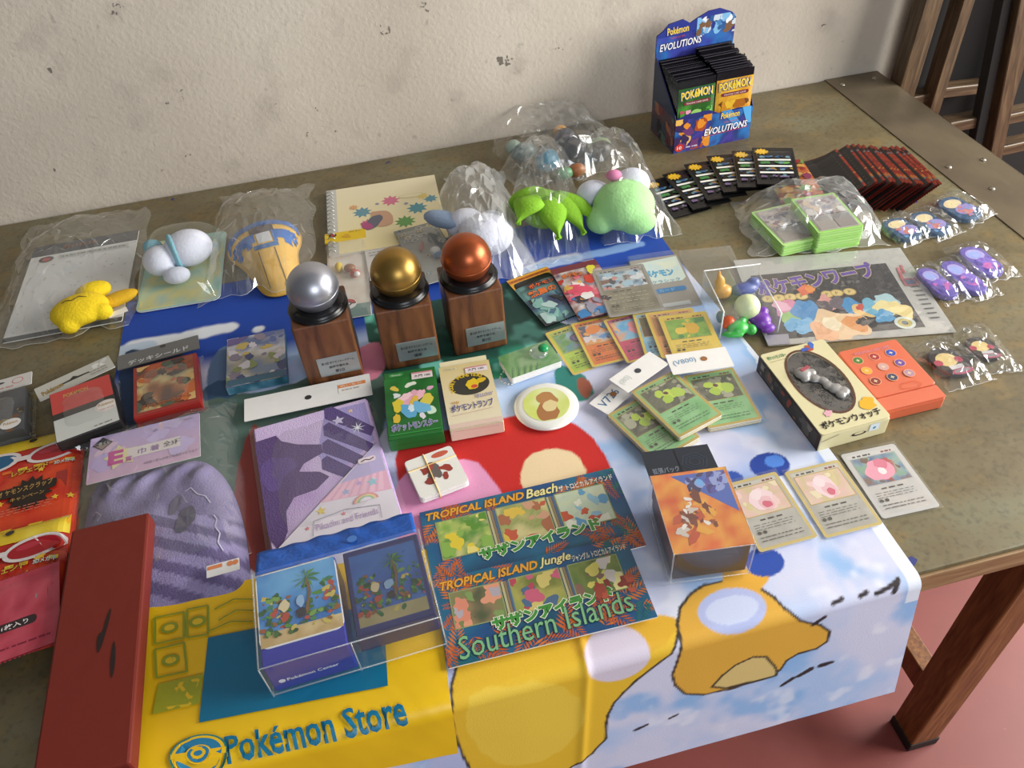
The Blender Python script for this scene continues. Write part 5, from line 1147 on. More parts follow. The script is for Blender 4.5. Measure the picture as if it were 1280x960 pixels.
# clear flat case with a pale blue pack, and an acrylic riser behind
q = [(786, 327), (848, 316), (868, 381), (822, 388)]
r = rect(*q, .004); w, l = .070, r['l']; t = thing('acrylic_case', 'flat clear case with a pale pack of blue lettering inside', 'case', r['c']+Vector((0, 0, .0012)), r['r'])
slab('grey_insert', w, l, .002, M('grey_insert', '9a948c', .6), t, 0, .002)
a = Art(); a.poly([(-w/2+.001, -.002), (w/2-.010, -.002), (w/2-.003, .004), (w/2-.002, l/2-.004), (-w/2+.001, l/2-.010)], 'cfdcd2'); a.paint(-w/2+.004, .020, w/2-.006, l/2-.012, ['d9e2d4', 'c4d8d8', 'e0e4cc'], 3, 30); a.text('ポケモン', -w/2+.012, .012, .017, '3fa0c8', .042, .05, '2a7aa0', .02); a.text('クラシック', -w/2+.018, -.002, .007, '3a86a8', .040, .02); a.rrect(-w/2+.012, -.024, w/2-.010, -.014, .004, '2a78b0'); a.text('カード', -w/2+.022, -.022, .006, '9fc4dc', .022); a.rect(-w/2+.004, -l/2+.004, w/2-.014, -l/2+.012, 'b9bcbc')
a.build('pack_print', t, PM(.35), (0, 0, .002)); box('clear_lid', w+.004, l+.004, .010, CLEARB, t, .0001, .001)
q = [(850, 318), (914, 316), (934, 362), (868, 378)]
r = rect(*q, .006); t = thing('acrylic_riser', 'empty clear acrylic riser lying behind the figure case', 'stand', r['c']+Vector((0, 0, .0008)), r['r'])
box('shelf_plate', r['w'], r['l'], .002, CLEARB, t, .014, .0005); box('side_plate', r['w'], .002, .014, CLEARB, t, 0, .0004, 0, r['l']/2-.001); box('side_plate', .002, r['l'], .014, CLEARB, t, 0, .0004, r['w']/2-.001, 0)

# clear case with small plastic figures
a0 = spot(868, 400); b0 = spot(950, 425)
q = [(880, 362), (955, 352), (985, 418), (898, 436)]
r = rect(*q, 0); w, l, H = .075, .085, .048
c = spot(922, 396, 0.0); t = thing('figure_case', 'clear acrylic display case holding small plastic figures', 'display case', c+Vector((0, 0, .001)), -.12)
ED = FILM('acrylic_edge', .5, .1, bump=0)
for nm, ww, ll, hh, x, y in (('side_plate', .0018, l, H, -w/2, 0), ('side_plate', w, .0018, H, 0, l/2), ('side_plate', .0018, l, H*.7, w/2, 0)): box(nm, ww, ll, hh, CLEARB, t, 0, .0003, x, y)
box('floor_plate', w, l, .0016, CLEARB, t, 0, .0003)
sl = box('sloped_plate', .0016, l*1.0, .052, CLEARB, t, 0, .0003, -w/2+.018, -.004, (0, .55, 0))
tube('edge', [(-w/2, -l/2, 0), (-w/2, -l/2, H), (-w/2, l/2, H), (w/2, l/2, H)], .0009, ED, t, 6); tube('edge', [(w/2, l/2, H*.7), (w/2, -l/2, H*.7), (w/2, -l/2, 0)], .0009, ED, t, 6)
def fig(px, py, h, L, label, cat='figurine'):
    p = P(px, py, h); tt = thing('figurine', label, cat, (p.x, p.y, TZ+.0028), 0, 'small figures in the clear case')
    for i, (nm, c, lb) in enumerate(L): lobes(nm, lb, .0016, M('fig_'+c, c, .35), tt, smooth_it=2)
fig(920, 408, .012, [('body', '3fae4a', [(0, -.004, .010, .014, .012, .009), (.012, .004, .014, .010, .005, .005, 0, 30, 30), (-.010, -.012, .008, .014, .005, .004, 0, 0, -20), (.016, -.010, .008, .007, .008, .007)]), ('orange_patch', 'd95a2a', [(-.008, .006, .016, .008, .008, .006), (-.014, .002, .012, .004, .004, .004)]), ('tail', '1f6a80', [(-.014, .018, .014, .005, .007, .009)])], 'small green and orange figure at the front of the clear case')
fig(934, 384, .026, [('ball', 'd6e0b0', [(0, 0, .024, .0165, .0165, .0165)])], 'pale yellow-green ball figure in the middle of the clear case')
fig(951, 402, .012, [('body', '7a3fb0', [(0, 0, .011, .013, .012, .010), (.006, .010, .016, .008, .007, .007), (-.010, .006, .014, .006, .006, .006), (.004, -.012, .007, .010, .007, .006)])], 'purple lumpy figure right of the clear case')
fig(904, 362, .016, [('cone', 'e0a850', [(0, 0, .010, .013, .010, .010), (-.004, .004, .022, .007, .006, .012), (-.006, .006, .034, .003, .003, .008)])], 'amber cone-shaped figure at the back of the clear case')
fig(930, 362, .012, [('body', '5f6aa0', [(0, 0, .010, .020, .010, .009), (.014, .004, .014, .010, .008, .008)])], 'dull blue figure lying behind the pale ball in the clear case')

# ------------------------------------------------------------------ middle: booklet, badge, card boxes
def carton(q, h, name, label, cat, mat, art=None, front=None, side=None, wl=None, bev=.0012, base=.0035, arot=0):
    r = rect(*q, h+base); w, l = r['w'], r['l']
    t = thing(name, label, cat, r['c']+Vector((0, 0, base)), r['r']); box('carton', w, l, h, mat, t, 0, bev)
    if art: a = Art((-w/2+.0008, -l/2+.0008, w/2-.0008, l/2-.0008)); art(a, w, l); a.build('lid_print', t, PM(.4), (0, 0, h))
    if front: a = Art((-w/2+.0008, .0005, w/2-.0008, h-.0005)); front(a, w, h); a.build('end_print', t, PM(.4), (0, -l/2-.0001, 0), FRONT)
    if side: a = Art((-l/2, 0, l/2, h)); side(a, l, h); a.build('side_print', t, PM(.4), (-w/2-.0001, 0, 0), LEFT)
    return t, w, l
def grn(a, w, l):
    a.rect(-w/2, -l/2, w/2, l/2, '1f6a2c'); a.paint(-w/2, -l/2+.030, w/2, l/2-.012, ['1d5a26', '2a7a34', '174a20'], 3, 20); a.rrect(-w/2+.006, l/2-.009, -w/2+.024, l/2-.003, .003, '3f8a48'); a.text('Nintendo', -w/2+.009, l/2-.0075, .003, 'cfe0c4', .012)
    for x, y, rr_, c, s in ((-.020, .026, .006, 'd8c050', 1), (.0, .030, .006, 'dfe4d0', 2), (-.018, .014, .006, 'd6dcd8', 3), (.022, .018, .005, 'd8a8c0', 4), (.020, -.018, .007, 'cfe6cc', 5), (.010, -.026, .005, 'dcd8e0', 6)): a.blob(x, y, rr_, c, random.Random(s), .7, 10, .45)
    oc = a.clip; 
    for x, y, rr_, c, s in ((0, .006, .018, 'e0a8b8', 7), (-.008, .010, .009, 'f0c8d0', 8), (.010, .010, .009, 'ecb8c4', 9), (-.016, -.004, .012, 'd8c43a', 10), (.016, -.002, .013, 'd8c850', 11), (.002, .002, .008, 'e0b84a', 12), (-.006, -.014, .014, '5fa8d0', 13), (.010, -.012, .013, '6fb4d8', 14), (-.002, -.010, .006, 'd6e6ea', 15), (-.020, -.024, .008, 'd8b83a', 16)): a.blob(x, y, rr_, c, random.Random(s), .6, 14, .3)
    a.rect(-w/2+.002, -l/2+.006, w/2-.002, -l/2+.008, '2f8a3c'); a.text('ポケットモンスター', 0, -l/2+.012, .012, '6a5fae', w-.010, .035, 'd8dcd0', .035, rot=.02, align='C')
    a.rect(.002, l/2-.019, w/2-.004, l/2-.007, 'e6d8d4'); a.rect(.002, l/2-.0095, w/2-.004, l/2-.007, 'd08a94'); a.text('大門 180', .005, l/2-.0165, .005, '4a4a50', .020, .02)
carton(((478.7, 466.3), (541, 459), (557.3, 539.7), (485.8, 551.4)), .018, 'playing_card_box', 'green playing card box with Japanese title left of the cream box', 'card box', M('green_card', '1f6a2c', .4), grn, lambda a, w, h: (a.rect(-w/2, 0, w/2, h, '237232'), a.line([(-w/2+.01, h*.5), (w/2-.01, h*.55)], .0006, '1a5526')))
def crm(a, w, l):
    a.rect(-w/2, -l/2, w/2, l/2, 'e0d2a4'); a.grad(-w/2, -l/2, w/2, l/2, 'e6dcc0', 'd8c48a'); a.rrect(-w/2+.005, l/2-.008, -w/2+.023, l/2-.003, .0025, 'b0a070'); a.rrect(-w/2+.0055, l/2-.0076, -w/2+.0225, l/2-.0034, .0022, 'e2d4a8'); a.text('Nintendo', -w/2+.007, l/2-.0068, .0028, '4a4436', .013)
    a.ell(.002, .016, .024, .018, '3a3a34'); 
    n_ = 15
    for i, ch in enumerate('POCKET MONSTERS'):
        th = math.radians(205-(205-50)*i/(n_-1)); 
        if ch != ' ': a.text(ch, .002+.0200*math.cos(th), .014+.0155*math.sin(th), .0052, 'e2bf2f', None, .03, rot=th-math.pi/2)
    a.blob(.006, .015, .010, 'e2c22a', random.Random(3), .8, 16, .25); a.blob(.016, .019, .007, 'dcb828', random.Random(4), .6, 10, .3); a.ell(.007, .011, .004, .003, 'd0503a')
    a.text('YELLOW', .004, -.009, .006, '8f86a8', .022, .02, 'e8e0d0', .03, shear=.2); a.text('ポケモントランプ', 0, -.026, .012, '4a4a80', w-.012, .035, 'f0e8d8', .03, rot=.03, align='C'); a.text('特製', -w/2+.008, -.014, .005, 'c9963a', .009); a.line([(-w/2+.006, -.032), (w/2-.008, -.029)], .0005, 'c9a0a0'); a.rect(-w/2, -l/2, w/2, -l/2+.008, 'dfc4b4')
    a.rect(.000, l/2-.018, w/2-.004, l/2-.008, 'e8dcdc'); a.rect(.000, l/2-.010, w/2-.004, l/2-.008, 'd08a94'); a.text('大門 180', .003, l/2-.0155, .0045, '4a4a50', .020, .02)
t, w, l = carton(((545, 459), (609, 452), (632, 526), (565.5, 538)), .018, 'playing_card_box', 'cream playing card box with a dark oval picture right of the green box', 'card box', M('cream_box', 'e0d4ac', .45), crm, lambda a, w, h: (a.rect(-w/2, 0, w/2, h, 'e0c8b8'), a.line([(-w/2+.004, h*.85), (w/2-.006, h*.75)], .0005, 'b89a8a')))
box('open_flap', w-.004, .010, .0006, M('cream_box', 'e0d4ac', .45), t, .016, 0, 0, l/2+.005, (.25, 0, 0))
# rubber-banded white cards
q = [(504, 578), (562, 558), (588, 602), (527, 623)]
r = rect(*q, .012); w, l = r['w'], r['l']; t = thing('card_deck', 'small deck of square white cards held by a rubber band', 'card deck', r['c']+Vector((0, 0, .0035)), r['r'])
for i in range(9): slab('card', w, l, .0009, WHITEP, t, .001*i, .004, .0006*math.sin(i*2.1), .0006*math.cos(i*1.7))
a = Art((-w/2, -l/2, w/2, l/2)); a.poly(rr(w, l, .004), 'eeece4'); a.ell(.012, l/2-.007, .010, .004, 'c9604a')
for x, y, rr_, c, s in ((-.002, .002, .012, '6a625e', 1), (.012, .0, .007, 'a04036', 2), (-.011, .006, .006, '9a3c34', 3), (-.004, .010, .006, 'a8483c', 4), (-.010, -.010, .006, '8f3a34', 5), (.008, -.010, .005, '9a4038', 6)): a.blob(x, y, rr_, c, random.Random(s), .7, 12, .35)
a.build('card_face', t, PM(.4), (0, 0, .009)); RB = M('rubber_band', 'd8b878', .6); bx = -.006
tube('rubber_band', [(bx-.001, -l/2-.0008, .0005), (bx-.001, -l/2-.0006, .0094), (bx, 0, .0098), (bx+.001, l/2+.0006, .0094), (bx+.001, l/2+.0008, .0005)], .0008, RB, t, 6)
tube('rubber_band', [(-w/2-.0008, l*.22, .0005), (-w/2-.0006, l*.22, .0094), (0, l*.21, .0099), (w/2+.0006, l*.20, .0094)], .0007, RB, t, 6)
# round badge
p = P(683, 509, .004); t = thing('badge', 'round white tin badge with a brown shape on pale green', 'badge', (p.x, p.y, TZ+.0035), -.1)
R = .0385; lathe('badge_body', [(R-.002, 0), (R, .0012), (R, .003), (R-.003, .0048), (R*.80, .0060), (.001, .0060)], M('badge_white', 'ecebe4', .2, 0, .02, coat=.5), t, 56)
a = Art(); zf = lambda x, y: .0060
a.paint(-.022, -.022, .022, .022, ['ccd86a', 'dbe39a', 'e6ebc4'], 3, 30); a.V = [(x*1.25*math.sqrt(max(0, 1-.5*(y/.022)**2)), y*1.25*math.sqrt(max(0, 1-.5*(x/.022)**2)), z) for x, y, z in a.V]
for x, y, rr_, c, s in ((.000, -.012, .016, 'a8703f', 1), (.002, .008, .013, 'b57f48', 2), (.004, -.004, .010, 'e0cd94', 3)): a.blob(x, y, rr_, c, random.Random(s), .85, 16, .12)
a.build('badge_print', t, PM(.2, coat=.5), (0, 0, 0), None, zf)
# ringed booklet of cards
q = [(622.5, 447.5), (682.5, 427.5), (704.5, 452.5), (638.8, 473.8)]
r = rect(*q, .013); w, l = r['w'], r['l']; t = thing('ring_booklet', 'small green booklet of cards on a ball chain with a green button', 'booklet', r['c']+Vector((0, 0, .0035)), r['r'])
for i in range(7): slab('page', w-.001, l-.001, .0013, WHITEP, t, .0015*i, .002, .0005*math.sin(i*3.0), .0004*math.cos(i*2))
slab('cover', w, l, .0008, CLEARP, t, .0118, .002); a = Art((-w/2, -l/2, w/2, l/2)); a.rect(-w/2, -l/2, w/2, l/2, '3f8f4a'); a.paint(-w/2, -l/2, w/2, l/2, ['2f8a44', '6fae5a', '4a9a3c', '8fb87a'], 4, 40, 24, 14)
for i in range(9): a.poly([(-w/2+.004*i, -l/2), (-w/2+.004*i+.003, -l/2), (-w/2+.010+.004*i, -l/2+.022-.001*i)], ['2a7a2f', '7fbf4a'][i % 2])
a.build('cover_print', t, PM(.2, coat=.5), (0, 0, .0110)); lathe('clear_cap', [(.012, 0), (.012, .002), (.009, .005), (.001, .0055)], FILM('cap_clear', .12, .08, bump=0), t, 24, (w/2-.020, .004, .0124)); lathe('green_button', [(.0065, 0), (.0065, .002), (.005, .004), (.0005, .0046)], M('button_green', '1f9a5a', .25), t, 24, (w/2-.014, .002, .0185))
for i in range(9):
    k = i/8*math.pi*1.1+1.2; ball('chain_bead', .0013, M('chain_metal', 'b9b9b4', .3, .9), t, (-w/2-.001+.009*math.cos(k), -l/4+.012*math.sin(k), .0015+.003*abs(math.sin(k*1.3))), u=8, v=6)

# ------------------------------------------------------------------ clear deck box and the two island folders
q = [(812, 596), (907, 581), (945, 681), (843, 691)]
H = .052; r = rect(*q, H+.003); w, l = r['w'], r['l']; t = thing('deck_box', 'clear plastic deck box with an orange and blue picture on top', 'deck box', r['c']+Vector((0, 0, .0030)), r['r'])
box('inner_box', w*.93, l*.93, H*.92, M('smoky_brown', '3a2d26', .3), t, H*.05, .0015, w*.01, 0)
a = Art((-w*.46, -l*.46, w*.46, l*.46), 6e-6); a.rect(-w/2, -l/2, w/2, l/2, 'd9702f'); a.paint(-w/2, -l/2, w/2, l/2, ['c9501f', 'e29a3a', 'd9622f', 'e8b84a'], 3, 24); a.poly([(-w*.30, l/2), (w/2, l/2), (w/2, -l*.12)], '4460b0'); rn = random.Random(9)
for i in range(26): f = rn.random(); x_ = w*(-.05+.5*f); y_ = l*(.20+.25*rn.random()-.12*(1-f)*0); a.blob(x_, y_, rn.uniform(.003, .009), rn.choice(['3a3478', '6fa8e0', '4a4a9c', '2f2a5a', '8f9cd0', '5a4a8a']), rn, .6, 12, .3)
for i in range(40): an = rn.uniform(0, 6.28); k_ = rn.random()**.7; a.blob(-w*.10+w*.26*k_*math.cos(an), -l*.10+l*.28*k_*math.sin(an), rn.uniform(.003, .009), rn.choice(['e6ddd4', '6a2f1f', 'b94a2a', 'c9beb4', '8f4a2f', 'e0a03a', '7a3a26']), rn, .5, 12, .3)
a.build('picture', t, PM(.25, coat=.4), (0, 0, H*.98))
a = Art(); a.rect(-l*.48, H*.36, l*.48, H*.97, '7a3f24'); a.paint(-l*.48, H*.36, l*.48, H*.97, ['6a3420', '8f4a26', '5a2c1c'], 3, 30); a.build('side_print', t, PM(.35), (-w*.456, 0, 0), LEFT)
box('clear_shell', w, l, H, CLEARB, t, 0, .0012); V = [(-w/2, -l/2-.0003, 0), (-w/2, -l/2-.0003, H), (w/2, -l/2-.0003, H), (w/2, -l/2-.0003, 0)]
for z in (.002, H-.001): tube('clear_edge', [(-w/2, l/2, z), (-w/2, -l/2, z), (w/2, -l/2, z), (w/2, l/2, z)], .0007, FILM('edge_clear', .22, .1, bump=0), t, 5)
for sx in (-1, 1): tube('clear_edge', [(sx*w/2, -l/2, .001), (sx*w/2, -l/2, H)], .0007, FILM('edge_clear', .22, .1, bump=0), t, 5)
box('paper_fold', w*.9, l*.5, .0008, M('fold_grey', 'a9a9a6', .4), t, .001, 0, 0, -l*.2)
hq = rect((803, 550), (886, 541), (895, 583), (802, 597), .02); c_, s_ = math.cos(-r['r']), math.sin(-r['r']); d = hq['c']-r['c']; lx, ly = d.x*c_-d.y*s_, d.x*s_+d.y*c_
hd = box('header_flap', w*.94, .050, .0010, M('flap_navy', '232c3a', .35), t, .034, 0, 0, l/2+.024, (-.16, 0, 0)); a = Art(); a.text('拡張パック', -w*.40, -.012, .009, '8a94a4', w*.36, .01); a.text('ポケモンカード', -w*.40, -.023, .007, '7a8494', w*.36, .01); a.rect(-w*.02, -.025, -w*.005, .022, '171d28')
for k in (.006, .010, .014): a.line([(w*.2+k*math.cos(t_), .0+k*math.sin(t_)) for t_ in [j*math.pi/3+.2 for j in range(7)]], .0005, '46536a')
a.build('flap_print', hd, PM(.35), (0, 0, .0005))

PALM = 'c9622a'
def folder(q, h, label, seed, place_en, place_jp, pics, bottom):
    r = rect(*q, h); w, l = r['w'], r['l']; t = thing('card_folder', label, 'folder', r['c']+Vector((0, 0, h-.002)), r['r'], 'palm-leaf folders')
    slab('folder_board', w, l, .0018, CARDSTOCK, t, 0, .001); a = Art((-w/2, -l/2, w/2, l/2)); a.rect(-w/2, -l/2, w/2, l/2, '1a4f74'); a.paint(-w/2, -l/2, w/2, l/2, ['174a6e', '1f6a8a', '1a4a80', '15506a'], seed, 14); rn = random.Random(seed)
    def frond(x, y, ang, L, c):
        for k in range(9):
            for sg in (-1, 1):
                bx, by = x+math.cos(ang)*L*k/9, y+math.sin(ang)*L*k/9; an = ang+sg*(.95-.05*k); ll = L*.42*(1-.06*k); px, py = -math.sin(an)*ll*.10, math.cos(an)*ll*.10
                a.poly([(bx, by), (bx+math.cos(an)*ll*.5+px, by+math.sin(an)*ll*.5+py), (bx+math.cos(an)*ll, by+math.sin(an)*ll), (bx+math.cos(an)*ll*.5-px, by+math.sin(an)*ll*.5-py)], c, up=(k == 0 and sg < 0))
    for i in range(44):
        e = rn.random(); 
        if e < .30: x, y = rn.uniform(-w/2, -w/2+.05), rn.uniform(-l/2, l/2)
        elif e < .60: x, y = rn.uniform(w/2-.05, w/2), rn.uniform(-l/2, l/2)
        elif e < .82: x, y = rn.uniform(-w/2, w/2), rn.uniform(l/2-.022, l/2)
        else: x, y = rn.uniform(-w/2, w/2), rn.uniform(-l/2, -l/2+.02)
        frond(x, y, rn.uniform(0, 6.28), rn.uniform(.022, .036), rn.choice([PALM, 'b9562a', 'd0702f', 'c05a26', '1f6f6a']))
    # lettering and the three picture windows
    yT = l/2-.014; a.text('TROPICAL ISLAND', -w/2+.004, yT, .010, 'e2a032', w*.50, .03, '7a4a1a', .03, shear=.25)
    a.text(place_en, -w/2+w*.53, yT-.001, .012, 'eadf9a', w*.16, .02, '3a3020', .03, shear=.3); a.text(place_jp, -w/2+w*.70, yT-.002, .008, 'f0eee0', w*.28, .015, '20303a', .03)
    pw = w*.245; y1, y0 = yT-.005, yT-.005-(.038 if bottom else .046)
    for i, (pal, bl) in enumerate(pics):
        x0 = -w/2+w*.07+i*(pw+w*.055); a.rect(x0-.0012, y0-.0012, x0+pw+.0012, y1+.0012, '8f9a6a'); a.paint(x0, y0, x0+pw, y1, pal, seed+i, 40); a.blobs(x0, y0, x0+pw, y1, bl, 12, seed+i*3, .004, .010)
        if i < 2:
            for k, c in enumerate(('b9b48a', '8f7a5a', '4f6a8a', 'b0a078')): a.rect(x0+pw+.002+k*.0028, y0, x0+pw+.0044+k*.0028, y1, c)
    a.text('サザンアイランド', 0+.008, y0-.011, .015, '3f8f3a', w*.60, .06, 'e8ecd0', .05, rot=.035, align='C')
    if bottom:
        a.blobs(w/2-.05, -l/2+.030, w/2-.008, -l/2+.05, ['a84a3a', 'c05a44', '8f3a34'], 12, 4, .003, .008)
        a.text('Southern Islands', -w/2+.012, -l/2+.004, .023, '7fb884', w-.030, .0, '1c4a44', .018, rot=.045, shear=.1)
    a.build('folder_print', t, PM(.3, coat=.25), (0, 0, .0018)); return t
PA = [(['7fa84a', 'b8c46a', '4f8a3a', 'd8cf8a'], ['e0c83a', '5a8f34', '88b050', 'e6d678']), (['b8b070', '8f9a5a', 'd0c48a'], ['a86a4a', 'd8b84a', 'c99a7a', 'c05a3f']), (['cdd0a8', 'b8c8b0', 'd8d8b8'], ['c0553a', '5f9ac0', '8fb8c8', 'e0e0cc'])]
PB = [(['6a8a4a', '8f7a5a', '4f5a40'], ['e09a7a', 'd98a70', 'b0a8b0', '7f9a5a']), (['8fa04a', 'b0a85a', '6f7a3a'], ['b8465a', 'c9607a', '4f6a8a', 'd0c070']), (['5f7a3f', '7f8f4a', '44582f'], ['e0d46a', '8a6a5a', 'd8d0c8', 'ece29a'])]
folder(((523.4, 638.4), (765.6, 586.9), (808, 680), (545, 748)), .0050, 'palm-leaf picture folder lettered Beach, the farther of the two', 3, 'Beach', 'ザ トロピカルアイランド', PA, False)
folder(((540.6, 727.5), (783, 668), (819, 769), (561, 838)), .0080, 'palm-leaf picture folder lettered Jungle, the nearer of the two', 4, 'Jungle', 'ジャングル トロピカルアイランド', PB, True)

# ------------------------------------------------------------------ blue twin deck box pack
q = [(313, 716), (522, 667), (552, 772), (326, 834)]
H = .050; r = rect(*q, H+.006); w, l = r['w'], r['l']; Lc = lambda px, py, h: loc_of(px, py, r, h)
t = thing('deck_box_pack', 'clear hanging pack with two blue pictured deck boxes and a blue header', 'deck box', r['c']+Vector((0, 0, .0060)), r['r'])
BLU = M('royal_blue', '2a2f9a', .3); wd = w*.495
SCN = ['2f6a34', '5a8a3f', '8f7a4a', '1f4a30', 'a89a5a']
def scene_art(a, x0, y0, x1, y1, dark, seed):
    sky = ['2f6fb8', '4f90cc', '6aa8d8'] if not dark else ['1f3f80', '2f5a98', '274a8a']
    a.paint(x0, y0, x1, y1, sky, seed, 30); oc = a.clip; a.clip = (x0, y0, x1, y1)
    a.paint(x0, y0, x1, y0+(y1-y0)*.18, ['c9b080', 'b89a64', 'd8c494'] if not dark else ['7a7450', '8f8460'], seed+1, 40, 20, 5)
    k = .62 if dark else 1
    def dk(c): v = hexc(c); return tuple(x*k for x in v)
    rn = random.Random(seed)
    for i in range(110):
        f = rn.random(); x = x0+(x1-x0)*(rn.uniform(0, .38) if f < .45 else rn.uniform(.58, 1) if f < .85 else rn.uniform(.1, .9)); y = y0+(y1-y0)*((.16+.52*(1-i/110)+rn.uniform(-.05, .05)) if f < .85 else rn.uniform(.12, .32))
        a.blob(x, y, (x1-x0)*rn.uniform(.02, .065), dk(rn.choice(['2f6a34', '4f8a3a', '77a04a', '1f4a2a', '2a5a30', 'b04a3a', 'c8b45a', '8f5a34', '3f7a5a', '3a6a2c'])), rn, .6, 9, .4)
    tx, ty = x0+(x1-x0)*.62, y0+(y1-y0)*.80                       # a palm over the path
    a.line([(tx-(x1-x0)*.04, y0+(y1-y0)*.3), (tx+(x1-x0)*.03, y0+(y1-y0)*.6), (tx, ty)], (x1-x0)*.035, dk('7a5a34'))
    for q in range(9): an = q*2*math.pi/9+.2; a.poly([(tx, ty), (tx+(x1-x0)*.10*math.cos(an)-.002*math.sin(an), ty+(x1-x0)*.10*math.sin(an)+.002*math.cos(an)), (tx+(x1-x0)*.20*math.cos(an), ty+(x1-x0)*.17*math.sin(an)-.002)], dk(['3f7a3a', '5a8f44'][q % 2]))
    for fx, c1, c2 in ((.32, 'd8c8a0', 'b04a3a'), (.52, '8fb4d8', '2c2c38')):
        a.blob(x0+(x1-x0)*fx, y0+(y1-y0)*.48, (x1-x0)*.085, dk(c1), rn, .8, 10, .3); a.blob(x0+(x1-x0)*fx, y0+(y1-y0)*.32, (x1-x0)*.075, dk(c2), rn, .8, 10, .3)
    a.clip = oc
# left box: picture lid with a lower lip, blue front
xl0, xl1 = -w/2+.002, -w/2+.002+wd-.004; xr0, xr1 = w/2-wd+.004, w/2-.002
box('picture_box', xl1-xl0, l-.004, H-.004, BLU, t, .002, .0015, (xl0+xl1)/2, 0)
lid_l = l*.80; o = slab('picture_lid', xl1-xl0, lid_l, .0014, CARDSTOCK, t, H-.002, .008, (xl0+xl1)/2, (l-.004)/2-lid_l/2)
a = Art((-(xl1-xl0)/2+.001, -lid_l/2+.001, (xl1-xl0)/2-.001, lid_l/2-.001)); scene_art(a, -(xl1-xl0)/2+.001, -lid_l/2+.001, (xl1-xl0)/2-.001, lid_l/2-.001, False, 5); a.build('lid_print', o, PM(.25, coat=.4), (0, 0, H-.0006))
a = Art(); a.text('Pokémon Center', 0, .012, .0048, 'd8dcf0', (xl1-xl0)*.62, .02, align='C', rot=.02); a.ell(-(xl1-xl0)*.37, .014, .003, .003, 'd8dcf0'); a.build('face_print', t, PM(.3), ((xl0+xl1)/2, -(l-.004)/2-.0002, .004), FRONT)
box('sleeve_box', xr1-xr0, l-.006, H*.55, M('dark_blue', '23285e', .3), t, H*.43, .0015, (xr0+xr1)/2, .001)
a = Art(); a.rect(-(xr1-xr0)/2+.004, -l/2+.010, (xr1-xr0)/2-.004, l/2-.008, '2c3468'); scene_art(a, -(xr1-xr0)/2+.005, -l/2+.011, (xr1-xr0)/2-.005, l/2-.009, True, 6); a.build('sleeve_print', t, PM(.3, coat=.3), ((xr0+xr1)/2, 0, H*.981))
a = Art(); a.rect(-(xr1-xr0)*.42, .004, (xr1-xr0)*.42, H*.38, 'c9b25a'); a.build('inner_tray', t, PM(.4), ((xr0+xr1)/2, -(l-.03)/2, 0), FRONT)
box('clear_shell', w+.003, l+.003, H+.002, CLEARB, t, 0, .0015)
for z in (.003, H+.001): tube('clear_edge', [(-w/2, l/2, z), (-w/2, -l/2-.001, z), (w/2, -l/2-.001, z), (w/2, l/2, z)], .0008, FILM('edge_clear', .22, .1, bump=0), t, 5)
for x in (-w/2, 0, w/2): tube('clear_edge', [(x, -l/2-.0015, .001), (x, -l/2-.0015, H+.001)], .0007, FILM('edge_clear', .22, .1, bump=0), t, 5)
# woven blue header band leaning back over the towel
V, F = [], []; n = 40; k = 6
for j in range(k+1):
    for i in range(n+1):
        x = -w/2+.002+(w-.004)*i/n; f = j/k; V.append((x, l/2+.034*f, H-.001-.012*f+.0012*math.sin(i*.9+j)*f+.001*noise.noise(Vector((i*.3, j*.8, 2)))))
for j in range(k):
    for i in range(n): F.append((j*(n+1)+i, j*(n+1)+i+1, (j+1)*(n+1)+i+1, (j+1)*(n+1)+i))
hb = mesh('header_band', V, F, M('header_blue', '1f5fc0', .35, 0, .2, .4, 220), t, True); md = hb.modifiers.new('t', 'SOLIDIFY'); md.thickness = .0008
a = Art(); a.ell(.016, l/2+.013, .0048, .0038, '4a7ac0'); a.build('hang_hole', t, PM(.4), (0, 0, H-.003))

# ------------------------------------------------------------------ lilac towel in its hanging bag
q = [(311, 537), (460, 501), (506, 655), (348, 705)]
r = rect(*q, .008); w, l = r['w'], r['l']; t = thing('folded_towel', 'lilac printed towel in a hanging bag with a white header, above the blue boxes', 'towel', r['c']+Vector((0, 0, .0030)), r['r'])
slab('towel', w, l, .008, M('lilac_towel', 'c3a6d8', .85, 0, .05, .6, 400), t, 0, .006, 0, 0, .0025)
a = Art((-w/2, -l/2, w/2, l/2)); a.rect(-w/2+.002, -l/2+.002, w/2-.002, l/2-.002, 'c6abd9'); a.paint(-w/2+.002, -l/2+.002, w/2-.002, l/2-.002, ['bd9fd4', 'cdb6df', 'd2bfe2'], 3, 18)
L = lambda px, py: loc_of(px, py, r, .011)
a.poly([L(406, 515), L(456, 503), L(468, 550), L(424, 592), L(412, 585), L(398, 570), L(400, 550)], 'a79bd2')
for i in range(4):
    dx, dy = 2+i*-1, i*21; a.poly([L(406+dx-3, 512+dy), L(410+dx, 507+dy), L(466+dx, 534+dy), L(462+dx, 545+dy), L(404+dx, 524+dy)], '5b4a80')
for px, py, s_, c in ((423, 526, .008, 'd8d0ee'), (438, 514, .004, 'e6c8a0'), (447, 535, .010, 'eef0fb')): x, y = L(px, py); a.star(x, y, s_, c, 5 if s_ < .01 else 8, .45 if s_ < .01 else .2)
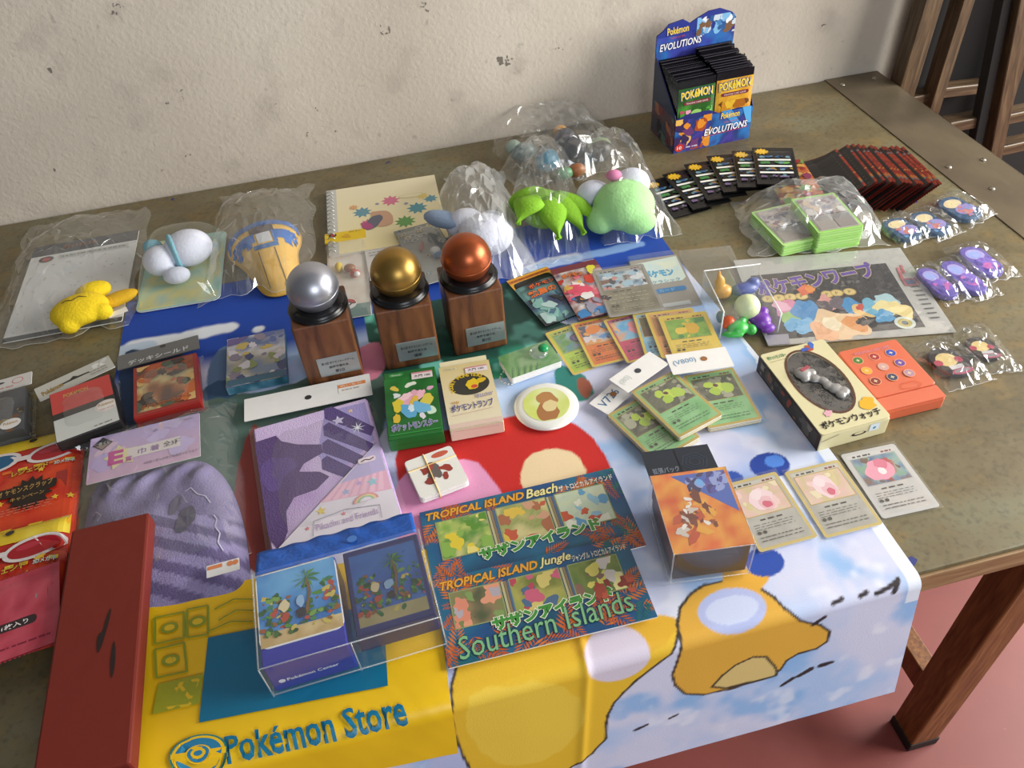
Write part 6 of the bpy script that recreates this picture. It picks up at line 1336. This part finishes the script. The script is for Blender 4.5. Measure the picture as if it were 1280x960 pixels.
# a plain dark violet field stands for the print
a.poly([L(314, 555), L(345, 545), L(352, 552), L(372, 556), L(402, 556), L(404, 566), L(380, 580), L(374, 590), L(400, 590), L(412, 596), L(396, 612), L(368, 622), L(358, 640), L(360, 665), L(350, 690), L(336, 672), L(326, 625)], '5d4778'); a.blob(*L(345, 590), .022, '66508a', random.Random(2), .9)
a.build('towel_print', t, PM(.85, 0, .4, 600), (0, 0, .008))
a = Art((-w/2-.001, -l/2, w/2+.001, l/2)); hyp0, hyp1 = L(475, 556), L(350, 684)
a.poly([L(472, 553), L(510, 670), L(350, 706), L(345, 690)], 'e6e0ea'); a.poly([L(472, 553), L(483, 590), L(424, 607)], 'bfb4dc'); a.poly([L(424, 606), L(483, 588), L(490, 612), L(400, 630)], 'e6b4cc')
for i in range(7): x = i/7; a.poly([L(424+59*x, 606-18*x), L(428+59*x, 605-18*x), L(412+80*x, 627-17*x), L(404+80*x, 629-17*x)], 'eec4d6', up=(i == 0))
for px, py, s_, c in ((466, 603, .007, '9cc8d4'), (433, 616, .005, 'a8b8dc'), (449, 605, .004, 'c9a8dc'), (402, 640, .006, 'e8d070'), (430, 643, .003, 'd88a8a'), (385, 662, .003, 'd88a8a')): x, y = L(px, py); a.star(x, y, s_, c)
for k, c in ((.014, 'e0a0a8'), (.0115, 'e8d0a0'), (.009, 'a8c8a8'), (.0065, 'e6e0ea')): x, y = L(458, 627); a.poly([(x+k*math.cos(t_), y+k*.75*math.sin(t_)) for t_ in [math.pi*j/12 for j in range(13)]], c)
x, y = L(459, 576); a.rrect(x-.010, y-.004, x+.010, y+.004, .003, 'e8d8e0'); a.line([(x-.007, y-.001), (x-.002, y+.001), (x+.003, y-.001), (x+.008, y+.001)], .0014, '3a2f3a')
a.line([L(392, 672), L(393, 653), L(432, 638), L(475, 632), L(478, 648)], .0006, '8f90a4'); x, y = L(397, 665); x2, y2 = L(474, 643); a.text('Pikachu and Friends', x, y, .0085, 'b9a0c8', math.hypot(x2-x, y2-y), .0, rot=math.atan2(y2-y, x2-x))
a.build('insert_sheet', t, PM(.4), (0, 0, .0092))
hd = rect((304, 497), (462, 470), (466, 494), (307, 526), .010); c_, s_ = math.cos(-r['r']), math.sin(-r['r']); d = hd['c']-r['c']; lx, ly = d.x*c_-d.y*s_, d.x*s_+d.y*c_
ho = slab('header_card', hd['w'], hd['l'], .0010, WHITEP, t, 0, .001); ho.location = (lx, ly, .0065); ho.rotation_euler = (0, 0, hd['r']-r['r'])
a = Art(); a.ell(.0, -.001, .0042, .0038, '2a2a2e'); a.rect(hd['w']*.24, -.006, hd['w']*.24+.034, .010, 'f2ede6'); a.rect(hd['w']*.24, .003, hd['w']*.24+.034, .009, 'e08a4a'); a.text('ぬいもの', hd['w']*.24+.003, .0045, .0035, 'f6efe6', .026); a.lines(hd['w']*.24+.004, -.004, hd['w']*.24+.028, .001, 1, 'b9b4b0', 4); a.build('header_print', ho, PM(.5), (0, 0, .0010))
pouch_over(t, w+.012, l+.012, .010, .003, 4, FILM('towel_bag', .025, .06, bump=.3, scale=18, refl=1.3), .0018, 0, .001)

# ------------------------------------------------------------------ violet drawstring pouch in a bag
q = [(112, 560), (300, 540), (322, 712), (92, 770)]
r = rect(*q, .010); L = lambda px, py: loc_of(px, py, r, .010)
t = thing('drawstring_pouch', 'violet striped drawstring pouch with a gathered top, partly under the red box', 'pouch', r['c']+Vector((0, 0, .002)), r['r'])
ol2 = smooth_loop([L(116, 598), L(150, 588), L(185, 581), L(220, 574), L(250, 568), L(280, 590), L(300, 636), L(309, 690), L(312, 735), L(250, 752), L(170, 765), L(88, 760), L(96, 690), L(104, 640)], 3)
cx = sum(p_[0] for p_ in ol2)/len(ol2); cy = sum(p_[1] for p_ in ol2)/len(ol2); V, F = [], []; rings = 64; m2 = len(ol2); Cc = []
ypt = L(190, 584)[1]
for k in range(rings+1):
    f = k/rings
    for x, y in ol2:
        X, Y = cx+(x-cx)*f, cy+(y-cy)*f; top = sm((Y-(ypt-.055))/.05)
        z = .013*(1-f**4)+.0042*top*math.sin(X*190+2*math.sin(Y*60))*(1-f**8)+.003*noise.noise(Vector((X*30, Y*30, 1)))*(1-f**6)
        V.append((X, Y, max(.0003, z))); 
        st_ = math.sin((X*.48+Y*.88)*2*math.pi/.024); n_ = noise.noise(Vector((X*18, Y*18, 3)))
        low = X > cx-.02 and Y < ypt-.078-.3*(X-cx)
        b_ = hexc('9188b2'); d_ = hexc('655b84'); w_ = (1 if st_ > 0 else 0) if low else sm(.5+n_*1.6)*.8
        Cc.append(tuple(b_[q_]*(1-w_)+d_[q_]*w_ for q_ in range(3)))
for k in range(rings):
    for i in range(m2): F.append((k*m2+i, (k+1)*m2+i, (k+1)*m2+(i+1) % m2, k*m2+(i+1) % m2))
mesh('pouch_body', V, F, PM(.8, 0, .4, 500), t, True, cols=np.array(Cc, 'f'))
def pz(x, y): 
    an = math.atan2(y-cy, x-cx); b_ = min(ol2, key=lambda p_: abs((math.atan2(p_[1]-cy, p_[0]-cx)-an+math.pi) % (2*math.pi)-math.pi)); f = min(1, math.hypot(x-cx, y-cy)/math.hypot(b_[0]-cx, b_[1]-cy))
    top = sm((y-(ypt-.055))/.05); return max(.0003, .013*(1-f**4)+.0042*top*math.sin(x*190+2*math.sin(y*60))*(1-f**8)+.003*noise.noise(Vector((x*30, y*30, 1)))*(1-f**6))
a = Art(dz=2e-5)
a.blob(*L(235, 650), .018, '4f4a5e', random.Random(4), .6, 14, .25); a.blob(*L(222, 634), .012, '5f5a70', random.Random(6), .5, 12, .3)
for pts in ([(115, 645), (120, 640), (128, 646), (122, 652)], [(233, 617), (240, 612), (248, 620), (258, 622), (264, 630)], [(268, 645), (272, 650), (270, 660), (276, 668), (274, 680), (280, 690)]): a.line([L(*p_) for p_ in pts], .0012, 'b9b2cc')
a.build('pouch_print', t, PM(.7), (0, 0, .0006), None, pz)
sq = rect((259, 710), (299.7, 699), (301, 714), (259.6, 724), .018); d = sq['c']-r['c']; c_, s_ = math.cos(-r['r']), math.sin(-r['r'])
so = slab('price_sticker', sq['w'], sq['l'], .0004, WHITEP, t, 0, .0005); so.location = (d.x*c_-d.y*s_, d.x*s_+d.y*c_, .0185); so.rotation_euler = (0, 0, sq['r']-r['r'])
a = Art(); sw, slh = sq['w'], sq['l']; a.rect(-sw/2+.001, slh*.1, -sw*.02, slh*.40, 'e08a5a'); a.ell(sw*.22, slh*.2, .003, .003, 'e08a5a'); a.ell(sw*.38, slh*.2, .003, .003, 'e08a5a'); a.build('sticker_print', so, PM(.5), (0, 0, .0004))
hq = rect((115, 552), (250, 526.5), (255.5, 577), (115, 609), .012); d = hq['c']-r['c']
ho = slab('header_card', hq['w'], hq['l'], .0008, WHITEP, t, 0, .001); ho.location = (d.x*c_-d.y*s_, d.x*s_+d.y*c_, .0175); ho.rotation_euler = (.0, 0, hq['r']-r['r'])
hw, hl = hq['w'], hq['l']; a = Art((-hw/2, -hl/2, hw/2, hl/2)); a.grad(-hw/2, -hl/2, hw/2, hl/2, 'cfaac2', 'b3a3d0'); a.blobs(-hw/2, -hl/2, hw/2, hl/2, ['c4b4dc', 'bca8d4', 'd4b8cc'], 10, 5, .006, .014)
a.poly([(-hw/2+.014, hl/2-.002), (-hw/2+.026, hl/2-.013), (-hw/2+.014, hl/2-.024), (-hw/2+.003, hl/2-.013)], '33313a'); a.poly([(-hw/2+.014, hl/2-.015), (-hw/2+.023, hl/2-.014), (-hw/2+.014, hl/2-.022), (-hw/2+.006, hl/2-.014)], '8f7a70'); a.text('一番くじ', -hw/2+.005, hl/2-.0145, .005, 'e6e4e0', .018)
a.star(-hw/2+.036, -.005, .020, 'ddd3a0', 5, .55, .2); a.rect(-hw/2+.044, -.012, hw/2-.022, .004, 'ddd4d0'); a.text('E', -hw/2+.022, -.016, .022, 'c0408f', .017, .05); a.text('賞', -hw/2+.041, -.016, .008, 'b05a9a', .008, .02); a.text('巾 着', -hw/2+.055, -.009, .009, '8f6a9c', .024, .02); a.text('全3種', hw/2-.041, -.008, .009, '4f4a58', .020, .015); a.text('※画像と現物は異なる場合があります', -hw/2+.062, -hl/2+.008, .004, '7a6a80', .060); a.text('Banpresto', hw/2-.018, hl/2-.008, .003, '4a4458', .011); a.ell(.012, hl/2-.012, .0025, .0022, '9a8ab4')
a.build('header_print', ho, PM(.4), (0, 0, .0008))
film([(98, 546), (282, 508), (330, 690), (84, 760)], 0, lambda u, v: .0225*max(0, 1-abs(u)**6)*max(0, 1-abs(v)**6), 'clear bag around the violet drawstring pouch', seed=21, amp=.003, wob=.008, mat=FILM('pouch_bag', .04, .09, bump=.5, scale=18, refl=1.4))

# ------------------------------------------------------------------ red foil packs with glasses prints, far left
def glasses_pack(q, h, label, seed, inner):
    r = rect(*q, h+.006); w, l = r['w'], r['l']
    t = thing('hang_pack', label, 'hang pack', r['c']+Vector((0, 0, h)), r['r'], 'red hang packs'); 
    V, F, Cc = [], [], []; nx, ny = 30, 30
    def zt(x, y): 
        u, v = x/(w/2), y/(l/2); return .008*max(0, 1-abs(u)**12)*max(0, 1-abs(v)**12)+.0006*abs(noise.noise(Vector((x*20+seed, y*14, 1))))*(1-abs(v)**6)+.0004
    for j in range(ny+1):
        for i in range(nx+1):
            x, y = -w/2+w*i/nx, -l/2+l*j/ny; V.append((x, y, zt(x, y)))
    for j in range(ny):
        for i in range(nx): F.append((j*(nx+1)+i, j*(nx+1)+i+1, (j+1)*(nx+1)+i+1, (j+1)*(nx+1)+i))
    mesh('foil_bag', V, F, M('red_foil', 'b8281c', .28, .15), t, True)
    a = Art((-w/2, -l/2, w/2, l/2), 9e-5)
    a.paint(-w/2+.001, -l/2, w/2-.001, l/2-.05, ['c92a1a', 'd9481f', 'b5201a', 'e0602a'], seed, 14, 26, 26)
    a.paint(-w/2, l/2-.026, w/2, l/2, ['e0c22a', 'd6b828', 'e8d24a'], 2, 30, 26, 6)
    for i in range(7): a.poly([(w/2-.052+.006*i, l/2-.027), (w/2-.046+.006*i, l/2-.027), (w/2-.030+.006*i, l/2), (w/2-.040+.006*i, l/2)], ['e0a020', 'c9c2a0'][i % 2])
    for i in range(9): a.rect(-w/2+w*i/9, l/2-.0605, -w/2+w*(i+.6)/9, l/2-.0560, ['e0b020', 'd86a24', 'e6c83a'][i % 3])
    a.ell(w/2-.058, l/2-.011, .0045, .0040, '2a241f')
    for sx, c in ((w/2-.030, 'a01824'), (w/2-.098, '1f5a80')):
        a.ell(sx, l/2-.040, .031, .0150, 'd9cfcd', .12); a.ell(sx, l/2-.040, .026, .0112, c, .12); a.ell(sx-.006, l/2-.037, .012, .004, {'a01824': 'b53040', '1f5a80': '2f709a'}[c], .12)
    a.rect(w/2-.072, l/2-.044, w/2-.056, l/2-.037, 'd9cfcd')
    rn = random.Random(seed)
    for i in range(9): a.star(rn.uniform(-w/2+.05, w/2-.006), rn.uniform(-l/2+.02, l/2-.05), .0045, 'e0b83a')
    a.text('レジェンド', w/2-.074, l/2-.068, .008, 'c9a83a', .040, .03, '6a3a1a', .03, rot=.08); a.text('3Dメガネ', w/2-.028, l/2-.064, .006, 'd0d8d4', .022, .02, '3a6a60', .03)
    if not inner:
        a.rect(-w/2, -l/2, w/2-.012, l/2-.076, 'a8342c'); a.star(w/2-.050, l/2-.100, .026, '241a14', 14, .72); a.rrect(w/2-.086, l/2-.100, w/2-.022, l/2-.086, .004, '241a14'); a.text('ポケモンスクラップ', w/2-.084, l/2-.097, .009, 'b08a4a', .058, .02, rot=.06); a.text('キャンペーン', w/2-.070, l/2-.108, .006, 'b08a4a', .036, .015, rot=.06); a.lines(w/2-.078, l/2-.128, w/2-.022, l/2-.116, 3, 'c9705a', 3, .3)
        for i in range(5): a.poly([(-w/2+.03+.016*i, -l/2+.020), (-w/2+.040+.016*i, -l/2+.020), (-w/2+.06+.016*i, -l/2+.046), (-w/2+.046+.016*i, -l/2+.046)], ['e0c02a', 'b5281c'][i % 2])
    a.build('pack_print', t, PM(.25, .1), (0, 0, .0004), None, zt)
    if inner:
        q2 = rect(*inner, h+.012); d = q2['c']-r['c']; c_, s_ = math.cos(-r['r']), math.sin(-r['r'])
        def art(b):
            W_, L_ = .075, .095; b.rect(-W_/2, -L_/2, W_/2, L_/2, 'b23a4c'); b.paint(-W_/2, -L_/2, W_/2, L_/2, ['b03848', 'c25060', 'a02c40'], 3, 30, 14, 14); b.rect(-W_/2, .006, W_/2-.010, .018, '55484c'); b.rect(-W_/2, .010, W_/2-.020, .015, '8f8a88'); b.rrect(-.018, -.018, W_/2-.020, -.008, .004, '33262a'); b.text('1枚入り', -.014, -.016, .006, 'e6e0dc', .024, .02); b.lines(-W_/2+.01, -L_/2+.010, W_/2-.008, -L_/2+.013, 1, '7a2a38', 3)
        e = bpy.data.objects.new('inner_packet', None); COL.objects.link(e); e.parent = t; e.location = (d.x*c_-d.y*s_, d.x*s_+d.y*c_, .010); e.rotation_euler = (0, 0, .10)
        pack(e, 'inner', .075, .095, .004, art, seed=4, back='a83444', metal=.1, gloss=.3)
    return t
glasses_pack([(-72, 570), (106, 530), (88, 692), (-96, 732)], .0020, 'red and yellow hang pack with a glasses print, behind its twin', 3, None)
glasses_pack([(-78, 680), (88, 642), (66, 805), (-104, 850)], .0145, 'red hang pack with a crimson inner packet, nearer the bench front', 5, [(-20, 742), (76, 712), (66, 800), (-30, 822)])

# ------------------------------------------------------------------ deck boxes at the left
def hang_box(q, h, hq, label, boxmat, art, hart, base=.0012, front=None, seed=1, hmat=None):
    r = rect(*q, h+base); w, l = r['w'], r['l']; t = thing('deck_box', label, 'deck box', r['c']+Vector((0, 0, base)), r['r'])
    box('box_body', w, l, h, boxmat, t, 0, .0015); a = Art((-w/2+.001, -l/2+.001, w/2-.001, l/2-.001)); art(a, w, l); a.build('box_print', t, PM(.35, coat=.3), (0, 0, h))
    if front: a = Art((-w/2+.001, 0, w/2-.001, h)); front(a, w, h); a.build('end_print', t, PM(.35), (0, -l/2-.0001, 0), FRONT)
    if hq:
        g = rect(*hq, h*.6); d = g['c']-r['c']; c_, s_ = math.cos(-r['r']), math.sin(-r['r'])
        ho = slab('header_card', g['w'], g['l'], .0010, hmat or WHITEP, t, 0, .001); ho.location = (d.x*c_-d.y*s_, d.x*s_+d.y*c_, h*.6); ho.rotation_euler = (.0, 0, g['r']-r['r'])
        a = Art((-g['w']/2, -g['l']/2, g['w']/2, g['l']/2)); hart(a, g['w'], g['l']); a.build('header_print', ho, PM(.4), (0, 0, .0010))
        pouch_over(t, w+.010, l+.014, h+.001, .002, seed, FILM('deck_bag', .03, .06, bump=.35, scale=26, refl=1.4), .002, 0, .0015)
    return t
def rw(a, w, l):
    a.rect(-w/2, -l/2, w/2, l/2, 'c9cbc6'); a.rect(-w/2, l*.0, w/2, l/2, 'c8413c'); a.rect(-w/2, -l*.07, w/2, l*.05, '2a2624'); a.text('POKéMON', -w*.28, l*.32, .007, 'c9a05a', w*.40, .02); a.ell(w*.34, -l*.12, .013, .010, 'e6e2dc'); a.ell(w*.34, -l*.12, .0118, .0088, 'd8a8a4'); a.ell(w*.34, -l*.12, .0112, .0082, 'e6e2dc'); a.text('Pokémon', w*.34, -l*.115, .0055, 'b5862a', .018, .02, align='C'); a.text('TRADING CARD GAME', w*.34, -l*.19, .0022, 'b04a44', .016, align='C'); a.lines(w*.1, -l/2+.004, w*.42, -l/2+.007, 1, '6a6864', 3)
def rwh(a, w, l): a.rect(-w/2, -l/2, w/2, l/2, 'c6c4ba'); a.poly([(-.020, .000), (-.006, .001), (-.001, .005), (.004, .001), (.018, .000), (.018, -.0025), (-.020, -.0025)], '2c2a26'); a.text('Pokémon', -w/2+.006, -.008, .009, 'a8863a', .026, .03, '6a5a4a', .02, rot=.1); a.blobs(w/2-.024, .0, w/2-.004, l/2-.002, ['e6e6e2', 'd8d8d4'], 6, 3, .003, .005); a.lines(w/2-.030, -l/2+.003, w/2-.006, -.001, 2, '8a887e', 4, .3)
hang_box(((58.8, 493), (132.5, 470), (156, 525), (72, 552)), .024, ((41, 488), (137, 447), (146, 462), (52, 500)), 'red and white deck box with a black band, in a clear hanging bag', M('black_box', '211f20', .4), rw, rwh, seed=5)
def chz(a, w, l):
    a.rect(-w/2, -l/2, w/2, l/2, '9c2a24'); x0, x1, y0, y1 = -w/2+.005, w/2-.005, -l/2+.007, l/2-.003; a.paint(x0, y0, x1, y1, ['5a3a2a', 'a8622f', 'd8c48a', '4a3a34', 'b5542a'], 5, 20); a.blobs(x0, y0, x1, y1, ['5a4a3c', '8f4a2a', 'd8b070', '3c302c', 'c96a34', '4f5a48'], 24, 6, .004, .012); a.text('ポケモンカードゲーム', 0, y0+.004, .008, '8f2f24', (x1-x0)*.86, .03, 'd8a060', .03, rot=.05, align='C')
hang_box(((162.3, 460), (241.6, 443), (254.5, 502), (170.5, 520)), .016, ((147, 448), (249, 423), (251, 440), (150, 464)), 'red card sleeve case with a brown picture, under the grey header', M('red_box', '96221e', .35), chz, lambda a, w, l: (a.rect(-w/2, -l/2, w/2, l/2, '6f6f6e'), a.ell(.006, l/2-.004, .004, .003, '3a3a3a'), a.text('デッキシールド', 0, -l/2+.003, .010, 'd0d2d0', w*.74, .03, '3a3a3a', .02, align='C')), base=.0035, seed=6, hmat=M('grey_header', '6f6f6e', .4))
def emp(a, w, l): a.paint(-w/2, -l/2, w/2, l/2, ['7f8fa8', 'b0a890', 'd0ccd0', '5f6f98'], 5, 24); a.blobs(-w/2, -l/2, w/2, l/2, ['5a68a0', 'c9b060', 'd8d0d8', '8a7f90', '3f4a78', '8f9a60', 'e0dce0'], 34, 6, .004, .010); a.poly([(-w/2, l/2), (-w*.1, l/2), (-w*.3, l*.36), (-w/2, l*.34)], '6a5a90'); a.rect(-w/2, -l/2, w/2, -l/2+.012, '33627a')
hang_box(((281, 424), (354, 413), (360, 470), (286, 484)), .012, None, 'pale blue-grey pictured card box left of the silver trophy', M('teal_box', '2f5a6c', .35), emp, None, base=.0035, front=lambda a, w, h: (a.rect(-w/2, 0, w/2, h, '2f5a70'), a.paint(-w/2, 0, w/2, h, ['24505f', '3f7088', '6a94a4'], 4, 60, 20, 5)))
hang_box(((-55, 505), (27, 487), (34, 536), (-50, 556)), .020, ((-40, 488), (41, 466), (40, 482), (-40, 502)), 'dark grey deck box with a white header, at the far left edge', M('charcoal_box', '3c3e42', .35), lambda a, w, l: (a.rect(-w/2, -l/2, w/2, l/2, '45484c'), a.paint(-w/2, -l/2, w/2, l/2, ['3c3f44', '55585c', '4a4642'], 3, 20), a.blobs(0, -l/2, w/2, 0, ['8f7a4a', '6a4a34', '3a3432'], 8, 3, .004, .008), a.ell(w*.30, -l*.32, .012, .009, 'e0dcd8'), a.text('Pokémon', w*.30, -l*.33, .005, 'b0863a', .016, .02, align='C')), lambda a, w, l: (a.rect(-w/2, -l/2, w/2, l/2, 'cfccc8'), a.ell(w*.28, .002, .007, .006, 'c9605a'), a.ell(w*.28, .002, .006, .005, 'cfccc8'), a.lines(-w*.05, -l/2+.003, w*.26, -l/2+.008, 1, 'c98a84', 3), a.ell(0, .004, .006, .002, '3a3836')), seed=7)

# ------------------------------------------------------------------ red wooden box in the front left
q = [(87.5, 673), (184.5, 651), (177, 946), (56, 972)]
H = .028; r = rect(*q, H); w, l = r['w'], r['l']+.012
t = thing('wooden_box', 'long dark red box with two black scuffs, standing in front left', 'box', r['c']+Vector((0, 0, .018)), r['r'])
RED = M('red_lacquer', '701f11', .6, 0, .08, .15, 60)
box('box_body', w, l, H-.018+.010, RED, t, 0, .0025, 0, -.004)
a = Art(dz=2e-5); L = lambda px, py: loc_of(px, py, r, H+.01)
for pts in ([(140, 757), (137, 775), (132, 792), (128, 806), (122, 819), (121, 805), (123, 793), (129, 790), (133, 772)], [(143, 798), (145, 815), (143, 838), (139, 851), (138, 830), (140, 812)]): a.poly(smooth_loop([L(*p_) for p_ in pts], 1), '20120f')
a.build('scuff_marks', t, PM(.7), (0, 0, H-.008+.0002))
